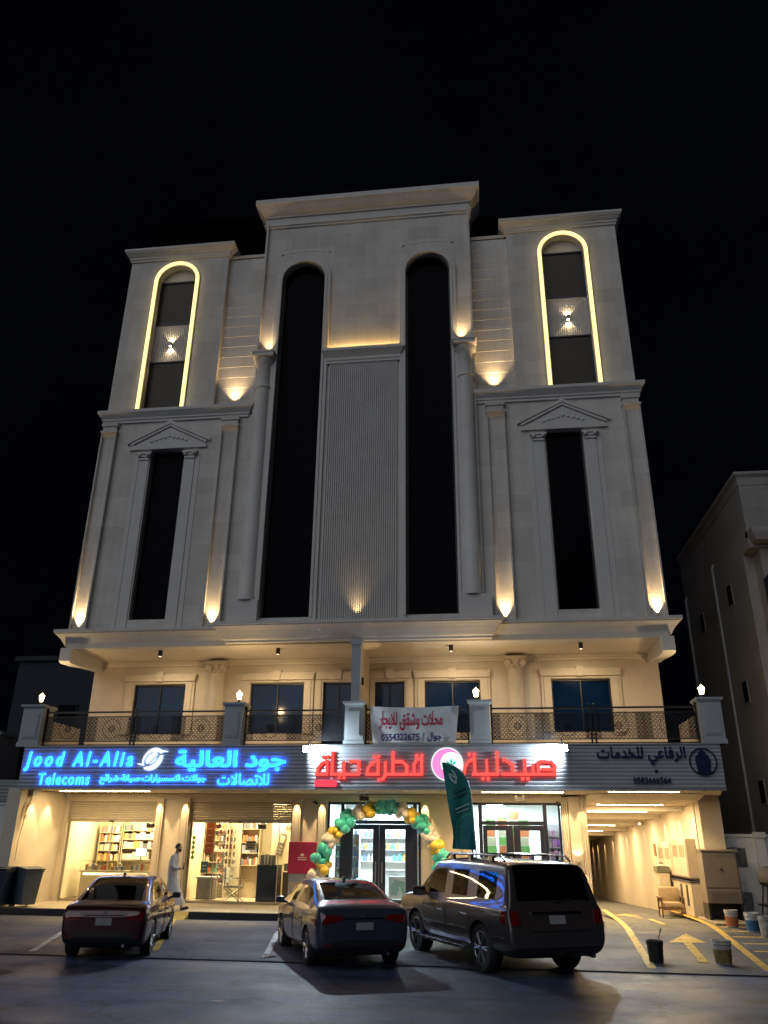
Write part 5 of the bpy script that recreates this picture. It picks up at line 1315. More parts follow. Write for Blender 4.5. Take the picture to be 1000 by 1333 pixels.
t = thing('reception_counter', 'pale curved reception desk seen through the balloon door', 'counter', (-3.2, 30.0, .31))
m = MB(); m.lathe((-3.2, 30.3, .31), [(.95, 0), (.95, .92), (.85, .92)], 24, 'z', 0, math.pi, 2*math.pi); m.build('body', M_INC, t, True); m = MB(); m.lathe((-3.2, 30.3, 1.232), [(0, 0), (1.0, 0), (1.0, .035), (0, .035)], 24, 'z', 0, math.pi, 2*math.pi); m.build('counter_top', M_GREY, t, True)
t = thing('pallet_sign', 'white picture sign leaning inside the balloon door', 'sign', (-3.05, 28.3, .31)); m = MB(); m.bbox(-3.38, -2.76, 28.25, 28.29, .45, 1.12, .01); m.build('board', M_WHITEP, t); m = MB(); m.prism([(-3.3, .55), (-3.1, .55), (-3.02, .85), (-2.9, .55), (-2.84, .55), (-2.84, .95), (-3.15, 1.02), (-3.3, .85)], 'y', 28.235, 28.249); m.build('print', pmat('grey green print', (.28, .42, .36), .5), t)
for x in (-3.30, -2.84):
    m = MB(); m.box(x-.02, x+.02, 28.29, 28.33, .31, .9); m.build('leg', M_GREY, t)
Zb = [1.5, 1.9, 2.3]
shelf_unit('pharmacy_shelf', 'long white wall shelf far behind the balloon door', -4.9, -2.2, 31.2, 31.55, .31, Zb, M_WHITEP)
fill(-4.85, -2.25, 31.3, Zb, BOTM, 'bottle', (.09, .15), (.18, .28), 'wall_bottle', 'bottle on the long wall shelf far behind the balloon door', 'bottle', 'bottles far behind the balloon door', .05, .1)
# red board on the pier
t = thing('red_signboard', 'crimson sign board with small pale lines on the pier between shop and pharmacy', 'sign', (-6.05, 27.1, 1.2))
M_CRIM = pmat('crimson board', (.42, .02, .07), .35, noise=.1); m = MB(); m.bbox(-6.50, -5.58, 27.02, 27.10, 1.20, 2.14, .012); m.build('board', M_CRIM, t)
m = MB()
for k, (z, w_) in enumerate(((1.66, .30), (1.60, .30))): m.box(-6.04-w_/2, -6.04+w_/2, 27.012, 27.019, z, z+.03)
m.prism([(-6.11, 1.72), (-5.98, 1.72), (-5.98, 1.78), (-6.0, 1.80), (-6.04, 1.78), (-6.08, 1.80)], 'y', 27.012, 27.019); m.build('print', pmat('pale pink print', (.75, .5, .5), .5), t)
m = MB(); m.box(-6.42, -6.38, 27.04, 27.08, .28, 1.199); m.box(-5.72, -5.68, 27.04, 27.08, .28, 1.199); m.box(-6.46, -5.64, 27.05, 27.07, .95, 1.199); m.build('stand', M_GREY, t)
# cables hanging at the left end
t = thing('cable_bundle', 'loose pale cables hanging from a box at the left end of the shops', 'cables', (-14.5, 25.0, 3.5))
m = MB(); m.bbox(-14.54, -14.40, 24.9, 25.15, 3.42, 3.60, .015); m.build('junction_box', M_GREY, t)
for k in range(5):
    m = MB(); q = rp.uniform(-.1, .1); L_ = rp.uniform(.4, .9) if k < 4 else 1.9
    m.tube([(-14.47, 24.95+q*.5, 3.43), (-14.46, 24.85+q, 3.43-.3*L_), (-14.47, 24.7+q, 3.43-.7*L_), (-14.48, 24.75+1.5*q, 3.43-L_)], .012, 6); m.build('cable', pmat('pale cable', (.55, .42, .28), .6), t, True)
for x, y, lab in ((-5.7, 27.1, 'small dark camera on the wall left of the balloon door'), (2.15, 27.1, 'small dark camera on the wall beside the fluted pier')):
    t = thing('security_camera', lab, 'camera', (x, y, 3.4), 0, 'wall cameras'); m = MB(); m.tube([(x, 27.2, 3.42), (x, 27.08, 3.40), (x+.02, 27.02, 3.36)], .015, 8); m.build('arm', M_BLACK, t); m = MB(); m.tube([(x-.04, 27.06, 3.36), (x+.09, 26.94, 3.31)], [.035, .042], 10); m.build('body', M_BLACK, t)
# ================================================================== DRIVEWAY MOUTH AND SIDE YARD
M_CREAM = pmat('cream enamel', (.58, .50, .38), .45, noise=.12, nscale=3)
for k, (y0, y1, lab) in enumerate(((30.6, 32.9, 'cream meter cupboard on the driveway wall, the farther and lower of two'), (28.25, 30.45, 'cream meter cupboard on the driveway wall, the nearer of two'))):
    t = thing('meter_cupboard', lab, 'meter box', (6.3, (y0+y1)/2, 1.24), 0, 'meter cupboards on the driveway wall'); z1 = 2.26 if k == 0 else 2.36
    m = MB(); m.bbox(6.18, 6.495, y0, y1, 1.20, z1, .015); m.build('body', M_CREAM, t)
    for q in range(2):
        a = y0+.05+q*(y1-y0-.1)/2; b = a+(y1-y0-.1)/2-.03
        d = MB(); d.bbox(6.16, 6.182, a, b, 1.24, z1-.05, .005); dr = d.build('door', M_CREAM, t)
        m = MB(); m.box(6.152, 6.159, a+.15, b-.15, z1-.55, z1-.2); m.build('glass', pmat('dull window', (.30, .25, .17), .3), dr)
t = thing('low_cabinet', 'long low cream cabinet with dark slots under the meter cupboards', 'cabinet', (6.3, 30.5, .0))
m = MB(); m.bbox(6.14, 6.495, 28.0, 33.1, .12, 1.08, .012); m.build('body', M_CREAM, t); m = MB(); m.bbox(6.10, 6.497, 27.95, 33.15, 1.081, 1.12, .008); m.build('top', M_BRONZE, t)
for y, z0 in ((32.5, .72), (31.6, .72), (30.7, .72), (29.4, .40), (28.6, .40)):
    m = MB(); m.box(6.132, 6.139, y-.14, y+.14, z0, 1.0); m.build('slot', M_BLACK, t)
t = thing('guard_desk', 'small cream guard counter with a green top beside the armchair', 'counter', (5.95, 31.1, -.06))
m = MB(); m.bbox(5.72, 6.09, 30.8, 31.4, -.06, 1.28, .012); m.build('body', M_CREAM, t); m = MB(); m.bbox(5.68, 6.095, 30.76, 31.44, 1.281, 1.48, .012); m.build('top', pmat('grey green laminate', (.12, .13, .08), .4), t)
t = thing('desk_phone', 'small dark telephone on the guard counter', 'telephone', (5.86, 31.0, 1.482)); m = MB(); m.bbox(5.79, 5.95, 30.92, 31.1, 1.483, 1.53, .01); m.build('body', M_WHITEP, t); m = MB(); m.tube([(5.80, 30.96, 1.56), (5.87, 30.96, 1.585), (5.94, 30.96, 1.56)], .02, 8); m.build('handset', M_BLACK, t)
t = thing('fire_hose_tag', 'small red fire notice on the driveway wall above the guard counter', 'notice', (6.48, 35.0, 1.8)); m = MB(); m.box(6.47, 6.495, 34.9, 35.25, 1.75, 2.2); m.build('plate', pmat('dull red', (.35, .05, .02), .5), t)
# armchair
M_TAN = pmat('tan upholstery', (.40, .29, .17), .75, noise=.25, nscale=9, bump=.15)
M_WOOD = pmat('brown wood', (.16, .08, .035), .5, noise=.3, nscale=5)
t = thing('armchair', 'worn tan armchair with wooden arms standing at the driveway mouth', 'armchair', (5.78, 29.5, -.015))
ax, ay, az = 5.78, 29.5, -.015
m = MB(); m.bbox(ax-.29, ax+.29, ay-.32, ay+.24, az+.30, az+.47, .05); m.build('seat', M_TAN, t, True)
m = MB(); m.bbox(ax-.33, ax+.33, ay+.16, ay+.34, az+.42, az+.90, .06); m.build('backrest', M_TAN, t, True)
for s in (-1, 1):
    m = MB(); m.bbox(ax+s*.36-.04, ax+s*.36+.04, ay-.36, ay+.30, az+.56, az+.62, .015); m.build('armrest', M_WOOD, t)
    for yy, e in ((ay-.30, az+.56), (ay+.26, az+.56)):
        m = MB(); m.tube([(ax+s*.36, yy, az), (ax+s*.36, yy, e)], [.022, .03], 8); m.build('leg', M_WOOD, t)
m = MB(); m.box(ax-.34, ax+.34, ay-.34, ay-.30, az+.24, az+.30); m.box(ax-.34, ax+.34, ay+.25, ay+.29, az+.24, az+.30); m.build('frame', M_WOOD, t)
# street electrical cabinet
t = thing('electric_cabinet', 'large grey metal electric cabinet with an open black base beside the driveway', 'electric cabinet', (6.75, 26.92, .16))
M_CAB = pmat('grey brown enamel', (.20, .17, .135), .5, noise=.2, nscale=2)
m = MB(); m.box(6.26, 7.24, 26.60, 27.25, .60, 2.00); m.prism([(26.55, 2.0), (27.28, 2.0), (27.28, 2.06), (26.55, 2.04)], 'x', 6.22, 7.28); m.build('body', M_CAB, t)
d = MB(); d.bbox(6.29, 7.21, 26.58, 26.599, 1.02, 1.97, .006); dr = d.build('door', M_CAB, t); m = MB(); m.ball((6.75, 26.56, 1.52), .03); m.build('lock', M_BLACK, dr)
d = MB(); d.bbox(6.29, 7.21, 26.58, 26.599, .62, .98, .006)
for k in range(5): d.box(6.37, 7.13, 26.568, 26.579, .68+.05*k, .695+.05*k)
d.build('vent_panel', M_CAB, t)
m = MB(); m.box(6.26, 6.32, 26.60, 27.25, .16, .599); m.box(7.18, 7.24, 26.60, 27.25, .16, .599); m.box(6.32, 7.18, 27.15, 27.25, .16, .599); m.build('open_base', M_BLACK, t)
# boundary wall on the right, with pierced panels
t = thing('boundary_wall', 'pale boundary wall with tall pierced panels to the right of the driveway', 'wall', (9, 27.75, .1))
M_BWALL = pmat('pale grey wall paint', (.74, .76, .76), .7, noise=.25, nscale=1.6, bump=.15)
m = MB(); m.box(7.172, 24, 27.75, 27.95, .1, 2.42); m.box(7.171, 24, 27.70, 28.0, 2.42, 2.50); m.build('masonry', M_BWALL, t)
for xp in (8.30, 10.3, 12.3):
    m = MB(); m.box(xp-.14, xp+.14, 27.62, 27.749, .1, 2.40); m.box(xp-.18, xp+.18, 27.58, 27.749, 2.40, 2.56); m.build('pier', M_BWALL, t)
M_PIERCED = pmat('pierced concrete', (.28, .30, .31), .8, noise=.4, nscale=20, bump=.6, bscale=18)
for xp in (7.22, 8.6, 9.5, 10.7, 11.6):
    m = MB(); lattice(m, xp, xp+.62, 1.55, 2.10, 27.735); lattice(m, xp, xp+.62, .35, .85, 27.735); m.build('pierced_panel', M_PIERCED, t, fixn=False)
    for k in range(4):
        m = MB(); m.box(xp+.04+.15*k, xp+.09+.15*k, 27.70, 27.749, .86, 1.54); m.build('slat', M_BWALL, t)
t = thing('covered_grill', 'grey domed cover on a black legged stand at the right edge', 'grill', (8.15, 26.6, .16))
m = MB(); m.lathe((8.15, 26.6, 1.0), [(.36, .18), (.40, .25), (.38, .42), (.28, .55), (.12, .62), (0, .63)], 22); m.build('cover', pmat('grey canvas', (.17, .17, .17), .8, noise=.3, nscale=8, bump=.2), t, True)
m = MB(); m.bbox(7.75, 8.6, 26.25, 26.95, .55, .60, .01); m.build('shelf', M_BLACK, t)
m = MB(); m.lathe((8.15, 26.6, 1.0), [(.05, 0), (.34, .12), (.36, .18)], 20); m.build('bowl', M_BLACK, t, True)
for sx in (-1, 1):
    for sy in (-1, 1):
        m = MB(); m.tube([(8.15+sx*.36, 26.6+sy*.3, .16), (8.15+sx*.22, 26.6+sy*.18, 1.1)], .022, 8); m.build('leg', M_BLACK, t)
m = MB(); m.tube([(7.80, 26.3, .2), (8.5, 26.3, .5)], .015, 6); m.build('brace', M_BLACK, t)
# buckets
def bucket(x, y, z, r_, h, mat, label, fillc=None, tilt=0):
    t = thing('paint_bucket', label, 'bucket', (x, y, z), 0, 'buckets by the driveway')
    m = MB(); m.lathe((x, y, z), [(r_*.80, 0), (r_*.82, .01), (r_*.96, h*.93), (r_, h*.94), (r_, h), (r_*.93, h), (r_*.90, h*.9), (r_*.76, .03), (0, .03)], 24); b = m.build('body', mat, t, True)
    m = MB(); m.lathe((x, y, z), [(r_*.985, h*.82), (r_*1.03, h*.84), (r_*1.03, h*.87), (r_*.985, h*.88)], 24); m.build('rib', mat, t, True)
    m = MB(); m.tube([(x-r_, y, z+h*.9)]+[(x+r_*math.cos(R(180-18*k)), y-r_*.75*math.sin(R(18*k)), z+h*.9-h*.22*math.sin(R(18*k))) for k in range(11)], .006, 6); m.build('wire_handle', M_GREY, t, True)
    if fillc: m = MB(); m.lathe((x, y, z), [(r_*.835, h*.06), (r_*.955, h*.62), (r_*.96, h*.62)], 24); m.build('label_band', fillc, t, True)
    return t
M_PAIL = pmat('dirty white plastic', (.55, .53, .48), .5, noise=.45, nscale=9)
bucket(6.48, 25.15, .115, .18, .42, M_PAIL, 'white bucket with an orange lower half beside the electric cabinet', pmat('orange stain', (.42, .13, .05), .6, noise=.3, nscale=8))
bucket(6.72, 24.1, .105, .19, .44, M_PAIL, 'white bucket with a blue label between the orange bucket and the frame edge', pmat('blue print', (.03, .10, .22), .6, noise=.3, nscale=8))
bucket(6.72, 22.9, .10, .20, .46, pmat('cement splashed pail', (.38, .36, .33), .7, noise=.6, nscale=7), 'cement splashed pale bucket at the right edge of the picture')
bucket(3.16, 18.25, .024, .165, .40, pmat('black rubber pail', (.02, .022, .025), .6, noise=.4, nscale=8), 'black bucket with a stick in it on the left driveway line')
bucket(4.46, 18.35, .026, .185, .42, M_PAIL, 'white bucket with yellow paint stains right of the lane arrow', pmat('ochre stain', (.32, .22, .07), .7, noise=.7, nscale=10))
t = thing('stirring_stick', 'pale stick poking out of the black bucket', 'stick', (3.18, 18.3, .06)); m = MB(); m.tube([(3.12, 18.3, .06), (3.29, 18.22, .60)], .012, 6); m.build('shaft', pmat('pale stick', (.45, .40, .30), .6), t); m = MB(); m.tube([(3.28, 18.225, .575), (3.31, 18.21, .64)], [.02, .014], 6); m.build('tip', M_PAIL, t)
# wheeled bins
def bin_(x, y, z, rz, mat, label):
    t = thing('wheeled_bin', label, 'bin', (x, y, z), rz, 'wheeled bins at the left end'); k = dict(parent=t, local=True)
    m = MB(); pts = lambda w_, d_, zz: [(-w_, -d_, zz), (w_, -d_, zz), (w_, d_, zz), (-w_, d_, zz)]
    m.add(pts(.22, .25, .06)+pts(.29, .34, .98), [(0,3,2,1), (4,5,6,7), (0,1,5,4), (1,2,6,5), (2,3,7,6), (3,0,4,7)]); m.box(-.31, .31, -.36, .36, .94, .99); m.build('body', mat, **k)
    m = MB(); m.prism([(-.37, 1.0), (.36, 1.0), (.36, 1.06), (.1, 1.10), (-.40, 1.04)], 'x', -.32, .32); m.build('lid', mat, **k)
    m = MB(); m.tube([(-.24, .41, 1.0), (.24, .41, 1.0)], .02, 8); m.build('handle', mat, **k)
    for s in (-1, 1):
        m = MB(); m.lathe((s*.25-.03, .28, .10), [(.02, 0), (.10, 0), (.10, .06), (.02, .06)], 16, 'x'); m.build('wheel', M_BLACK, **k)
bin_(-14.62, 24.45, .275, R(-6), pmat('dark blue bin plastic', (.012, .022, .045), .5, noise=.3, nscale=5), 'dark blue wheeled bin at the left edge of the picture')
bin_(-14.02, 24.75, .275, R(58), pmat('grey blue bin plastic', (.07, .10, .13), .5, noise=.3, nscale=5), 'smaller grey blue wheeled bin right of the dark one')
# wall to the left
t = thing('garden_wall', 'plain whitewashed wall left of the telecom shop', 'wall', (-20, 24.8, .2)); m = MB(); m.box(-45, -14.99, 24.8, 25.0, .1, 3.14); m.build('masonry', M_BWALL, t); m = MB(); m.box(-45, -14.99, 24.76, 25.04, 3.141, 3.2); m.build('coping', M_BWALL, t)

# ================================================================== NEIGHBOURING BUILDINGS
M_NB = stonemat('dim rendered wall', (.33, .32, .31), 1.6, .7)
t = thing('neighbour_building', 'tall plain building in the dark to the right with downpipes and a small balcony', 'building', (12, 33, .1))
XN, Y0N, Y1N, ZN = 9.5, 27.45, 37.0, 14.8
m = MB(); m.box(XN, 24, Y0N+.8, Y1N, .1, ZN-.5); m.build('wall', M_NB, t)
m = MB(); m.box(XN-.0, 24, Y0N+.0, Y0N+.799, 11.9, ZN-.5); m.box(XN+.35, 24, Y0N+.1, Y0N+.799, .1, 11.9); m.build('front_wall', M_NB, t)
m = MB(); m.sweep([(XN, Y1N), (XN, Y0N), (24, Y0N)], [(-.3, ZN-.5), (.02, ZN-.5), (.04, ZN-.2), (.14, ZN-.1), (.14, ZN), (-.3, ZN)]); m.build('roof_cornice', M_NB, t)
for y, b in ((36.6, 2), (31.9, 2)):
    m = MB(); m.tube([(XN-.07, y, .2), (XN-.07, y, 12.6), (XN+.02, y, 12.75)], .075, 10); m.build('downpipe', M_GREY, t, True)
for y, z in ((30.35, 11.0), (30.4, 7.35), (34.6, 11.0), (34.6, 7.35), (30.4, 3.9)):
    f = MB(); f.box(XN-.03, XN+.01, y-.30, y+.30, z-.42, z+.42); fo = f.build('window', M_NB, t); m = MB(); m.box(XN-.036, XN-.031, y-.25, y+.25, z-.37, z+.37); m.build('pane', M_DARKGLASS, fo)
m = MB(); m.box(XN+.3, 16, Y0N-1.0, Y0N+.15, 9.6, 9.8); bal = m.build('balcony_slab', M_NB, t)
m = MB(); m.box(XN+.3, 16, Y0N-1.0, Y0N-.9, 9.801, 10.75); m.box(XN+.3, XN+.4, Y0N-.9, Y0N+.1, 9.801, 10.75); m.build('parapet', M_BRONZE, bal)
m = MB(); m.sweep([(XN+.2, Y0N+.2), (XN+.2, Y0N-.3), (16, Y0N-.3)], [(-.2, 12.0), (.1, 12.05), (.2, 12.3), (.2, 12.5), (-.2, 12.6)]); m.build('balcony_cornice', M_NB, t)
for x in (11.4, 13.6):
    for z in (7.6, 3.9, 11.0):
        f = MB(); f.box(x-.5, x+.5, Y0N+.05, Y0N+.11, z-.7, z+.7); fo = f.build('window', M_NB, t); m = MB(); m.box(x-.44, x+.44, Y0N+.04, Y0N+.049, z-.64, z+.64); m.build('pane', M_DARKGLASS, fo)
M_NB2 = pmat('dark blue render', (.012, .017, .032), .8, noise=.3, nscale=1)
t = thing('neighbour_house', 'low dark house behind the left end of the balcony', 'house', (-18, 35, .1))
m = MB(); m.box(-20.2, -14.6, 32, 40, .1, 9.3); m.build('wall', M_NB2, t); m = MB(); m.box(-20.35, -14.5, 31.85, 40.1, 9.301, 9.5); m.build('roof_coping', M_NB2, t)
for x in (-19.2, -17.6, -16.0):
    for z in (6.8, 3.6):
        f = MB(); f.box(x-.45, x+.45, 31.94, 32.01, z-.65, z+.65); fo = f.build('window', M_NB2, t); m = MB(); m.box(x-.4, x+.4, 31.93, 31.939, z-.6, z+.6); m.build('pane', M_DARKGLASS, fo)
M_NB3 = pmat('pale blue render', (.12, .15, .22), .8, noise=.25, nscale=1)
t = thing('corner_house', 'pale low house at the far left edge above the whitewashed wall', 'house', (-24, 31, .1))
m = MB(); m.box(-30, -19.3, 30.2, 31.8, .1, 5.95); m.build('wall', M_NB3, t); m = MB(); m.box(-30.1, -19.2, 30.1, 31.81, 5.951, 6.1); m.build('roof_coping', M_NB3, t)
for x in (-20.6, -23):
    f = MB(); f.box(x-.5, x+.5, 30.14, 30.21, 4.0, 5.2); fo = f.build('window', M_NB3, t); m = MB(); m.box(x-.45, x+.45, 30.13, 30.139, 4.05, 5.15); m.build('pane', M_DARKGLASS, fo)
t = thing('air_conditioner', 'pale green grey air conditioner above the whitewashed wall', 'air conditioner', (-16.0, 26.0, 3.2))
m = MB(); m.bbox(-17.1, -15.35, 25.7, 26.3, 3.25, 3.95, .02)
m.build('casing', pmat('green grey casing', (.22, .27, .25), .5, noise=.2), t)
for k in range(5):
    m = MB(); m.box(-17.0, -15.45, 25.68, 25.699, 3.34+.11*k, 3.38+.11*k); m.build('louvre', M_GREY, t)
m = MB(); m.box(-17.0, -16.9, 25.8, 26.2, 3.0, 3.249); m.box(-15.6, -15.5, 25.8, 26.2, 3.0, 3.249); m.build('bracket', M_BLACK, t)

# ================================================================== THE WALKING MAN
def skin_mesh(name, joints, bones, mat, parent, sub=2):
    me = bpy.data.meshes.new(name); me.from_pydata([j[:3] for j in joints], bones, [])
    o = bpy.data.objects.new(name, me); COL.objects.link(o)
    md = o.modifiers.new('skin', 'SKIN'); md.use_smooth_shade = True
    bpy.context.view_layer.update()
    sv = me.skin_vertices[0].data
    for v, j in zip(sv, joints): v.radius = (j[3], j[4] if len(j) > 4 else j[3])
    sv[0].use_root = True
    s_ = o.modifiers.new('sub', 'SUBSURF'); s_.levels = sub; s_.render_levels = sub
    dg = bpy.context.evaluated_depsgraph_get(); dg.update()
    nm = bpy.data.meshes.new_from_object(o.evaluated_get(dg)); bpy.data.objects.remove(o)
    nm.materials.clear(); nm.materials.append(mat); nm.polygons.foreach_set('use_smooth', [True]*len(nm.polygons))
    q = bpy.data.objects.new(name, nm); COL.objects.link(q); q.parent = parent; return q
M_SKIN = pmat('skin', (.34, .19, .12), .5, noise=.1); M_HAIR = pmat('black hair', (.012, .010, .009), .6, noise=.3, nscale=30)
M_THOBE = pmat('white thobe cotton', (.50, .49, .47), .8, noise=.12, nscale=5, bump=.15, bscale=14)
# local frame: walks along +x, left hand side is +y, z up, feet at 0
MAN = thing('person', 'bearded man in a long white robe walking on the pavement holding a phone', 'person', (-9.42, 24.62, .275), R(4))
body = [(0, 0, .95, .12, .15), (.01, 0, 1.12, .11, .15), (.03, 0, 1.32, .12, .17), (.06, 0, 1.45, .075, .10), (.09, 0, 1.53, .052, .055), (.115, 0, 1.60, .070, .066), (.125, 0, 1.69, .088, .075), (.11, 0, 1.745, .062, .058),
        (.05, .17, 1.42, .060), (-.04, .22, 1.16, .048), (.06, .215, .95, .036), (.085, .21, .90, .034, .022),
        (.05, -.17, 1.42, .060), (.06, -.235, 1.17, .048), (.27, -.21, 1.10, .036), (.325, -.20, 1.105, .034, .022),
        (.04, .09, .88, .095), (.04, .09, .50, .066), (-.18, .09, .17, .042), (-.21, .09, .11, .042), (-.10, .09, .03, .038, .028),
        (.02, -.09, .88, .095), (.22, -.09, .50, .066), (.40, -.09, .12, .042), (.42, -.09, .06, .042), (.54, -.09, .07, .036, .028)]
bones = [(0,1),(1,2),(2,3),(3,4),(4,5),(5,6),(6,7),(2,8),(8,9),(9,10),(10,11),(2,12),(12,13),(13,14),(14,15),(0,16),(16,17),(17,18),(18,19),(19,20),(0,21),(21,22),(22,23),(23,24),(24,25)]
bo = skin_mesh('body', body, bones, M_SKIN, MAN)
# fingers, nose and ears are grown into the same body mesh
def join_into(o, mb):
    bm = bmesh.new(); bm.from_mesh(o.data); vs = [bm.verts.new(v) for v in mb.v]
    for f in mb.f:
        try: fc = bm.faces.new([vs[i] for i in f]); fc.smooth = True
        except Exception: pass
    bm.to_mesh(o.data); bm.free()
m = MB()
m.tube([(.205, 0, 1.70), (.222, 0, 1.675), (.205, 0, 1.66)], [.012, .017, .012], 8)
for s in (-1, 1):
    m.ball((.115, s*.078, 1.675), .03, (.7, .35, 1.1), 8, 6)
for k in range(4):      # right hand round the phone
    y = -.205-.004*k; z = 1.075+.020*k; L_ = (.075, .085, .088, .078)[k]
    m.tube([(.345, y+.02, z), (.345+L_*.5, y-.012, z+.004), (.345+L_*.85, y-.004, z+.012), (.345+L_*.8, y+.02, z+.014)], [.0095, .009, .008, .007], 8)
m.tube([(.335, -.19, 1.12), (.355, -.165, 1.145), (.385, -.165, 1.15)], [.011, .010, .008], 8)
for k in range(4):      # relaxed left hand
    x = .062+.016*k; L_ = (.075, .085, .082, .065)[k]
    m.tube([(x, .21, .89), (x+.008, .208, .89-L_*.55), (x-.004, .195, .89-L_*.95)], [.0095, .009, .007], 8)
m.tube([(.10, .20, .92), (.122, .19, .885), (.125, .185, .855)], [.011, .010, .008], 8)
join_into(bo, m)
def loft(rings, n=28, flut=0, ph=0):
    m = MB(); vs = []
    for (cx_, cy_, cz_, rx, ry, tx) in rings:
        for k in range(n):
            a = 2*math.pi*k/n; f = 1+flut*math.sin(a*7+ph+cz_*3)*max(0, (1.2-cz_))
            vs.append((cx_+rx*f*math.cos(a), cy_+ry*f*math.sin(a), cz_+tx*math.cos(a)))
    for i in range(len(rings)-1):
        for k in range(n): k2 = (k+1) % n; m.f.append((i*n+k, i*n+k2, (i+1)*n+k2, (i+1)*n+k)); m.m.append(0)
    m.v = vs; return m
m = loft([(.12, 0, .125, .345, .20, .02), (.115, 0, .22, .32, .195, .01), (.10, 0, .45, .245, .19, 0), (.06, 0, .75, .165, .195, 0), (.03, 0, .95, .15, .20, 0), (.02, 0, 1.12, .142, .195, 0), (.03, 0, 1.30, .148, .215, 0), (.045, 0, 1.42, .115, .19, 0), (.065, 0, 1.475, .085, .115, 0), (.085, 0, 1.515, .064, .068, .008), (.088, 0, 1.54, .060, .062, .01)], 36, .07)
th = m.build('robe', M_THOBE, MAN, True, local=True)
for s, P in ((1, [(.045, .15, 1.43), (.0, .205, 1.28), (-.04, .225, 1.15), (.02, .22, 1.03), (.055, .215, .965)]), (-1, [(.045, -.15, 1.43), (.055, -.205, 1.30), (.06, -.238, 1.165), (.16, -.225, 1.12), (.25, -.212, 1.10)])):
    m = MB(); m.tube(P, [.085, .074, .068, .062, .058], 14); m.build('sleeve', M_THOBE, MAN, True, local=True)
m = MB()
def cap_pt(th_, ph_):
    return (.112+.100*math.sin(th_)*math.cos(ph_), .086*math.sin(th_)*math.sin(ph_), 1.695+.10*math.cos(th_))
nt, npn = 8, 20; vs = []
for i in range(nt+1):
    for k in range(npn):
        ph_ = 2*math.pi*k/npn; lim = R(62) if abs((ph_+math.pi) % (2*math.pi)-math.pi) < R(60) else R(118)
        vs.append(cap_pt(lim*i/nt, ph_))
m.add(vs, [(i*npn+k, i*npn+(k+1) % npn, (i+1)*npn+(k+1) % npn, (i+1)*npn+k) for i in range(nt) for k in range(npn)]); m.build('hair', M_HAIR, MAN, True, local=True)
m = MB(); m.ball((.165, 0, 1.605), .062, (.85, .95, .75), 14, 10); m.tube([(.12, -.07, 1.66), (.15, -.062, 1.60), (.185, 0, 1.575), (.15, .062, 1.60), (.12, .07, 1.66)], [.012, .02, .03, .02, .012], 8); m.tube([(.205, -.03, 1.642), (.217, 0, 1.648), (.205, .03, 1.642)], .008, 6); m.build('beard', M_HAIR, MAN, True, local=True)
for s in (-1, 1):
    m = MB(); m.ball((.198, s*.03, 1.697), .010, (1, 1.2, .7), 8, 6); m.build('eye', M_BLACK, MAN, True, local=True)
    m = MB(); m.tube([(.203, s*.014, 1.716), (.200, s*.045, 1.718)], .006, 6); m.build('eyebrow', M_HAIR, MAN, True, local=True)
for s, x0, z0, x1, z1 in ((1, -.26, .11, -.06, .03), (-1, .37, .04, .62, .07)):
    m = MB(); m.tube([(x0, s*.09, z0), (x0+.06, s*.09, z0), ((x0+x1)/2, s*.09, (z0+z1)/2), (x1-.05, s*.09, z1), (x1, s*.09, z1)], [.03, .045, .045, .046, .02], 10); m.build('shoe', M_BLACK, MAN, True, local=True)
PH = thing('mobile_phone', 'dark phone held up in the hand of the walking man', 'phone', (-9.01, 24.44, 1.42), R(4)); m = MB(); m.bbox(-.008, .008, -.036, .036, -.035, .115, .004); m.build('case', M_BLACK, PH, local=True); m = MB(); m.box(-.0095, -.0085, -.033, .033, -.03, .11); m.build('screen', pmat('dim screen', (.1, .12, .14), .1), PH, local=True)
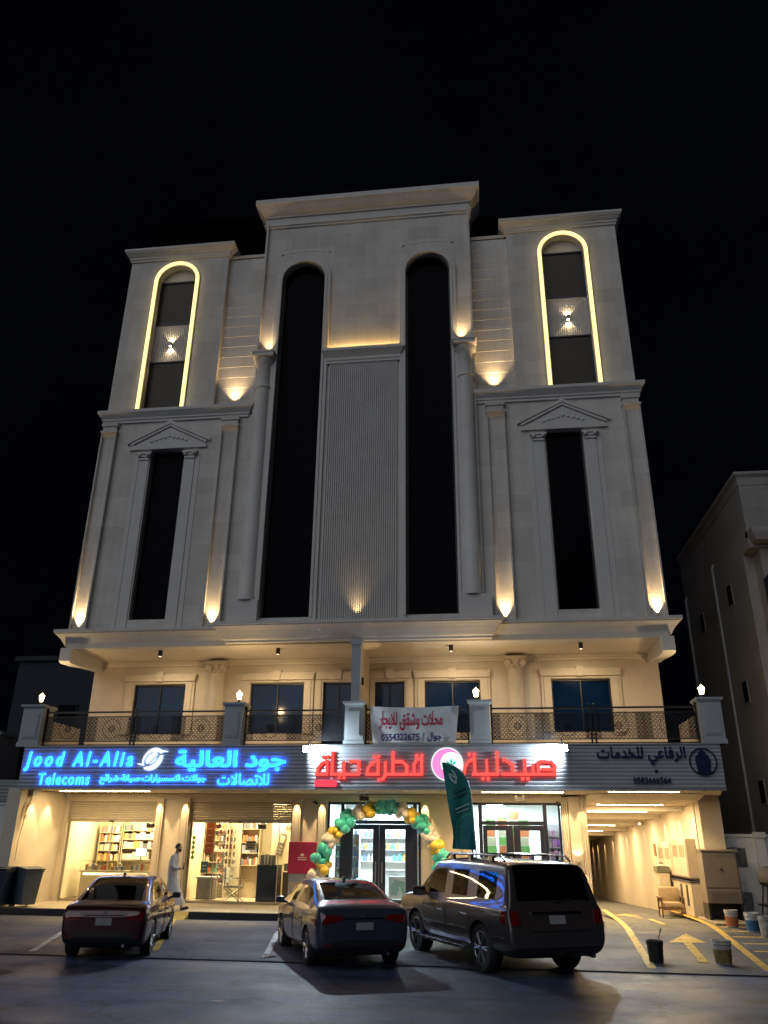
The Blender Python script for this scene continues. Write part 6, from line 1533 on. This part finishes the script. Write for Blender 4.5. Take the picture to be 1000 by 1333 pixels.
# ================================================================== CARS
def carpaint(name, col, flake=.25):
    m = pmat(name, col, .32, .35, noise=flake, nscale=60, coat=1.0); return m
M_TINT = glassmat('tinted car glass', (.10, .11, .13), .015, 1.55, 1.0)
M_RUB = pmat('black rubber', (.012, .012, .013), .8, noise=.3, nscale=12)
M_PLAST = pmat('black plastic', (.015, .015, .017), .5)
M_ALLOY = pmat('alloy', (.42, .42, .43), .28, .9, noise=.15)
M_TAIL = pmat('red lamp glass', (.15, .006, .008), .08, coat=1.0); M_HEADL = pmat('clear lamp glass', (.5, .5, .52), .06, .3, coat=1.0)
M_PLATE = pmat('number plate', (.34, .34, .35), .4, noise=.25, nscale=14)
def make_wheel(par, x, y, r_, wd, spokes):
    w_ = empty('wheel', (x, y, r_)); w_.parent = par; s = 1 if x > 0 else -1; k = dict(parent=w_, local=True)
    m = MB(); m.lathe((0, 0, 0), [(r_*.66, -wd/2*.9), (r_*.74, -wd/2), (r_*.93, -wd/2), (r_, -wd/2*.72), (r_, wd/2*.72), (r_*.93, wd/2), (r_*.74, wd/2), (r_*.66, wd/2*.9)], 32, 'x'); m.build('tyre', M_RUB, smooth=True, **k)
    m = MB(); f = s*wd/2
    m.lathe((0, 0, 0), [(r_*.68, -f*.8), (r_*.70, f*.92), (r_*.64, f*.96), (r_*.60, f*.7), (r_*.58, -f*.6)], 32, 'x')
    for q in range(spokes):
        a = 2*math.pi*q/spokes; ca, sa = math.cos(a), math.sin(a)
        for da in (-.10, .10):
            P = [(r_*.13, da*1.4), (r_*.40, da*.9), (r_*.63, da*1.3)]; pts = []
            for rad, an in P: pts.append((f*(.86 if rad < r_*.3 else .9), rad*math.cos(a+an), rad*math.sin(a+an)))
            m.tube(pts, [r_*.055, r_*.05, r_*.06], 6)
    m.lathe((0, 0, 0), [(r_*.18, f*.5), (r_*.17, f*.92), (r_*.08, f*.98), (0, f*.98)], 18, 'x'); m.build('rim', M_ALLOY, smooth=True, **k)
    m = MB(); m.lathe((0, 0, 0), [(r_*.1, f*.1), (r_*.56, f*.1), (r_*.56, f*.2), (r_*.1, f*.2)], 20, 'x'); m.build('brake_disc', M_GREY, **k)
    return w_
def build_car(name, label, loc, rz, S, glass, paint, wheel_r, wheel_w, track, axles, spokes, doors, scale=1.0, cat='car'):
    root = thing(name, label, cat, loc, rz, 'cars parked before the shops'); root.scale = (scale,)*3
    rows = []
    for st in S:
        y, w_, zb, zsh, top = st[:5]; R_ = [(0, zb), (w_*.80, zb), (w_*.955, zb+.09), (w_, zb+(zsh-zb)*.55), (w_*.985, zsh)]
        if len(st) > 5:        # cabin section: roof edge half-width, cant half-width, cant height
            wr, wc, zc, zbelt = st[5:9]; R_ += [(w_*.94, zbelt), (wc, zc), (wr, top-.022), (wr*.55, top-.004), (0, top)]
        else:
            d = top-zsh; R_ += [(w_*.95, zsh+d*.62), (w_*.86, zsh+d*.88), (w_*.72, top-.006), (w_*.38, top-.002), (0, top)]
        rows.append((y, R_))
    vs = []; n = 18
    for y, R_ in rows:
        ring = [(x, y, z) for x, z in R_]+[(-x, y, z) for x, z in R_[8:0:-1]]
        vs += ring
    F = []; MI = []
    def jrow(k): return k if k < 9 else 17-k
    for i in range(len(rows)-1):
        for k in range(n):
            k2 = (k+1) % n; F.append((i*n+k, i*n+k2, (i+1)*n+k2, (i+1)*n+k)); j = jrow(k); mi = 0
            if j == 5 and i in glass['side']: mi = 1
            elif j in (7, 8) and i in glass['rear']: mi = 2
            elif j in (7, 8) and i in glass['front']: mi = 3
            elif j in (0, 1): mi = 4
            MI.append(mi)
    for e in (0, len(rows)-1):
        b = e*n
        for j in range(9):
            a1, a2 = b+j, b+j+1; c1, c2 = b+((n-j) % n), b+((n-j-1) % n)
            q = [a1, a2, c2, c1]; q2 = []
            for t_ in q:
                if t_ not in q2: q2.append(t_)
            F.append(tuple(q2)); MI.append(0 if j > 1 else 4)
    me = bpy.data.meshes.new('cage'); me.from_pydata(vs, [], F); me.polygons.foreach_set('material_index', MI)
    for q in range(6): me.materials.append(paint)
    bm = bmesh.new(); bm.from_mesh(me); bmesh.ops.recalc_face_normals(bm, faces=bm.faces); bm.to_mesh(me); bm.free()
    o = bpy.data.objects.new('cage', me); COL.objects.link(o)
    md = o.modifiers.new('s', 'SUBSURF'); md.levels = 3; md.render_levels = 3
    cut = []
    for ya in axles:
        for s in (-1, 1):
            m = MB(); m.lathe((s*(track-.16), ya, wheel_r), [(wheel_r*1.13, 0), (wheel_r*1.13, s*.7)], 36, 'x'); c = m.build('cut', paint); c.data.polygons.foreach_set('material_index', [5]*len(c.data.polygons))
            for q in range(5): c.data.materials.append(paint)
            c.data.polygons.foreach_set('material_index', [5]*len(c.data.polygons))
            b = o.modifiers.new('b', 'BOOLEAN'); b.operation = 'DIFFERENCE'; b.object = c; b.solver = 'EXACT'; cut.append(c)
    bpy.context.view_layer.update(); dg = bpy.context.evaluated_depsgraph_get(); dg.update()
    full = bpy.data.meshes.new_from_object(o.evaluated_get(dg))
    for c in cut: bpy.data.objects.remove(c)
    bpy.data.objects.remove(o)
    V = [v.co.copy() for v in full.vertices]; bv = BVHTree.FromPolygons(V, [p.vertices[:] for p in full.polygons])
    def sub(name_, sel, mat, ring=None):
        used = {}; vv = []; ff = []
        for p in full.polygons:
            if not sel(p): continue
            f = []
            for i in p.vertices:
                if i not in used: used[i] = len(vv); vv.append(V[i][:])
                f.append(used[i])
            ff.append(f)
        if not ff: return None
        m = MB(); m.add(vv, ff); q = m.build(name_, mat, root, 45, local=True, fixn=False)
        return q
    def door_of(p):
        if p.material_index in (0,) and abs(p.center.x) > .4 and abs(p.normal.x) > .35:
            for k, (a, b, zlo, zhi) in enumerate(doors):
                if a < p.center.y < b and zlo < p.center.z < zhi: return k+1 if p.center.x > 0 else -k-1
        return 0
    sub('body', lambda p: p.material_index == 0 and door_of(p) == 0, paint)
    D = {}
    for k in range(len(doors)):
        for s in (-1, 1): D[s*(k+1)] = sub('door', lambda p: door_of(p) == s*(k+1), paint)
    sub('underbody', lambda p: p.material_index == 4, M_PLAST); [sub('wheel_arch', lambda p: p.material_index == 5 and p.center.x*s1 > 0 and (p.center.y > 0) == t1, M_PLAST) for s1 in (-1, 1) for t1 in (True, False)]
    sub('rear_window', lambda p: p.material_index == 2, M_TINT); sub('windscreen', lambda p: p.material_index == 3, M_TINT)
    groups = []
    ys = [r_[0] for r_ in rows]
    runs = []; cur = []
    for i in sorted(glass['side']):
        if cur and i != cur[-1]+1: runs.append(cur); cur = []
        cur.append(i)
    runs.append(cur)
    for rn in runs:
        y0, y1 = ys[rn[0]], ys[rn[-1]+1]
        for s in (-1, 1): sub('side_window', lambda p: p.material_index == 1 and y0 < p.center.y < y1 and p.center.x*s > 0, M_TINT)
    def hit(o_, d):
        h = bv.ray_cast(Vector(o_), Vector(d).normalized()); return h[0], h[1]
    def patch(name_, corners, axis, off, mat, nu=8, nv=5, thick=.02, par=root):
        """a raised piece shaped to the body: corners in (x,z) seen from the rear/front or (y,z) from a side"""
        m = MB(); A, B_, Cc, Dd = [Vector(c) for c in corners]; top = []; und = []
        for j in range(nv+1):
            for i in range(nu+1):
                u, v = i/nu, j/nv; p = (A*(1-u)+B_*u)*(1-v)+(Dd*(1-u)+Cc*u)*v
                if axis == 'rear': o_, d = (p.x, -6, p.y), (0, 1, 0)
                elif axis == 'front': o_, d = (p.x, 6, p.y), (0, -1, 0)
                elif axis == 'left': o_, d = (-4, p.x, p.y), (1, 0, 0)
                elif axis == 'right': o_, d = (4, p.x, p.y), (-1, 0, 0)
                elif axis == 'top': o_, d = (p.x, p.y, 5), (0, 0, -1)
                elif axis == 'rl': o_, d = (p.x-2.2, -6+p.x*0, p.y), (.45, 1, 0)
                elif axis == 'rr': o_, d = (p.x+2.2, -6, p.y), (-.45, 1, 0)
                h, nn = hit(o_, d)
                if h is None: return None
                top.append(h-Vector(d).normalized()*off); und.append(h+Vector(d).normalized()*thick)
        N = len(top); m.v = [tuple(q) for q in top+und]; w1 = nu+1
        for j in range(nv):
            for i in range(nu):
                a = j*w1+i; m.f.append((a, a+1, a+w1+1, a+w1)); m.m.append(0)
        bd = [i for i in range(w1)]+[j*w1+nu for j in range(1, nv+1)]+[nv*w1+i for i in range(nu-1, -1, -1)]+[j*w1 for j in range(nv-1, 0, -1)]
        for q in range(len(bd)): a, b = bd[q], bd[(q+1) % len(bd)]; m.f.append((a, b, b+N, a+N)); m.m.append(0)
        return m.build(name_, mat, par, 40, local=True)
    def seam(pts, axis, par, wd=.005, mat=M_PLAST, name_='seal', off=.001):
        P = []
        for a, b in pts:
            if axis == 'left': o_, d = (-4, a, b), (1, 0, 0)
            elif axis == 'right': o_, d = (4, a, b), (-1, 0, 0)
            elif axis == 'rear': o_, d = (a, -6, b), (0, 1, 0)
            h, _ = hit(o_, d)
            if h is not None: P.append(h-Vector(d)*off)
        if len(P) > 1: m = MB(); m.tube(P, wd, 6); return m.build(name_, mat, par, True, local=True)
    for k, (a, b, zlo, zhi) in enumerate(doors):
        for s, ax in ((1, 'right'), (-1, 'left')):
            par = D.get(s*(k+1)) or root
            seam([(a, zlo+(zhi-zlo)*t/8) for t in range(9)]+[(a+(b-a)*t/6, zhi) for t in range(1, 7)]+[(b, zhi-(zhi-zlo)*t/8) for t in range(1, 9)]+[(b-(b-a)*t/6, zlo) for t in range(1, 7)], ax, par)
            yh = a+.10; h, _ = hit((s*4, yh, zhi-.14), (-s, 0, 0))
            if h is not None:
                m = MB(); m.tube([(h.x-s*.01, yh-.01, h.z), (h.x+s*.035, yh+.03, h.z+.005), (h.x+s*.035, yh+.15, h.z+.008), (h.x-s*.01, yh+.19, h.z+.008)], .013, 8); m.build('door_handle', paint if cat == 'car' else M_ALLOY, par, True, local=True)
    for ya in axles:
        for s in (-1, 1): make_wheel(root, s*track, ya, wheel_r, wheel_w, spokes)
    return root, patch, seam, hit
def mirror(root, s, x, y, z, paint, sz=1.0):
    m = MB(); m.bbox(s*(x+.02)-.11*sz, s*(x+.02)+.11*sz, y-.05, y+.07, z-.07*sz, z+.07*sz, .035)
    o = m.build('mirror', paint, root, True, local=True)
    m = MB(); m.tube([(s*(x-.2), y+.03, z-.06), (s*(x-.05), y+.02, z-.04)], .025, 8); m.build('bracket', M_PLAST, o, local=True)
    m = MB(); m.box(s*(x+.02)-.09*sz, s*(x+.02)+.09*sz, y-.056, y-.051, z-.05*sz, z+.05*sz); m.build('mirror_glass', M_CHROME, o, local=True)
def seats(root, ys, zs, w_, back=.62):
    M_SEAT = pmat('dark seat cloth', (.035, .033, .03), .8)
    for y in ys[:1]:
        for s in (-1, 1):
            m = MB(); m.bbox(s*w_-.24, s*w_+.24, y, y+.14, zs, zs+back, .05); m.bbox(s*w_-.24, s*w_+.24, y+.1, y+.6, zs-.02, zs+.12, .04); m.bbox(s*w_-.12, s*w_+.12, y+.0, y+.09, zs+back+.03, zs+back+.2, .03); m.build('seat', M_SEAT, root, True, local=True)
    for y in ys[1:]:
        m = MB(); m.bbox(-w_-.28, w_+.28, y, y+.14, zs, zs+back-.04, .05); m.bbox(-w_-.28, w_+.28, y+.1, y+.5, zs-.02, zs+.1, .04)
        for s in (-1, 0, 1): m.bbox(s*w_-.11, s*w_+.11, y, y+.08, zs+back-.03, zs+back+.11, .03)
        m.build('rear_seat', M_SEAT, root, True, local=True)
# ---- sedans
SED = [(-2.37, .74, .42, .74, .80), (-2.33, .84, .30, .84, .93), (-2.24, .885, .25, .92, 1.035), (-2.10, .90, .22, .95, 1.085), (-1.86, .905, .20, .955, 1.115), (-1.74, .908, .19, .955, 1.145, .66, .80, 1.06, .99),
       (-1.62, .91, .18, .95, 1.20, .645, .745, 1.12, .975), (-1.16, .915, .17, .935, 1.345, .615, .70, 1.265, .965), (-.78, .915, .17, .925, 1.428, .585, .665, 1.365, .955), (-.66, .915, .17, .925, 1.440, .58, .66, 1.378, .955),
       (-.07, .915, .17, .915, 1.458, .585, .665, 1.392, .945), (.03, .915, .17, .91, 1.457, .585, .665, 1.392, .943), (.44, .915, .17, .90, 1.437, .585, .667, 1.372, .935), (.56, .914, .17, .90, 1.42, .60, .675, 1.352, .935), (.98, .91, .17, .885, 1.27, .65, .735, 1.195, .92), (1.26, .905, .17, .875, 1.125, .69, .80, 1.06, .90),
       (1.36, .905, .17, .87, 1.035), (1.8, .895, .18, .84, .955), (2.12, .86, .20, .77, .87), (2.28, .80, .24, .66, .76), (2.37, .66, .34, .56, .63)]
SED2 = [(-2.37, .74, .42, .70, .76), (-2.33, .84, .30, .80, .87), (-2.24, .885, .25, .86, .945), (-2.12, .90, .22, .89, .985), (-2.00, .905, .20, .905, 1.01), (-1.90, .908, .19, .915, 1.045, .69, .82, .975, .945),
       (-1.78, .91, .18, .92, 1.095, .67, .77, 1.03, .95), (-1.22, .915, .17, .925, 1.31, .625, .715, 1.235, .96)]+SED[8:]
SEDG = dict(side=[7, 8, 9, 11, 12, 13, 14], rear=[5, 6, 7], front=[13, 14, 15])
def sedan(name, label, loc, rz, paint, scale, style):
    root, patch, seam, hit = build_car(name, label, loc, rz, SED2 if style == 0 else SED, SEDG, paint, .325, .215, .785, (-1.38, 1.37), 5 if style == 0 else 7, [(-.98, -.04, .30, .90), (.02, 1.06, .30, .89)], scale)
    for s in (-1, 1):
        ax = 'rear'
        if style == 0: c = [(s*.46, .73), (s*.80, .69), (s*.81, .84), (s*.50, .84)]
        else: c = [(s*.40, .835), (s*.80, .76), (s*.815, .92), (s*.42, .905)]
        patch('tail_light', c, 'rear', .010, M_TAIL, 8, 4)
        sd = 'right' if s > 0 else 'left'
        patch('tail_light', [(-2.19, .72), (-1.98, .77), (-1.97, .82), (-2.19, .845)], sd, .006, M_TAIL, 6, 3)
        patch('reflector', [(s*.62, .40), (s*.76, .40), (s*.76, .43), (s*.62, .43)], 'rear', .006, M_TAIL, 4, 1)
        patch('headlight', [(s*.45, .64), (s*.76, .66), (s*.74, .76), (s*.48, .74)], 'front', .008, M_HEADL, 6, 3)
        mirror(root, s, .99, .98, .98, paint, .9)
    patch('number_plate', [(-.165, .665 if style else .62), (.165, .665 if style else .62), (.165, .79 if style else .75), (-.165, .79 if style else .75)], 'rear', .012, M_PLATE, 2, 2)
    patch('boot_trim', [(-.40, .845 if style else .785), (.40, .845 if style else .785), (.40, .87 if style else .805), (-.40, .87 if style else .805)], 'rear', .010, M_CHROME if style else M_PLAST, 8, 1)
    patch('rear_diffuser', [(-.58, .30), (.58, .30), (.62, .40), (-.62, .40)], 'rear', .006, M_PLAST, 8, 2)
    patch('grille', [(-.38, .42), (.38, .42), (.42, .62), (-.42, .62)], 'front', .006, M_PLAST, 6, 3)
    m = MB(); m.lathe((0, 0, 0), [(.0, 0), (.05, .0), (.05, .012), (0, .014)], 18, 'y')
    h, nn = hit((0, -6, .895 if style else .835), (0, 1, 0))
    m2 = MB(); m2.lathe((0, h.y-.012, .905 if style else .84), [(0, 0), (.045, 0), (.045, .02), (0, .02)], 18, 'y'); m2.build('badge', M_CHROME, root, True, local=True)
    seam([(x/10*.74, .885-abs(x)*.002) for x in range(-10, 11)][:0] or [(-.62, .50), (-.60, .80)], 'rear', root, .004, name_='boot_gap'); seam([(.62, .50), (.60, .80)], 'rear', root, .004, name_='boot_gap'); seam([(x*.06, .50) for x in range(-10, 11)], 'rear', root, .004, name_='bumper_gap')
    h, _ = hit((0, -.5, 4), (0, 0, -1)); m = MB(); m.prism([(-.72, h.z-.03), (-.56, h.z-.03), (-.70, h.z+.055), (-.735, h.z+.05)], 'x', -.025, .025); m.build('antenna_fin', paint, root, local=True)
    m = MB(); m.tube([(.45, -2.36, .27), (.45, -2.18, .27)], .032, 12); m.build('exhaust', M_CHROME, root, True, local=True)
    seats(root, [-.15, -1.15], .50, .36)
    return root
P_RED = carpaint('maroon car paint', (.055, .006, .009)); P_BLK = carpaint('dark slate car paint', (.055, .065, .098)); P_SUV = carpaint('dark umber car paint', (.075, .060, .058))
RED = sedan('sedan_car', 'dark maroon sedan seen from behind before the telecom shop', (-8.02, 18.45, .012), R(13), P_RED, .925, 0)
RED.scale = (.925, .925, 1.0)
DRK = sedan('sedan_car', 'dark slate sedan parked askew before the balloon arch', (-3.33, 18.3, .012), R(24), P_BLK, 1.0, 1)
# ---- big SUV
SV = [(-2.70, .90, .46, .70, .76), (-2.665, .965, .38, .78, .835), (-2.62, .985, .36, .95, 1.02), (-2.595, .99, .34, 1.05, 1.13), (-2.575, .992, .33, 1.09, 1.20, .80, .90, 1.165, 1.125),
      (-2.50, .995, .32, 1.09, 1.47, .775, .865, 1.43, 1.125), (-2.40, .995, .31, 1.09, 1.745, .755, .835, 1.69, 1.125), (-2.34, .995, .30, 1.09, 1.82, .75, .825, 1.745, 1.125), (-2.22, .997, .30, 1.09, 1.862, .75, .825, 1.755, 1.125),
      (-1.18, 1.0, .30, 1.09, 1.892, .75, .83, 1.775, 1.12), (-1.07, 1.0, .30, 1.09, 1.893, .75, .83, 1.775, 1.12), (-.12, 1.0, .30, 1.085, 1.895, .75, .83, 1.775, 1.115), (.0, 1.0, .30, 1.085, 1.895, .75, .83, 1.775, 1.115),
      (.56, 1.0, .30, 1.08, 1.875, .75, .83, 1.755, 1.11), (.68, 1.0, .30, 1.08, 1.85, .755, .835, 1.73, 1.11), (1.05, 1.0, .31, 1.075, 1.58, .80, .885, 1.46, 1.105), (1.36, .998, .32, 1.07, 1.33, .84, .93, 1.245, 1.10),
      (1.46, .997, .33, 1.065, 1.205), (2.05, .985, .36, 1.03, 1.16), (2.40, .965, .38, .98, 1.10), (2.52, .94, .40, .88, .98), (2.58, .86, .44, .78, .84)]
SVG = dict(side=[8, 10, 12, 13, 14, 15], rear=[4, 5, 6], front=[14, 15, 16])
root, patch, seam, hit = build_car('suv_car', 'big dark umber SUV with roof rails parked before the second pharmacy window', (-.12, 18.2, .012), R(28), SV, SVG, P_SUV, .40, .265, .83, (-1.51, 1.51), 6, [(-1.10, -.06, .50, 1.05), (.0, 1.02, .50, 1.05)], 1.0, 'suv')
for s in (-1, 1):
    sd = 'right' if s > 0 else 'left'
    patch('tail_light', [(s*.76, .86), (s*.93, .84), (s*.94, 1.07), (s*.78, 1.08)], 'rear', .012, M_TAIL, 5, 5)
    patch('tail_light', [(-2.53, .86), (-2.36, .90), (-2.36, 1.05), (-2.53, 1.07)], sd, .008, M_TAIL, 4, 4)
    patch('headlight', [(s*.55, .82), (s*.86, .80), (s*.88, .98), (s*.57, 1.0)], 'front', .01, M_HEADL, 5, 4)
    patch('side_moulding', [(-1.05, .66), (1.0, .66), (1.0, .69), (-1.05, .69)], sd, .016, M_ALLOY, 16, 1)
    patch('wing_moulding', [(-2.45, .62), (-2.0, .62), (-2.0, .65), (-2.45, .65)], sd, .012, M_ALLOY, 6, 1)
    mirror(root, s, 1.10, .95, 1.22, M_PLAST, 1.25)
    m = MB(); X0 = s*.70; m.tube([(X0, -2.1, 1.86), (X0, -1.95, 1.945), (X0, -1.0, 1.965), (X0, .25, 1.955), (X0, .42, 1.87)], .022, 8)
    for y in (-1.6, -.7, .1): m.box(X0-.03, X0+.03, y-.06, y+.06, 1.85, 1.95)
    m.build('roof_rail', M_ALLOY, root, True, local=True)
    m = MB(); m.bbox(s*.98-.12, s*.98+.12, -1.02, 1.0, .33, .39, .02); m.bbox(s*1.09-.01, s*1.09+.01, -1.02, 1.0, .335, .385, .004); m.build('running_board', M_ALLOY, root, local=True)
for y in (-1.35, .0):
    m = MB(); m.tube([(-.70, y, 1.955), (.70, y, 1.955)], .018, 8); m.build('roof_crossbar', M_PLAST, root, True, local=True)
patch('number_plate', [(-.16, .86), (.16, .86), (.16, .995), (-.16, .995)], 'rear', .012, M_PLATE, 2, 2)
patch('tailgate_trim', [(-.52, 1.02), (.52, 1.02), (.52, 1.055), (-.52, 1.055)], 'rear', .014, M_CHROME, 10, 1)
patch('rear_bumper', [(-.86, .50), (.86, .50), (.88, .74), (-.88, .74)], 'rear', .018, P_SUV, 14, 4)
patch('bumper_step', [(-.55, .745), (.55, .745), (.55, .765), (-.55, .765)], 'rear', .02, M_PLAST, 8, 1)
patch('rear_wiper', [(-.02, 1.2), (.02, 1.2), (.34, 1.24), (.34, 1.26)], 'rear', .018, M_PLAST, 6, 1)
patch('grille', [(-.45, .74), (.45, .74), (.45, .95), (-.45, .95)], 'front', .008, M_CHROME, 6, 3)
for s in (-1, 1): seam([(s*.84, .80), (s*.80, 1.1)], 'rear', root, .005, name_='tailgate_gap')
m = MB(); m.tube([(.62, -2.78, .36), (.62, -2.45, .36)], .035, 12); m.build('exhaust', M_CHROME, root, True, local=True)
m = MB(); m.box(-.05, .05, -2.74, -2.5, .38, .46); m.build('tow_hitch', M_PLAST, root, local=True)
seats(root, [.1, -.95, -1.75], .72, .44)
